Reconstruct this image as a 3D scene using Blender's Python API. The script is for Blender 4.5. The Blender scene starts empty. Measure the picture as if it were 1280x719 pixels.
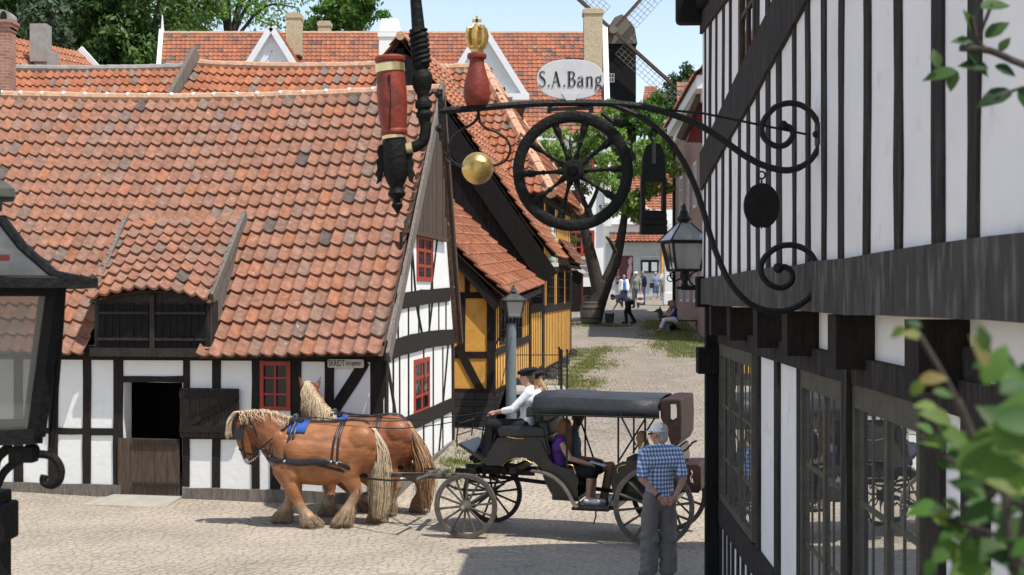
import bpy, math, random
import numpy as np
from mathutils import Vector as V, Matrix
R=math.radians
SC=bpy.context.scene; COL=SC.collection
F=1700.0; H=3.2; HOR=371.0
def P(px,py,Y): return V(((px-640)/F*Y, Y, H-(py-HOR)/F*Y))
def gz(x,y):
    z=0.0
    if y>20: z=0.0634*(y-20)
    if 18<y<22: z=0.0634*(y-18)**2/8*1.0 if y<22 else z
    if y>=22: z=0.0634*(y-20)
    if y>54: z=2.155+(y-54)*.045
    if y>66: z=2.695+(y-66)*.023
    if y>80: z=3.017
    return z
# ------------------------------------------------------------------ materials
def newmat(name):
    m=bpy.data.materials.new(name); m.use_nodes=True
    nt=m.node_tree; b=nt.nodes['Principled BSDF']
    return m,nt,b
def mk(name,col,rough=.7,var=.25,scale=6,bump=.0,bscale=30,metal=0,stretch=None,attr=False,dirt=None,spec=.3,detail=6,ior=None,coat=0):
    m,nt,b=newmat(name); N=nt.nodes; L=nt.links
    b.inputs['Roughness'].default_value=rough; b.inputs['Metallic'].default_value=metal
    b.inputs['Specular IOR Level'].default_value=spec
    if ior: b.inputs['IOR'].default_value=ior
    if coat: b.inputs['Coat Weight'].default_value=coat
    tc=N.new('ShaderNodeTexCoord'); mp=N.new('ShaderNodeMapping'); L.new(tc.outputs['Object'],mp.inputs['Vector'])
    if stretch: mp.inputs['Scale'].default_value=stretch
    n=N.new('ShaderNodeTexNoise'); n.inputs['Scale'].default_value=scale; n.inputs['Detail'].default_value=detail; n.inputs['Roughness'].default_value=.62
    L.new(mp.outputs[0],n.inputs['Vector'])
    r=N.new('ShaderNodeMapRange'); r.inputs['From Min'].default_value=.3; r.inputs['From Max'].default_value=.7
    r.inputs['To Min'].default_value=1-var; r.inputs['To Max'].default_value=1+var
    L.new(n.outputs['Fac'],r.inputs['Value'])
    mx=N.new('ShaderNodeVectorMath'); mx.operation='MULTIPLY'
    if attr:
        a=N.new('ShaderNodeAttribute'); a.attribute_name='tint'; L.new(a.outputs['Color'],mx.inputs[0])
    else: mx.inputs[0].default_value=col[:3]
    L.new(r.outputs[0],mx.inputs[1])
    out=mx.outputs[0]
    if dirt:   # dirt=(colour, scale, lo, hi): stains of their own shape
        n2=N.new('ShaderNodeTexNoise'); n2.inputs['Scale'].default_value=dirt[1]; n2.inputs['Detail'].default_value=8
        L.new(mp.outputs[0],n2.inputs['Vector'])
        r2=N.new('ShaderNodeMapRange'); r2.inputs['From Min'].default_value=dirt[2]; r2.inputs['From Max'].default_value=dirt[3]
        L.new(n2.outputs['Fac'],r2.inputs['Value'])
        mm=N.new('ShaderNodeMix'); mm.data_type='RGBA'; L.new(r2.outputs[0],mm.inputs[0]); L.new(out,mm.inputs[6]); mm.inputs[7].default_value=(*dirt[0],1)
        out=mm.outputs[2]
    L.new(out,b.inputs['Base Color'])
    if bump:
        n3=N.new('ShaderNodeTexNoise'); n3.inputs['Scale'].default_value=bscale; n3.inputs['Detail'].default_value=5
        L.new(mp.outputs[0],n3.inputs['Vector'])
        bp=N.new('ShaderNodeBump'); bp.inputs['Strength'].default_value=bump; bp.inputs['Distance'].default_value=.02
        L.new(n3.outputs['Fac'],bp.inputs['Height']); L.new(bp.outputs[0],b.inputs['Normal'])
    return m
MT={}
MT['plaster']=mk('white_plaster',(.80,.79,.75),.9,.05,1.5,.25,14,dirt=((.55,.52,.46),2.2,.62,.85))
MT['plasterH']=mk('lime_plaster',(.86,.825,.80),.9,.07,1.2,.9,5,dirt=((.55,.51,.47),4.5,.64,.85))
MT['timber']=mk('dark_timber',(.018,.013,.010),.85,.5,9,.6,40,stretch=(3,3,.6))
MT['timberH']=mk('weathered_black_timber',(.032,.027,.024),.9,.5,7,.8,45,stretch=(3,3,.5),dirt=((.095,.085,.076),6,.54,.8))
MT['beamH']=mk('bleached_beam',(.062,.056,.050),.9,.45,4,.9,30,stretch=(2,2,.5),dirt=((.19,.18,.165),7,.52,.78))
MT['greywood']=mk('grey_wood',(.17,.145,.12),.9,.4,8,.6,40,stretch=(3,3,.5))
MT['brownwood']=mk('brown_plank',(.085,.058,.040),.8,.4,8,.6,40,stretch=(4,4,.4))
MT['blackwood']=mk('tarred_boards',(.012,.011,.011),.85,.4,8,.4,30,stretch=(4,4,.5),spec=.15)
MT['doordark']=mk('dark_plank',(.030,.022,.018),.75,.5,9,.6,40,stretch=(3,3,.6))
MT['yellow']=mk('ochre_plaster',(.70,.36,.075),.9,.10,2.5,.4,14,dirt=((.45,.24,.07),4,.58,.8))
MT['redpaint']=mk('red_paint',(.33,.045,.025),.55,.15,8,.1,30)
MT['tile']=mk('clay_tile',(1,1,1),.85,.34,9,.3,60,attr=True,dirt=((.40,.35,.29),13,.64,.76))
MT['ridge']=mk('ridge_tile',(.50,.30,.19),.85,.25,9,.3,40,dirt=((.5,.46,.4),6,.62,.75))
MT['iron']=mk('black_iron',(.008,.008,.008),.55,.35,12,.5,60,spec=.3,dirt=((.035,.022,.016),14,.60,.78))
MT['ironb']=mk('dull_black_wood',(.007,.0065,.006),.65,.35,10,.5,35,spec=.22,dirt=((.020,.017,.015),9,.62,.8))
MT['pipered']=mk('red_pipe_paint',(.22,.036,.020),.55,.25,7,.35,25,dirt=((.10,.028,.02),8,.56,.72),spec=.35)
MT['gold']=mk('gilding',(.72,.48,.16),.33,.2,18,.25,40,metal=.85,stretch=(1,1,3))
MT['brass']=mk('pale_gilding',(.74,.58,.30),.3,.12,12,.1,30,metal=.8)
MT['signwhite']=mk('sign_enamel',(.62,.62,.62),.55,.08,7,.05,20,dirt=((.48,.47,.45),5,.62,.82))
MT['ink']=mk('black_lettering',(.012,.011,.011),.6,.1,5)
MT['cream']=mk('cream_sign',(.62,.56,.46),.6,.1,6)
MT['zinc']=mk('zinc_sheet',(.065,.068,.068),.7,.45,6,.25,15,dirt=((.085,.09,.05),7,.52,.68),spec=.15)
MT['bluepost']=mk('blue_grey_paint',(.125,.155,.17),.6,.15,6)
MT['stone']=mk('stone_slab',(.36,.33,.28),.9,.15,6,.4,30)
MT['darkstone']=mk('tarred_stone',(.022,.021,.021),.8,.5,5,1.0,7)
MT['greystone']=mk('grey_blocks',(.20,.19,.18),.9,.3,5,.5,15)
MT['conc']=mk('grey_render',(.30,.28,.25),.9,.2,4,.4,20)
MT['yellowbrick']=mk('yellow_brick',(.46,.38,.25),.9,.25,9,.4,30)
MT['greyboard']=mk('pale_grey_boards',(.42,.44,.45),.8,.08,4,.1,20)
MT['whitepaint']=mk('white_paint',(.72,.72,.71),.7,.06,4)
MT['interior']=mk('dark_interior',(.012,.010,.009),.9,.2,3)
MT['kioskred']=mk('oxblood_paint',(.14,.022,.018),.7,.2,6)
MT['poster']=mk('plum_poster',(.075,.025,.032),.6,.3,3)
MT['paper']=mk('paper',(.75,.75,.73),.7,.05,3)
MT['leather']=mk('black_leather',(.012,.012,.013),.38,.3,10,.3,25,spec=.5)
MT['hood']=mk('worn_black_hood',(.030,.032,.036),.50,.3,4,.5,12,spec=.45)
MT['brownleather']=mk('brown_leather',(.036,.017,.013),.55,.4,6,.4,15)
MT['carpaint']=mk('black_coachwork',(.012,.012,.012),.24,.3,6,.0,spec=.5)
MT['wheelgrey']=mk('dusty_wheel',(.10,.085,.07),.7,.4,7,.3,30)
MT['wheelblack']=mk('black_wheel',(.022,.018,.017),.6,.3,7,.2,30)
MT['steel']=mk('steel',(.4,.4,.42),.35,.2,10,metal=.9)
def attrmat(name,rough=.6,var=.15,scale=14,bump=.1,bscale=60,stretch=None,spec=.3):
    return mk(name,(1,1,1),rough,var,scale,bump,bscale,attr=True,stretch=stretch,spec=spec)
MT['tint']=attrmat('tinted_body',.55)
MT['coat']=attrmat('horse_coat',.44,.22,5,.35,14,stretch=(1,1,2),spec=.4)
MT['hair']=attrmat('hair_strands',.6,.35,22,.5,60,stretch=(4,4,.5))
MT['cloth']=attrmat('plain_cloth',.85,.10,10,.7,11)
MT['mortar']=None
def brickmat(name,c1,c2,mortar,scale,rot=None,axis='xz'):
    m,nt,b=newmat(name); N=nt.nodes; L=nt.links
    tc=N.new('ShaderNodeTexCoord'); sep=N.new('ShaderNodeSeparateXYZ'); L.new(tc.outputs['Object'],sep.inputs[0])
    add=N.new('ShaderNodeMath'); add.operation='ADD'; L.new(sep.outputs['X'],add.inputs[0]); L.new(sep.outputs['Y'],add.inputs[1])
    cb=N.new('ShaderNodeCombineXYZ'); L.new(add.outputs[0],cb.inputs['X']); L.new(sep.outputs['Z'],cb.inputs['Y'])
    br=N.new('ShaderNodeTexBrick'); br.inputs['Scale'].default_value=scale
    br.inputs['Color1'].default_value=(*c1,1); br.inputs['Color2'].default_value=(*c2,1); br.inputs['Mortar'].default_value=(*mortar,1)
    br.inputs['Mortar Size'].default_value=.015; br.inputs['Brick Width'].default_value=.5; br.inputs['Row Height'].default_value=.16
    L.new(cb.outputs[0],br.inputs['Vector'])
    n=N.new('ShaderNodeTexNoise'); n.inputs['Scale'].default_value=3; n.inputs['Detail'].default_value=6; L.new(tc.outputs['Object'],n.inputs['Vector'])
    mr=N.new('ShaderNodeMapRange'); mr.inputs['To Min'].default_value=.6; mr.inputs['To Max'].default_value=1.4; L.new(n.outputs['Fac'],mr.inputs['Value'])
    mx=N.new('ShaderNodeVectorMath'); mx.operation='MULTIPLY'; L.new(br.outputs['Color'],mx.inputs[0]); L.new(mr.outputs[0],mx.inputs[1])
    L.new(mx.outputs[0],b.inputs['Base Color']); b.inputs['Roughness'].default_value=.9
    bp=N.new('ShaderNodeBump'); bp.inputs['Strength'].default_value=.5; bp.inputs['Distance'].default_value=.01; bp.invert=True
    L.new(br.outputs['Fac'],bp.inputs['Height']); L.new(bp.outputs[0],b.inputs['Normal'])
    return m
MT['brick']=brickmat('red_brick',(.30,.11,.065),(.36,.19,.12),(.34,.30,.26),2.0)
MT['brickpink']=brickmat('pink_brick',(.34,.20,.15),(.30,.16,.115),(.36,.32,.28),2.0)
MT['blocks']=brickmat('grey_stone_blocks',(.16,.15,.145),(.20,.19,.18),(.40,.39,.37),.42)
MT['plinth']=brickmat('tarred_fieldstone',(.020,.019,.019),(.030,.028,.027),(.008,.008,.008),1.1)
def glassmat(name,base=(.012,.013,.014),ior=1.5,wav=.06,rough=.03,wscale=3):
    m,nt,b=newmat(name); N=nt.nodes; L=nt.links
    b.inputs['Base Color'].default_value=(*base,1); b.inputs['Roughness'].default_value=rough; b.inputs['IOR'].default_value=ior
    b.inputs['Specular IOR Level'].default_value=.5
    tc=N.new('ShaderNodeTexCoord'); n=N.new('ShaderNodeTexNoise'); n.inputs['Scale'].default_value=wscale; n.inputs['Detail'].default_value=2
    L.new(tc.outputs['Object'],n.inputs['Vector']); bp=N.new('ShaderNodeBump'); bp.inputs['Strength'].default_value=wav; bp.inputs['Distance'].default_value=.1
    L.new(n.outputs['Fac'],bp.inputs['Height']); L.new(bp.outputs[0],b.inputs['Normal'])
    return m
MT['pane']=glassmat('window_glass')
MT['paneH']=glassmat('mirror_like_old_glass',(.62,.63,.62),2.0,.02,.012,2)
MT['paneH'].node_tree.nodes['Principled BSDF'].inputs['Metallic'].default_value=.9
def lampglass(nm='lamp_glass',df=.38):
    m,nt,b=newmat(nm); N=nt.nodes; L=nt.links
    N.remove(b); out=[n for n in N if n.type=='OUTPUT_MATERIAL'][0]
    t=N.new('ShaderNodeBsdfTransparent'); t.inputs[0].default_value=(.80,.80,.78,1)
    g=N.new('ShaderNodeBsdfGlossy'); g.inputs['Roughness'].default_value=.06
    d=N.new('ShaderNodeBsdfDiffuse'); d.inputs[0].default_value=(.6,.6,.57,1)
    fr=N.new('ShaderNodeFresnel'); fr.inputs[0].default_value=1.5
    m1=N.new('ShaderNodeMixShader'); m1.inputs[0].default_value=df; L.new(t.outputs[0],m1.inputs[1]); L.new(d.outputs[0],m1.inputs[2])
    m2=N.new('ShaderNodeMixShader'); L.new(fr.outputs[0],m2.inputs[0]); L.new(m1.outputs[0],m2.inputs[1]); L.new(g.outputs[0],m2.inputs[2])
    L.new(m2.outputs[0],out.inputs[0]); return m
MT['lampglass']=lampglass(); MT['clearglass']=lampglass('clear_lamp_glass',.10)
# ------------------------------------------------------------------ mesh builder
class MB:
    def __init__(s,mat='timber',col=None): s.v=[]; s.f=[]; s.m=[]; s.c=[]; s.mats=[mat]; s.cur=0; s.col=col or (1,1,1)
    def use(s,mat):
        if mat not in s.mats: s.mats.append(mat)
        s.cur=s.mats.index(mat); return s
    def add(s,vs,fs,col=None):
        o=len(s.v); s.v.extend([tuple(p) for p in vs]); c=col or s.col
        for f in fs: s.f.append(tuple(i+o for i in f)); s.m.append(s.cur); s.c.append(c)
    def hexa(s,p,col=None):   # 8 pts: bottom 4 ccw, top 4
        s.add(p,[(3,2,1,0),(4,5,6,7),(0,1,5,4),(1,2,6,5),(2,3,7,6),(3,0,4,7)],col)
    def box(s,c,size,ex=(1,0,0),ey=(0,1,0),ez=(0,0,1),col=None):
        c=V(c); ex=V(ex).normalized()*size[0]/2; ey=V(ey).normalized()*size[1]/2; ez=V(ez).normalized()*size[2]/2
        s.hexa([c-ex-ey-ez,c+ex-ey-ez,c+ex+ey-ez,c-ex+ey-ez,c-ex-ey+ez,c+ex-ey+ez,c+ex+ey+ez,c-ex+ey+ez],col)
    def bar(s,a,b,w,h,up=(0,0,1),col=None):
        a=V(a); b=V(b); d=(b-a); 
        if d.length<1e-6: return
        d.normalize(); u=V(up); x=d.cross(u)
        if x.length<1e-4: x=d.cross(V((1,0,0)))
        x.normalize(); u=x.cross(d).normalized(); x=x*w/2; u=u*h/2
        s.hexa([a-x-u,a+x-u,b+x-u,b-x-u,a-x+u,a+x+u,b+x+u,b-x+u],col)
    def tube(s,pts,r,seg=8,cap=True,col=None,flat=None):
        pts=[V(p) for p in pts]; n=len(pts); rr=r if isinstance(r,(list,tuple)) else [r]*n
        vs=[]; fs=[]; prev=None
        for i,p in enumerate(pts):
            t=(pts[min(i+1,n-1)]-pts[max(i-1,0)]).normalized()
            if prev is None:
                a=t.cross(V((0,0,1)))
                if a.length<.05: a=t.cross(V((0,1,0)))
                a.normalize()
            else:
                a=prev-t*prev.dot(t)
                if a.length<1e-4: a=t.cross(V((0,0,1)))
                a.normalize()
            prev=a; b=t.cross(a)
            for k in range(seg):
                g=2*math.pi*k/seg; q=(a*math.cos(g)+b*math.sin(g))*rr[i]
                if flat: ax=V(flat[0]).normalized(); q=q-ax*q.dot(ax)*(1-flat[1])
                vs.append(p+q)
        for i in range(n-1):
            for k in range(seg):
                k2=(k+1)%seg; fs.append((i*seg+k,i*seg+k2,(i+1)*seg+k2,(i+1)*seg+k))
        if cap: fs.append(tuple(range(seg-1,-1,-1))); fs.append(tuple((n-1)*seg+k for k in range(seg)))
        s.add(vs,fs,col)
    def lathe(s,prof,o,axis=(0,0,1),seg=24,col=None,ridge=0,nr=0,twist=0):
        o=V(o); ax=V(axis).normalized(); a=ax.cross(V((0,1,0)))
        if a.length<.1: a=ax.cross(V((1,0,0)))
        a.normalize(); b=ax.cross(a); vs=[]; fs=[]; n=len(prof)
        for j,(r,z) in enumerate(prof):
            for k in range(seg):
                g=2*math.pi*k/seg; rr=r*(1+ridge*math.cos(nr*g+twist*z)) if ridge else r
                vs.append(o+ax*z+(a*math.cos(g)+b*math.sin(g))*rr)
        for j in range(n-1):
            for k in range(seg):
                k2=(k+1)%seg; fs.append((j*seg+k,j*seg+k2,(j+1)*seg+k2,(j+1)*seg+k))
        fs.append(tuple(range(seg-1,-1,-1))); fs.append(tuple((n-1)*seg+k for k in range(seg)))
        s.add(vs,fs,col)
    def prism(s,poly,off,col=None):  # poly 3d pts, extruded by off
        poly=[V(p) for p in poly]; off=V(off); n=len(poly)
        s.add(poly+[p+off for p in poly],[tuple(range(n-1,-1,-1)),tuple(range(n,2*n))]+[(i,(i+1)%n,n+(i+1)%n,n+i) for i in range(n)],col)
    def sphere(s,c,r,seg=16,rings=10,col=None):
        c=V(c); r=r if isinstance(r,(tuple,list)) else (r,r,r)
        vs=[c+V((0,0,r[2]))]; fs=[]
        for j in range(1,rings):
            t=math.pi*j/rings
            for k in range(seg):
                g=2*math.pi*k/seg; vs.append(c+V((r[0]*math.sin(t)*math.cos(g),r[1]*math.sin(t)*math.sin(g),r[2]*math.cos(t))))
        vs.append(c-V((0,0,r[2]))); l=len(vs)-1
        for k in range(seg):
            k2=(k+1)%seg; fs.append((0,1+k,1+k2)); fs.append((l,l-seg+k2,l-seg+k))
            for j in range(rings-2): fs.append((1+j*seg+k,1+(j+1)*seg+k,1+(j+1)*seg+k2,1+j*seg+k2))
        s.add(vs,fs,col)
    def build(s,name,parent=None,loc=None,smooth=False,bevel=0):
        me=bpy.data.meshes.new(name)
        if parent is not None: o0=V(parent['_o'])
        else: o0=V(loc) if loc is not None else V((0,0,0))
        me.from_pydata([(p[0]-o0[0],p[1]-o0[1],p[2]-o0[2]) for p in s.v],[],s.f)
        for m in s.mats: me.materials.append(MT[m])
        me.polygons.foreach_set('material_index',s.m)
        at=me.attributes.new('tint','FLOAT_COLOR','FACE')
        at.data.foreach_set('color',np.array([(*c[:3],1) for c in s.c],dtype=np.float32).ravel())
        me.update()
        return link(name,me,parent,o0,smooth,bevel)
def link(name,me,parent,o0,smooth=False,bevel=0):
    o=bpy.data.objects.new(name,me); COL.objects.link(o)
    if smooth:
        me.polygons.foreach_set('use_smooth',[True]*len(me.polygons))
        if smooth!='all':
            try: me.set_sharp_from_angle(angle=R(40))
            except Exception: pass
    if parent is not None: o.parent=parent; o['_o']=tuple(parent['_o'])
    else: o.location=o0; o['_o']=tuple(o0)
    if bevel:
        b=o.modifiers.new('edge','BEVEL'); b.width=bevel; b.segments=2; b.limit_method='ANGLE'
    return o
def tag(o,label=None,cat=None,group=None,kind=None):
    if label: o['label']=label
    if cat: o['category']=cat
    if group: o['group']=group
    if kind: o['kind']=kind
    return o
def thing(name,label,cat,loc,group=None):
    o=bpy.data.objects.new(name,None); COL.objects.link(o); o.location=loc; o['_o']=tuple(loc); o.empty_display_size=.2
    return tag(o,label,cat,group)
def copy_tree(o,parent=None):
    c=o.copy(); COL.objects.link(c)
    if parent: c.parent=parent
    for ch in list(o.children): copy_tree(ch,c)
    return c
class Plane:
    def __init__(s,O,e,side=1):
        s.O=V((O[0],O[1],0)); s.e=V((e[0],e[1],0)).normalized(); s.n=V((s.e.y,-s.e.x,0))*side
    def pt(s,a,z,d=0): return s.O+s.e*a+s.n*d+V((0,0,z))
    def at(s,px,py,d=0):   # pixel -> (s,z) on the plane
        O=s.O+s.n*d; k=(px-640)/F
        # O.x+e.x a = k (O.y+e.y a)
        a=(k*O.y-O.x)/(s.e.x-k*s.e.y); Y=O.y+s.e.y*a
        return a,H-(py-HOR)/F*Y
    def sx(s,px,d=0): return s.at(px,HOR,d)[0]
def timber(M,pl,a,b,w,d=.022,base=0,jit=.008,n=4,rng=random,bend=0):
    """beam lying in a wall plane, a,b=(s,z); proud of the wall by d"""
    ax,az=a; bx,bz=b; L=math.hypot(bx-ax,bz-az); ux,uz=(bx-ax)/L,(bz-az)/L; nx,nz=-uz,ux
    n=max(1,min(n,int(L/.4)+1)); rows=[]
    for i in range(n+1):
        t=i/n; j1=rng.uniform(-jit,jit); j2=rng.uniform(-jit,jit)
        q_=bend*math.sin(math.pi*t*1.0+bend*90) ; cx=ax+(bx-ax)*t+nx*q_; cz=az+(bz-az)*t+nz*q_
        l=(cx+nx*(w/2+j1),cz+nz*(w/2+j1)); r=(cx-nx*(w/2+j2),cz-nz*(w/2+j2)); rows.append((l,r))
    vs=[]
    dd=base+d+rng.uniform(-.0025,.0025)
    for l,r in rows: vs+= [pl.pt(l[0],l[1],dd),pl.pt(r[0],r[1],dd),pl.pt(l[0],l[1],base-.03),pl.pt(r[0],r[1],base-.03)]
    fs=[]
    for i in range(n):
        o=i*4; q=o+4
        fs+=[(o,o+1,q+1,q),(o+2,o,q,q+2),(o+1,o+3,q+3,q+1),(o+2,q+2,q+3,o+3)]
    fs+=[(0,2,3,1),(n*4,n*4+1,n*4+3,n*4+2)]
    M.add(vs,fs)
def rect(M,pl,s0,s1,z0,z1,d0,d1,col=None):
    M.hexa([pl.pt(s0,z0,d0),pl.pt(s1,z0,d0),pl.pt(s1,z0,d1),pl.pt(s0,z0,d1),pl.pt(s0,z1,d0),pl.pt(s1,z1,d0),pl.pt(s1,z1,d1),pl.pt(s0,z1,d1)],col)
def window(pl,s0,s1,z0,z1,nc,nr,parent,fm='redpaint',pm='pane',fw=.05,bar=.025,d=.03,name='window',mull=0):
    M=MB(fm)
    rect(M,pl,s0,s0+fw,z0,z1,-.02,d); rect(M,pl,s1-fw,s1,z0,z1,-.02,d)
    rect(M,pl,s0+fw,s1-fw,z0,z0+fw,-.02,d); rect(M,pl,s0+fw,s1-fw,z1-fw,z1,-.02,d)
    for i in range(1,nc):
        c=s0+(s1-s0)*i/nc; w=bar*2.0 if (mull and i%mull==0) else bar
        rect(M,pl,c-w/2,c+w/2,z0+fw,z1-fw,-.02,d-.004)
    for j in range(1,nr):
        c=z0+(z1-z0)*j/nr; rect(M,pl,s0+fw,s1-fw,c-bar/2,c+bar/2,-.02,d-.008)
    o=M.build(name,parent)
    G=MB(pm); rect(G,pl,s0+fw*.5,s1-fw*.5,z0+fw*.5,z1-fw*.5,-.03,.006); G.build('pane',o)
    return o
# ------------------------------------------------------------------ tiled roofs
PAL_A=[((.262,.128,.083),6),((.278,.130,.079),5),((.250,.128,.087),5),((.228,.134,.097),3),((.295,.125,.068),1.1),((.185,.128,.10),.9),((.11,.083,.07),.3)]
PAL_N=[((.31,.112,.056),5),((.34,.128,.062),4),((.28,.108,.06),3),((.27,.155,.105),1.5),((.18,.125,.10),.7)]
PAL_C=[((.32,.115,.065),5),((.36,.135,.07),3),((.27,.11,.07),3),((.20,.115,.085),1.4),((.12,.09,.08),1.0)]
PAL_S=[((.35,.145,.078),5),((.375,.16,.088),4),((.325,.135,.075),3),((.28,.145,.10),1.0)]
def roof(name,parent,S,W,L,tw=.21,rh=.34,nu=8,pal=PAL_A,mask=None,seed=1,amp=.074,step=.056,deck=True,slope_cols=0,mat='tile'):
    rng=random.Random(seed); M=MB(mat); cols=[p[0] for p in pal]; wts=[p[1] for p in pal]
    ni=max(1,round(W/tw)); nj=max(1,round(L/rh)); tw=W/ni; rh=L/nj
    wav=[amp*(1.0*max(0,1-(k/nu)/.55)**1.6+.80*max(0,((k/nu)-.55)/.45)**1.8) for k in range(nu+1)]
    for j in range(nj):
        jo=rng.uniform(-.012,.012)
        for i in range(ni):
            ca=(i+.5)*tw; cb=(j+.5)*rh
            if mask and not mask(ca,cb): continue
            c=rng.choices(cols,wts)[0]; g=rng.uniform(.90,1.10); c=tuple(x*g for x in c)
            b0=j*rh+jo+rng.uniform(-.008,.008)-.02; b1=(j+1)*rh+.03; tl=rng.uniform(-.006,.006); rs=rng.uniform(0,.008)
            vs=[]
            for k in range(nu+1):
                a=(i+k/nu)*tw; h=wav[k]+tl*(k/nu-.5)
                p0,n0=S(a,max(b0,-.05)); p1,n1=S(a,min(b1,L))
                vs+= [p0+n0*(h+step+rs), p1+n1*(h+.004), p0+n0*(h*.85+step+rs-.040)]
            p0,n0=S(i*tw,max(b0,-.05)); p1,n1=S(i*tw,min(b1,L)); vs+= [p0+n0*(wav[0]+step+rs-.03), p1+n1*(wav[0]-.026)]
            e_=3*(nu+1); fs=[(0,1,e_+1,e_)]
            for k in range(nu):
                o=k*3; q=o+3; fs+=[(o,q,q+1,o+1),(o+2,q+2,q,o)]
            M.add(vs,fs,c)
    if deck:
        nd=12; vs=[]; fs=[]
        for i in range(nd+1):
            for j in range(nd+1):
                p,n=S(W*i/nd,L*j/nd); vs.append(p-n*.035)
        for i in range(nd):
            for j in range(nd):
                if mask and not mask(W*(i+.5)/nd,L*(j+.5)/nd): continue
                o=i*(nd+1)+j; fs.append((o,o+nd+1,o+nd+2,o+1))
        if fs: M.add(vs,fs,(.10,.06,.045))
    ob=M.build(name,parent); me=ob.data
    me.polygons.foreach_set('use_smooth',[True]*len(me.polygons))
    try: me.set_sharp_from_angle(angle=R(45))
    except Exception: pass
    return ob
def planeS(e0,e1,r0,r1,sag=0,flare=0):
    """bilinear roof surface from eave e0-e1 to ridge r0-r1; returns S,W,L"""
    e0,e1,r0,r1=map(V,(e0,e1,r0,r1)); W=(e1-e0).length; L=((r0+r1)/2-(e0+e1)/2).length
    nb=((e1-e0).cross(r0-e0)).normalized()
    if nb.z<0: nb=-nb
    def S(a,b):
        s=a/W; t=b/L; p=(e0*(1-s)+e1*s)*(1-t)+(r0*(1-s)+r1*s)*t
        if sag: p=p+V((0,0,-sag*math.sin(math.pi*min(max(s,0),1))*(.35+.65*t)+.02*math.sin(7*s+3*t)))
        if flare: p=p+nb*(flare*max(0,1-t/.35)**2)
        return p,nb
    return S,W,L
def ridgecaps(name,parent,a,b,r=.11,seglen=.38,sag=0,mat='ridge',seed=3,mortar=False):
    rng=random.Random(seed); a=V(a); b=V(b); n=max(1,int((b-a).length/seglen)); M=MB(mat)
    def q(t): return a*(1-t)+b*t+V((0,0,-sag*math.sin(math.pi*t)))
    for i in range(n):
        g=rng.uniform(.8,1.15); M.tube([q(i/n)+V((0,0,rng.uniform(-.01,.01))),q((i+1.06)/n)],[r*1.04,r*.93],8,col=(g,g,g))
        if mortar: M.use('plaster'); M.sphere(q(i/n)+V((rng.uniform(-.03,.03),-.05,r*.55)),(.05,.05,.05),8,6); M.use(mat)
    return M.build(name,parent,smooth=True)
# ------------------------------------------------------------------ camera, light, sky
cam=bpy.data.cameras.new('camera'); co=bpy.data.objects.new('camera',cam); COL.objects.link(co)
co.location=(0,0,H); co.rotation_euler=(R(90),0,0); cam.sensor_width=36; cam.lens=F/1280*36; cam.shift_y=(HOR-359.5)/1280
cam.clip_start=.1; cam.clip_end=3000; SC.camera=co
cam.dof.use_dof=True; cam.dof.focus_distance=17; cam.dof.aperture_fstop=7.5
az=math.atan2(.74,-.67); EL=R(63)
sd=V((math.sin(az)*math.cos(EL),math.cos(az)*math.cos(EL),math.sin(EL)))
sl=bpy.data.lights.new('sun','SUN'); sl.energy=3.6; sl.angle=R(.55); sl.color=(1,.955,.88)
so=bpy.data.objects.new('sun',sl); COL.objects.link(so); so.rotation_euler=(-sd).to_track_quat('-Z','Y').to_euler(); so.location=(20,-15,40)
w=bpy.data.worlds.new('World'); SC.world=w; w.use_nodes=True; wn=w.node_tree
sky=wn.nodes.new('ShaderNodeTexSky'); sky.sky_type='NISHITA'; sky.sun_disc=False; sky.sun_elevation=EL; sky.sun_rotation=az
sky.air_density=1.0; sky.dust_density=.4; sky.ozone_density=1.6
bg=wn.nodes['Background']; bg.inputs[1].default_value=.145; hs_=wn.nodes.new('ShaderNodeHueSaturation'); hs_.inputs['Saturation'].default_value=.72; wn.links.new(sky.outputs[0],hs_.inputs['Color']); wn.links.new(hs_.outputs[0],bg.inputs[0])
SC.view_settings.view_transform='Standard'; SC.view_settings.look='None'; SC.view_settings.exposure=0.55; SC.view_settings.gamma=1
SC.render.engine='CYCLES'; SC.cycles.max_bounces=8
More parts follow.
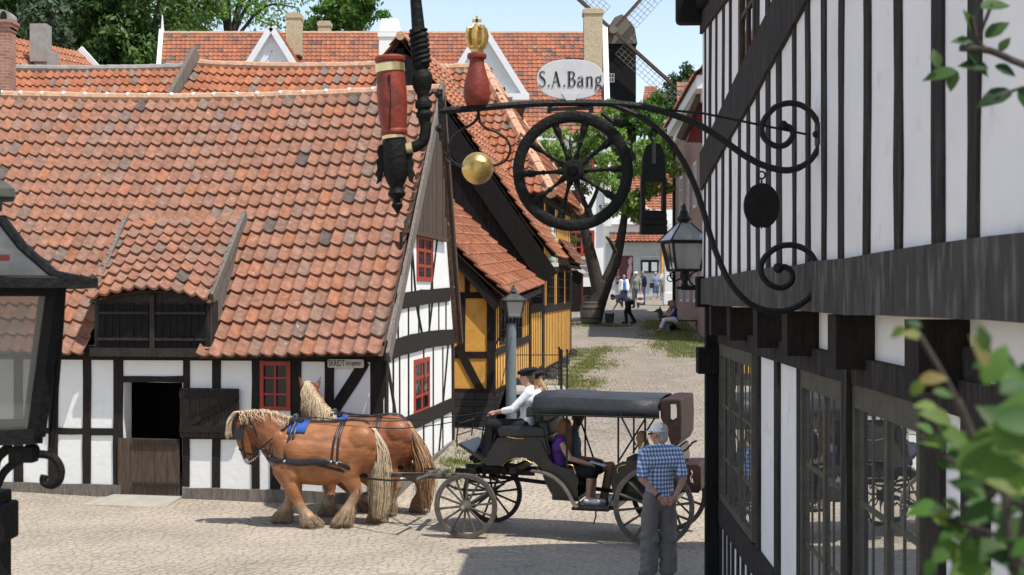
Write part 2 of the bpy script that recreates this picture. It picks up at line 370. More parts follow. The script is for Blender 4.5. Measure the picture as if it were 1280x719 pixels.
# ------------------------------------------------------------------ ground
def groundmat():
    m,nt,b=newmat('cobbled_ground'); N=nt.nodes; L=nt.links
    tc=N.new('ShaderNodeTexCoord'); b.inputs['Roughness'].default_value=.9; b.inputs['Specular IOR Level'].default_value=.15
    mp=N.new('ShaderNodeMapping'); L.new(tc.outputs['Object'],mp.inputs[0])
    wn_=N.new('ShaderNodeTexNoise'); wn_.inputs['Scale'].default_value=2.5; L.new(mp.outputs[0],wn_.inputs['Vector'])
    wm=N.new('ShaderNodeVectorMath'); wm.operation='SCALE'; wm.inputs[3].default_value=.06; L.new(wn_.outputs['Color'],wm.inputs[0])
    wa=N.new('ShaderNodeVectorMath'); wa.operation='ADD'; L.new(mp.outputs[0],wa.inputs[0]); L.new(wm.outputs[0],wa.inputs[1])
    v=N.new('ShaderNodeTexVoronoi'); v.inputs['Scale'].default_value=9.5; v.feature='F1'; v.voronoi_dimensions='2D'; L.new(wa.outputs[0],v.inputs['Vector'])
    # per stone tint
    sp=N.new('ShaderNodeSeparateColor'); L.new(v.outputs['Color'],sp.inputs[0])
    cr=N.new('ShaderNodeValToRGB'); e=cr.color_ramp.elements; e[0].position=0; e[0].color=(.15,.14,.13,1); e[1].position=1; e[1].color=(.46,.40,.335,1)
    x=cr.color_ramp.elements.new(.18); x.color=(.33,.29,.245,1); x=cr.color_ramp.elements.new(.75); x.color=(.40,.35,.295,1)
    L.new(sp.outputs[0],cr.inputs[0])
    jr=N.new('ShaderNodeMapRange'); jr.interpolation_type='SMOOTHSTEP'; jr.inputs['From Min'].default_value=.60; jr.inputs['From Max'].default_value=.30; L.new(v.outputs['Distance'],jr.inputs['Value'])
    # sand washed over stones in patches
    n1=N.new('ShaderNodeTexNoise'); n1.inputs['Scale'].default_value=.9; n1.inputs['Detail'].default_value=7; n1.inputs['Roughness'].default_value=.65; L.new(mp.outputs[0],n1.inputs['Vector'])
    r1=N.new('ShaderNodeMapRange'); r1.inputs['From Min'].default_value=.36; r1.inputs['From Max'].default_value=.60; r1.inputs['To Min'].default_value=.48; r1.inputs['To Max'].default_value=.92; L.new(n1.outputs['Fac'],r1.inputs['Value'])
    n2=N.new('ShaderNodeTexNoise'); n2.inputs['Scale'].default_value=45; n2.inputs['Detail'].default_value=4; L.new(mp.outputs[0],n2.inputs['Vector'])
    sand=N.new('ShaderNodeValToRGB'); e=sand.color_ramp.elements; e[0].position=.3; e[0].color=(.31,.255,.195,1); e[1].position=.72; e[1].color=(.52,.44,.345,1); L.new(n2.outputs['Fac'],sand.inputs[0])
    mj=N.new('ShaderNodeMix'); mj.data_type='RGBA'; mj.inputs[6].default_value=(.33,.285,.225,1); L.new(jr.outputs[0],mj.inputs[0]); L.new(cr.outputs[0],mj.inputs[7])
    # street beyond y=23 is greyer cobble with little sand
    sx=N.new('ShaderNodeSeparateXYZ'); L.new(tc.outputs['Object'],sx.inputs[0])
    st=N.new('ShaderNodeMapRange'); st.inputs['From Min'].default_value=21; st.inputs['From Max'].default_value=27; L.new(sx.outputs['Y'],st.inputs['Value'])
    inv=N.new('ShaderNodeMath'); inv.operation='MULTIPLY_ADD'; inv.inputs[1].default_value=-.7; inv.inputs[2].default_value=1; L.new(st.outputs[0],inv.inputs[0])
    sf=N.new('ShaderNodeMath'); sf.operation='MULTIPLY'; L.new(r1.outputs[0],sf.inputs[0]); L.new(inv.outputs[0],sf.inputs[1])
    mf=N.new('ShaderNodeMix'); mf.data_type='RGBA'; L.new(sf.outputs[0],mf.inputs[0]); L.new(mj.outputs[2],mf.inputs[6]); L.new(sand.outputs[0],mf.inputs[7])
    n5=N.new('ShaderNodeTexNoise'); n5.inputs['Scale'].default_value=.45; n5.inputs['Detail'].default_value=5; n5.inputs['Roughness'].default_value=.7; L.new(mp.outputs[0],n5.inputs['Vector'])
    r5=N.new('ShaderNodeMapRange'); r5.inputs['From Min'].default_value=.3; r5.inputs['From Max'].default_value=.7; r5.inputs['To Min'].default_value=.80; r5.inputs['To Max'].default_value=1.12; L.new(n5.outputs['Fac'],r5.inputs['Value'])
    gm=N.new('ShaderNodeVectorMath'); gm.operation='MULTIPLY'; L.new(mf.outputs[2],gm.inputs[0]); L.new(r5.outputs[0],gm.inputs[1])
    sk_=N.new('ShaderNodeMath'); sk_.operation='MULTIPLY_ADD'; sk_.inputs[1].default_value=-.2; sk_.inputs[2].default_value=1; L.new(st.outputs[0],sk_.inputs[0]); g2=N.new('ShaderNodeVectorMath'); g2.operation='SCALE'; L.new(gm.outputs[0],g2.inputs[0]); L.new(sk_.outputs[0],g2.inputs[3]); L.new(g2.outputs[0],b.inputs['Base Color'])
    pw=N.new('ShaderNodeMath'); pw.operation='POWER'; pw.inputs[1].default_value=.6; L.new(jr.outputs[0],pw.inputs[0])
    hs=N.new('ShaderNodeMath'); hs.operation='MULTIPLY_ADD'; hs.inputs[1].default_value=.25; L.new(n2.outputs['Fac'],hs.inputs[0]); L.new(pw.outputs[0],hs.inputs[2])
    h2=N.new('ShaderNodeMath'); h2.operation='MULTIPLY_ADD'; h2.inputs[1].default_value=.5; L.new(sp.outputs[1],h2.inputs[0]); L.new(hs.outputs[0],h2.inputs[2])
    bp=N.new('ShaderNodeBump'); bp.inputs['Strength'].default_value=.8; bp.inputs['Distance'].default_value=.03
    L.new(h2.outputs[0],bp.inputs['Height']); L.new(bp.outputs[0],b.inputs['Normal'])
    return m
MT['ground']=groundmat()
def ground():
    xs=[-900,-300,-120,-60,-30]+[-20+.5*i for i in range(81)]+[30,60,120,300,900]
    ys=[-300,-60,-10]+[i*.5 for i in range(0,200)]+[110,130,180,300,900,2200]
    rng=random.Random(5); M=MB('ground'); vs=[]; fs=[]
    for y in ys:
        for x in xs:
            z=gz(x,y)
            if -20<=x<=20 and 0<y<60: z+=.018*math.sin(1.7*x+.6*y)*math.cos(.9*y-.4*x)+rng.uniform(-.006,.006)
            vs.append((x,y,z))
    n=len(xs)
    for j in range(len(ys)-1):
        for i in range(n-1): fs.append((j*n+i,j*n+i+1,(j+1)*n+i+1,(j+1)*n+i))
    M.add(vs,fs); o=M.build('ground',smooth='all'); tag(o,kind='structure')
ground()
MT['turf']=mk('turf',(.10,.14,.035),.95,.45,1.2,.5,6,dirt=((.20,.19,.08),.5,.5,.75))
def hill():
    M=MB('turf'); vs=[]; fs=[]; xs=[-160+8*i for i in range(41)]; ys=[88,91,95,100,106,114,125,140,170,220]
    for y in ys:
        for x in xs:
            t=min(1,max(0,(y-88)/40)); h=3.0+13.5*(t*t*(3-2*t))+.5*math.sin(x*.13+y*.1)
            h-= .0 if x>0 else min(6,-x*.06)
            vs.append((x,y,h-.3))
    n=len(xs)
    for j in range(len(ys)-1):
        for i in range(n-1): fs.append((j*n+i,j*n+i+1,(j+1)*n+i+1,(j+1)*n+i))
    M.add(vs,fs); tag(M.build('hill',smooth='all'),kind='structure')
hill()
# ================================================================== stable house A (white half timber)
RNG=random.Random(11)
PA=Plane((-1.92,20.45),(.981,-.194))            # front wall, s<=0 to the left, normal to the camera
gdir=V((.128,.992,0)).normalized()
PG=Plane((-1.92,20.45),(gdir.x,gdir.y))          # gable wall, s = depth
A=thing('half_timbered_house','long white half-timbered stable with sagging red tile roof and hayloft dormer','house',(-6,21.5,0))
sA0=-8.6; topA=2.42; DG=6.19; SR=4.23; ZR=6.9
def wall_holes(M,pl,s0,s1,z0,z1,holes,d=0,rev=.25):
    ss=sorted({s0,s1}|{h[0] for h in holes}|{h[1] for h in holes}); zs=sorted({z0,z1}|{h[2] for h in holes}|{h[3] for h in holes})
    for a,b in zip(ss,ss[1:]):
        for c,e in zip(zs,zs[1:]):
            m=((a+b)/2,(c+e)/2)
            if any(h[0]<m[0]<h[1] and h[2]<m[1]<h[3] for h in holes): continue
            M.add([pl.pt(a,c,d),pl.pt(b,c,d),pl.pt(b,e,d),pl.pt(a,e,d)],[(0,1,2,3)])
    for h in holes:
        q=[(h[0],h[2]),(h[1],h[2]),(h[1],h[3]),(h[0],h[3])]
        for i in range(4):
            u,v=q[i],q[(i+1)%4]; M.add([pl.pt(*u,d),pl.pt(*v,d),pl.pt(*v,d-rev),pl.pt(*u,d-rev)],[(0,3,2,1)])
ax=lambda px: PA.sx(px)
az_=lambda px,py: PA.at(px,py)[1]
dL,dR=ax(155),ax(228); dT=az_(190,478); dB=.10
# walls
M=MB('plaster'); wall_holes(M,PA,sA0,0,0,topA+.02,[(dL,dR,dB,dT)]); M.build('front_wall',A)
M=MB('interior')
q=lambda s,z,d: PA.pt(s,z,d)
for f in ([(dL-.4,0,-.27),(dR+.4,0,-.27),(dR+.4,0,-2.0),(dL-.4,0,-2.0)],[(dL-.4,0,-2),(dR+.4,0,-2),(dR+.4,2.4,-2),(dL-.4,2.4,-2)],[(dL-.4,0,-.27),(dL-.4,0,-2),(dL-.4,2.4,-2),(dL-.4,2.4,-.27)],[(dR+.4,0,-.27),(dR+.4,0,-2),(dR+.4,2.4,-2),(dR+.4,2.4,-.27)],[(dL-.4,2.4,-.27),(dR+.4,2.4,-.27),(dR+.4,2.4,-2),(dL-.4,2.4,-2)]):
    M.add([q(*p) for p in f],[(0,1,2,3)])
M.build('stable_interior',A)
M=MB('plaster')
M.prism([PG.pt(0.001,0),PG.pt(DG,0),PG.pt(DG,topA),PG.pt(SR,ZR-.1),PG.pt(0.001,topA)],PG.n*-.25); M.build('gable_wall',A)
M=MB('plaster'); OB=V((-1.92,20.45,0))+PA.e*sA0   # hidden back and left walls
bl=[OB,OB+gdir*DG,V((-1.92,20.45,0))+gdir*DG]
M.add([bl[0],bl[1],bl[1]+V((0,0,topA)),bl[0]+gdir*SR+V((0,0,ZR)),bl[0]+V((0,0,topA))],[(0,1,2,3,4)])
M.add([bl[1],bl[2],bl[2]+V((0,0,topA)),bl[1]+V((0,0,topA))],[(0,1,2,3)]); M.build('rear_wall',A)
# timber frame front
M=MB('timber')
zs0=.02; sill=.26
def post(px0,px1,z0=sill,z1=topA): timber(M,PA,((ax(px0)+ax(px1))/2,z0),((ax(px0)+ax(px1))/2,z1),ax(px1)-ax(px0))
for a,b in ((-122,-110),(-75,-62),(-30,-18),(18,29),(61,73),(104,114),(142,154),(229,237),(266,276),(406,418)): post(a,b)
post(315,325); post(364,377); 
timber(M,PA,(ax(344),az_(344,516)-.02),(ax(344),sill),ax(350)-ax(338))
post(463,479,.05)
timber(M,PA,(ax(457),az_(457,452)),(ax(412),az_(412,522)),.17)
zr=az_(90,539)
for a,b in ((-110,-75),(-62,-30),(-18,18),(29,61),(73,104),(114,142)): timber(M,PA,(ax(a),zr),(ax(b),zr),.10)
timber(M,PA,(ax(154),az_(190,474)),(ax(229),az_(190,474)),.10)
for a,b in ((237,266),(276,315),(377,406)): timber(M,PA,(ax(a),zr-.02),(ax(b),zr-.02),.11)
timber(M,PA,(sA0,topA-.10),(0,topA-.10),.22,d=.035)
timber(M,PA,(ax(418),az_(440,522)),(ax(463),az_(440,522)),.10)
# gable timbers
def gp(px,py): return PG.at(px,py)
post_g=[]
timber(M,PG,(0.085,.05),(0.085,topA),.17,d=.03)
def gline(p0,p1,w,d=.022): timber(M,PG,gp(*p0),gp(*p1),w,d)
def curve(pts,w,d=.03):
    for a,b in zip(pts,pts[1:]): gline(a,b,w,d)
MG=M
curve([(478,440),(505,432),(535,424),(566,421)],.30)
curve([(494,378),(525,372),(561,368)],.26)
curve([(478,543),(505,532),(535,519),(566,505)],.26)
for x in (491,499,510,529,541,553): gline((x,434),(x,612),.055,.018)
gline((482,444),(494,520),.10,.02)
gline((560,425),(546,588),.06,.024)
for x in (502,514,528,540): gline((x,290),(x,372) if x not in (528,) else (x,286),.055,.018)
for x in (497,510,523,536,548,557): gline((x,376),(x,432),.055,.018)
gline((513,290),(519,372),.06,.02); gline((547,290),(537,372),.06,.02)
gline((519,376),(529,428),.06,.02); gline((540,376),(534,428),.06,.02)
gline((565,430),(566,585),.18,.028)
M.build('timber_frame',A)
M=MB('greywood'); timber(M,PA,(sA0,.13),(dL-.03,.12),.26,d=.05,n=8,jit=.012); timber(M,PA,(dR+.03,.12),(0.03,.12),.25,d=.05,n=8,jit=.012)
timber(M,PG,(0,.12),(DG,.30),.25,d=.05,n=8); M.build('sill_beam',A)
# gable boarding with verge
a0,z0=gp(505,286); a1,z1=gp(555,286)
M=MB('brownwood'); MTb=18
ap=gp(546,116)
for i in range(MTb):
    sa=a0+(a1-a0)*i/MTb; sb=a0+(a1-a0)*(i+1)/MTb-.012; sm=(sa+sb)/2
    zt=z0+(ap[1]-z0)*((sm-a0)/(ap[0]-a0) if sm<ap[0] else max(.05,(a1-sm)/(a1-ap[0])))
    rect(M,PG,sa,sb,z0,max(z0+.1,zt),.0,.045+RNG.uniform(0,.012))
rect(M,PG,a0-.05,a1,z0-.07,z0,.0,.09); M.build('gable_boards',A)
# red gable windows
for (x0,x1,y0,y1) in ((520.5,539,292,354),(517,536,446,519)):
    s0,_=gp(x0,400); s1,_=gp(x1,400); _,zt=gp((x0+x1)/2,y0+2); _,zb=gp((x0+x1)/2,y1-2)
    window(PG,s0,s1,zb,zt,2,3,A,fw=.08,bar=.05,d=.024,mull=1)
# front red window
o=window(PA,ax(326),ax(364),az_(345,513),az_(345,452),2,3,A,fw=.06,bar=.03,d=.045)
# door: lower half, and the open upper leaf
def leaf(nm,s0,s1,z0,z1,d,mat,par,nb=5,rails=(),brace=None,label=None):
    M=MB(mat)
    for i in range(nb):
        a=s0+(s1-s0)*i/nb; b=s0+(s1-s0)*(i+1)/nb-.006; rect(M,PA,a,b,z0+RNG.uniform(0,.01),z1,d-.02,d+.012+RNG.uniform(0,.006))
    o=M.build(nm,par); mr_='doordark' if mat!='doordark' else 'timber'
    for (ra,rb,z,h) in rails: MR=MB(mr_); rect(MR,PA,ra,rb,z-h/2,z+h/2,d+.015,d+.045); MR.build('ledge',o)
    if brace: MR=MB(mr_); timber(MR,PA,brace[0],brace[1],.12,d=.042,base=d,jit=.004); MR.build('brace',o)
    return o
zd=az_(190,548)
leaf('lower_door',dL-.08,dR-.03,.10,zd,.035,'brownwood',A,5,[(ax(168),ax(226),az_(190,550)-.02,.06),(ax(168),ax(226),az_(190,605),.045)])
sh0,sh1=ax(228),ax(301); zu0,zu1=az_(265,547),az_(265,485)
leaf('upper_door',sh0,sh1,zu0,zu1,.075,'doordark',A,6,[(sh0,sh1,zu1-.10,.10),(sh0,sh1,zu0+.14,.10)],((sh0+.08,zu0+.2),(sh1-.05,zu1-.16)))
M=MB('stone'); MT['slab']=MT['stone']
t0=PA.pt(ax(137),.0,.0); 
M.hexa([PA.pt(ax(133)-.05,-.02,.75),PA.pt(ax(233),-.02,.75),PA.pt(ax(229),-.02,.06),PA.pt(ax(145),-.02,.06),PA.pt(ax(133)-.05,.06,.75),PA.pt(ax(233),.06,.75),PA.pt(ax(229),.12,.06),PA.pt(ax(145),.12,.06)])
M.build('door_ramp',A,bevel=.01)
# roof
e_off=.30; zE=2.33
eL=PA.pt(sA0-.05,zE,e_off); eR=PA.pt(.06,zE,e_off)
rR=PG.pt(SR,6.93,.10); rL=V((-1.92,20.45,0))+gdir*SR+PA.e*(sA0-.05)+V((0,0,7.06))
S_,W_,L_=planeS(eL,eR,rL,rR,sag=.10)
dm0,dm1=ax(112),ax(268)
def on_roof(px,py):
    n_=(eR-eL).cross(rL-eL); d_=V(((px-640)/F,1,-(py-HOR)/F)); o_=V((0,0,H)); q_=o_+d_*((eL-o_).dot(n_)/d_.dot(n_)); x_=(eR-eL).normalized(); return (q_-eL).dot(x_), q_
def frac(s): return (s-(sA0-.05))/(0.06-(sA0-.05))*W_
def maskA(a,b):
    t=b/(L_*.42); return not (frac(ax(118.5))*(1-t)+(on_roof(160,284)[0]+.05)*t<a<frac(ax(267))*(1-t)+(on_roof(306,279)[0]-.05)*t and b<L_*.39)
ro=roof('roof',A,S_,W_,L_,tw=.205,rh=.335,nu=8,pal=PAL_A,mask=maskA,seed=4)
S2,W2,L2=planeS(PG.pt(DG,2.3,.1),V((-1.92,20.45,0))+gdir*DG+PA.e*sA0+V((0,0,2.3)),rR,rL,sag=.0)
roof('roof',A,S2,W2,L2,tw=.24,rh=.34,nu=4,seed=5)
ridgecaps('ridge_tiles',A,rL+V((0,0,.03)),rR+V((0,0,.03)),.10,.42,sag=.10,mortar=True)
M=MB('greywood')
vb0=PG.pt(-.30,2.30,.13); vb1=PG.pt(SR,7.02,.13); M.bar(vb0,vb1,.05,.22,up=PG.n.cross(vb1-vb0))
M.build('verge_board',A); vb2=PG.pt(DG+.1,2.30,.13); M=MB('brownwood'); M.bar(PG.pt(SR,7.02,.128),vb2,.05,.14,up=PG.n.cross(vb2-vb1)); 
M.build('verge_board',A); M=MB('greywood'); M.bar(eL+V((-.03,0,.0)),rL+V((-.03,0,.12)),.10,.24); M.build('verge_board',A)
# dormer
D_=PA
ds0,ds1=ax(118),ax(266)
yT=lambda px,py: PA.at(px,py)[1]
DF=Plane(PA.pt(0,0,.20).xy,(.981,-.194))
fs0,fs1=DF.sx(118),DF.sx(266); zt=DF.at(190,366)[1]; zb=DF.at(190,441)[1]
M=MB('doordark'); 
top=[]
for i in range(13):
    t=i/12; top.append((fs0+(fs1-fs0)*t, DF.at(118+148*t, 376-13*math.sin(math.pi*min(1,t*1.0))**.8)[1]))
poly=[DF.pt(fs0,zb),DF.pt(fs1,zb)]+[DF.pt(s,z) for s,z in reversed(top)]
M.prism(poly,DF.n*-.2)
dormer=M.build('hayloft_dormer',A)
back=lambda z,s: None
# cheeks
for ss in (fs0,fs1):
    M=MB('greywood'); zt_=DF.at(118 if ss==fs0 else 266,377)[1]
    pxr,pyr=((158,284) if ss==fs0 else (306,279))
    # point on main roof where the dormer meets it
    b=L_*.43
    pr=on_roof(pxr,pyr)[1]+V((0,0,.07))
    pb,_=S_(frac(ss),.1)
    M.prism([DF.pt(ss,zb-.05,0),DF.pt(ss,zt_+.02,0),pr],PA.e*(.03 if ss==fs0 else -.03))
    M.build('dormer_cheek',dormer); M=MB('greywood'); M.bar(DF.pt(ss,zt_+.05,.05),pr+V((0,0,.06)),.07,.16); M.build('dormer_verge',dormer)
prL=on_roof(158,281)[1]; prR=on_roof(307,276)[1]
up=V((0,0,.05))
eD0=DF.pt(fs0-.02,DF.at(118,377)[1]+.0,.16); eD1=DF.pt(fs1+.02,DF.at(266,377)[1]+.0,.16)
Sb,Wd,Ld=planeS(eD0,eD1,prL+up,prR+up)
def Sd(a,b):
    p,n=Sb(a,b); s=a/Wd; t=b/Ld
    return p+V((0,0,.17*math.sin(math.pi*min(max(s,0),1))*(1-t)**1.2)),n
roof('dormer_roof',dormer,Sd,Wd,Ld,tw=.205,rh=.335,nu=8,pal=PAL_A,seed=9)
for (x0,x1) in ((124,187),(196,258)):
    M=MB('blackwood'); a,b=DF.sx(x0),DF.sx(x1); z0_,z1_=DF.at(190,433)[1],DF.at(190,380)[1]
    for i in range(7): rect(M,DF,a+(b-a)*i/7,a+(b-a)*(i+1)/7-.008,z0_,z1_+RNG.uniform(-.01,.01),-.01,.022+RNG.uniform(0,.008))
    s_=M.build('hayloft_shutter',dormer); M=MB('doordark')
    rect(M,DF,a,b,z0_+.09,z0_+.13,.03,.055); rect(M,DF,a,b,z1_-.16,z1_-.12,.03,.055); M.build('strap_hinge',s_)
M=MB('doordark'); rect(M,DF,fs0-.05,fs1+.05,zb-.06,zb+.07,-.2,.06); rect(M,DF,DF.sx(188.5),DF.sx(194.5),zb,zt-.03,0,.05); M.build('dormer_frame',dormer)
# ================================================================== letter helper (flat ribbons on a plane)
def text_mesh(txt,size,org,ex,ez,mat,parent,name,depth=.004,xscale=1.0,spacing=1.0):
    cu=bpy.data.curves.new('lettering','FONT'); cu.body=txt; cu.size=size; cu.extrude=depth/2; cu.align_x='CENTER'; cu.align_y='CENTER'; cu.space_character=spacing; cu.resolution_u=6
    o=bpy.data.objects.new('lettering',cu); COL.objects.link(o); bpy.context.view_layer.update()
    me=bpy.data.meshes.new_from_object(o.evaluated_get(bpy.context.evaluated_depsgraph_get())); bpy.data.objects.remove(o)
    ex=V(ex).normalized(); ez=V(ez).normalized(); nn=ex.cross(ez); o0=V(parent['_o']); M=MB(mat)
    vs=[V(org)+ex*v.co.x*xscale+ez*v.co.y+nn*v.co.z for v in me.vertices]
    M.add(vs,[tuple(p.vertices) for p in me.polygons]); return M.build(name,parent)
# SKRIDT sign
PS=Plane(PA.pt(0,0,.05).xy,(.981,-.194))
s0,z1=PS.at(410,449); s1,z0=PS.at(455,460)
M=MB('cream'); r=.025; pts=[]
for cx,cz,a0 in ((s1-r,z1-r,0),(s0+r,z1-r,90),(s0+r,z0+r,180),(s1-r,z0+r,270)):
    for k in range(4): g=R(a0+30*k); pts.append(PS.pt(cx+r*math.cos(g),cz+r*math.sin(g),0))
M.prism(pts,PS.n*.018); sg=M.build('wall_sign',loc=PS.pt(s0,z0)); tag(sg,'small cream sign reading SKRIDT under the tiled eave of the white stable','sign')
cc=(z0+z1)/2; e3=PS.e
text_mesh('SKRIDT',.135,PS.pt(s0+(s1-s0)*.25,cc,.021),e3,(0,0,1),'ink',sg,'lettering',xscale=.58,spacing=1.0)
text_mesh('OM HJØRNET',.085,PS.pt(s0+(s1-s0)*.725,cc-.005,.021),e3,(0,0,1),'ink',sg,'lettering',xscale=.50)
# ================================================================== houses behind the stable
def long_house(name,label,pxL,pxR,ridge_py,YL,YR,run,seed,pal,tw=.22,extra=None,wallmat='plaster',ridge_mat='ridge',ridge_py2=None):
    a=P(pxL,ridge_py,YL); b=P(pxR,ridge_py2 or ridge_py,YR); e=(b-a); e.z=0; e.normalize(); n=V((e.y,-e.x,0))
    t=thing(name,label,'house',((a+b)/2).xy.to_3d()+V((0,0,gz(0,min(YL,YR)))))
    rise=run*1.05; e0=a+n*run-V((0,0,rise)); e1=b+n*run-V((0,0,rise))
    S,W,L=planeS(e0,e1,a,b,sag=.06); roof('roof',t,S,W,L,tw=tw,rh=.34,nu=6,pal=pal,seed=seed)
    S,W,L=planeS(b-n*run-V((0,0,rise)),a-n*run-V((0,0,rise)),b,a); roof('roof',t,S,W,L,tw=.5,rh=.6,nu=2,pal=pal,seed=seed+1)
    ridgecaps('ridge_tiles',t,a+V((0,0,.04)),b+V((0,0,.04)),.11,.40,sag=.05,mat=ridge_mat,seed=seed)
    M=MB(wallmat); zb=gz(0,min(YL,YR))-1; ew=.25
    A0=a+n*(run-ew)+e*.1; A1=b+n*(run-ew)-e*.1; B1=b-n*(run-ew)-e*.1; B0=a-n*(run-ew)+e*.1; zt=a.z-rise+.1
    for u in (A0,A1,B1,B0): u.z=zb
    up=lambda p,z: V((p.x,p.y,z))
    M.add([A0,A1,B1,B0,up(A0,zt),up(A1,zt),up(B1,zt),up(B0,zt),up(a+e*.1,a.z-.12),up(b-e*.1,b.z-.12)],[(0,1,5,4),(2,3,7,6),(1,2,6,9,5),(3,0,4,8,7)])
    M.build('wall',t); return t,a,b,e,n,rise
B1,a,b,e,n,rise=long_house('tiled_house','long orange-tiled house directly behind the left half of the stable roof',-40,243,86,36.5,34.7,4.0,21,PAL_N,ridge_mat='conc')
B2,a2,b2,e2,n2,rise2=long_house('tiled_house','red-tiled house directly behind the right half of the stable roof',250,478,82,34.6,33.2,3.8,25,PAL_N,ridge_py2=84)
M=MB('greywood'); M.bar(a2-e2*.12+V((0,0,.35)),a2-e2*.12+n2*3.8-V((0,0,rise2-.1)),.12,.3); M.build('verge_board',B2)
# left far house D with two chimneys
Dh=thing('tiled_house','orange-tiled house under the dark conifers, far left','house',P(60,380,44))
dA=P(-30,38,40); dB=P(98,66,47); dn=V((dB-dA)); dn.z=0; dn.normalize(); dn=V((dn.y,-dn.x,0))
S,W,L=planeS(dA+dn*3-V((0,0,3.2)),dB+dn*3-V((0,0,3.2)),dA,dB); roof('roof',Dh,S,W,L,tw=.24,rh=.34,nu=4,pal=PAL_S,seed=31)
S,W,L=planeS(dB-dn*3-V((0,0,3.2)),dA-dn*3-V((0,0,3.2)),dB,dA); roof('roof',Dh,S,W,L,tw=.5,rh=.6,nu=2,pal=PAL_S,seed=32)
M=MB('whitepaint'); M.bar(dB+V((.06,0,.15)),dB+dn*3.1-V((-.06,0,3.2)),.10,.2); M.build('verge_board',Dh)
M=MB('plaster'); M.hexa([u+V((0,0,-z)) for z in (9,3.3) for u in (dA+dn*2.7,dB+dn*2.7,dB-dn*2.7,dA-dn*2.7)]); M.build('wall',Dh)
M=MB('conc'); c=P(51,55,41.5); M.box(c,(.50,.5,1.15)); M.box(c+V((0.16,.05,-.55)),(.62,.42,.6)); M.build('chimney',Dh)
# brick chimney far left (its own stack on house B1)
M=MB('brick'); cc=P(5,90,34.0); M.box(V((cc.x,cc.y,cc.z-.65)),(.44,.44,3.4)); 
for k,zz in enumerate((0,.09,.18)): M.box(V((cc.x,cc.y,P(0,38,34).z+zz)),(.48+.05*k,.48+.05*k,.085))
ch=M.build('chimney',B1)
M=MB('conc'); zc=P(0,33,34).z; pts=[(-.24,0),(.24,0),(.24,.30)]+[(.24*math.cos(R(g)),.30+.18*math.sin(R(g))) for g in range(20,180,20)]+[(-.24,.30)]
M.prism([V((cc.x+p[0],cc.y-.22,zc+p[1]-.1)) for p in pts],V((0,.44,0))); o=M.build('chimney_cowl',ch)
M=MB('interior'); M.prism([V((cc.x+.07+.09*math.cos(R(g)),cc.y-.224,zc+.18+.16*math.sin(R(g)))) for g in range(0,360,30)],V((0,.002,0))); M.build('flue_opening',ch)
# ================================================================== big white house C far behind
YC=74.0
C_=thing('manor_house','big white house with long red roof and two white gables in the distance','house',(-5,YC,3))
rl=P(205,44,YC+6); rr=P(753,40,YC+6); zE=P(0,168,YC).z
el=P(196,168,YC); er=P(757,168,YC); el.z=er.z=zE
rz=P(0,42,YC+6).z; rl.z=rr.z=rz
S,W,L=planeS(el,er,rl,rr); roof('roof',C_,S,W,L,tw=.26,rh=.36,nu=4,pal=PAL_C,seed=41,amp=.045,step=.05)
S,W,L=planeS(er+V((0,12,0)),el+V((0,12,0)),rr,rl); roof('roof',C_,S,W,L,tw=.8,rh=.8,nu=2,pal=PAL_C,seed=42)
ridgecaps('ridge_tiles',C_,rl,rr,.14,.5,mat='ridge')
M=MB('plaster'); zg=2.6
M.add([V((el.x+.2,YC+.3,zg)),V((er.x-.1,YC+.3,zg)),V((er.x-.1,YC+11.7,zg)),V((el.x+.2,YC+11.7,zg)),V((el.x+.2,YC+.3,zE)),V((er.x-.1,YC+.3,zE)),V((er.x-.1,YC+11.7,zE)),V((el.x+.2,YC+11.7,zE)),V((el.x+.2,YC+6,rz-.1)),V((er.x-.1,YC+6,rz-.1))],[(0,1,5,4),(2,3,7,6),(1,2,6,9,5),(3,0,4,8,7)])
M.use('whitepaint').box(V(((el.x+er.x)/2,YC+.1,zE-.15)),(er.x-el.x,.45,.35)); M.build('wall',C_)
M=MB('whitepaint'); M.bar(rl+V((-.15,0,.1)),el+V((-.15,-.05,.1)),.25,.4); M.build('verge_board',C_); M=MB('whitepaint'); M.bar(rr+V((.15,0,.15)),er+V((.12,-.1,.1)),.3,.55); M.bar(er+V((.12,.1,0)),er+V((.12,.1,-5)),.4,.35)
M.build('verge_board',C_); M=MB('whitepaint'); M.tube([rl+V((-.1,0,0)),rl+V((-.1,0,1.1))],[.12,.03],6); M.build('finial',C_)
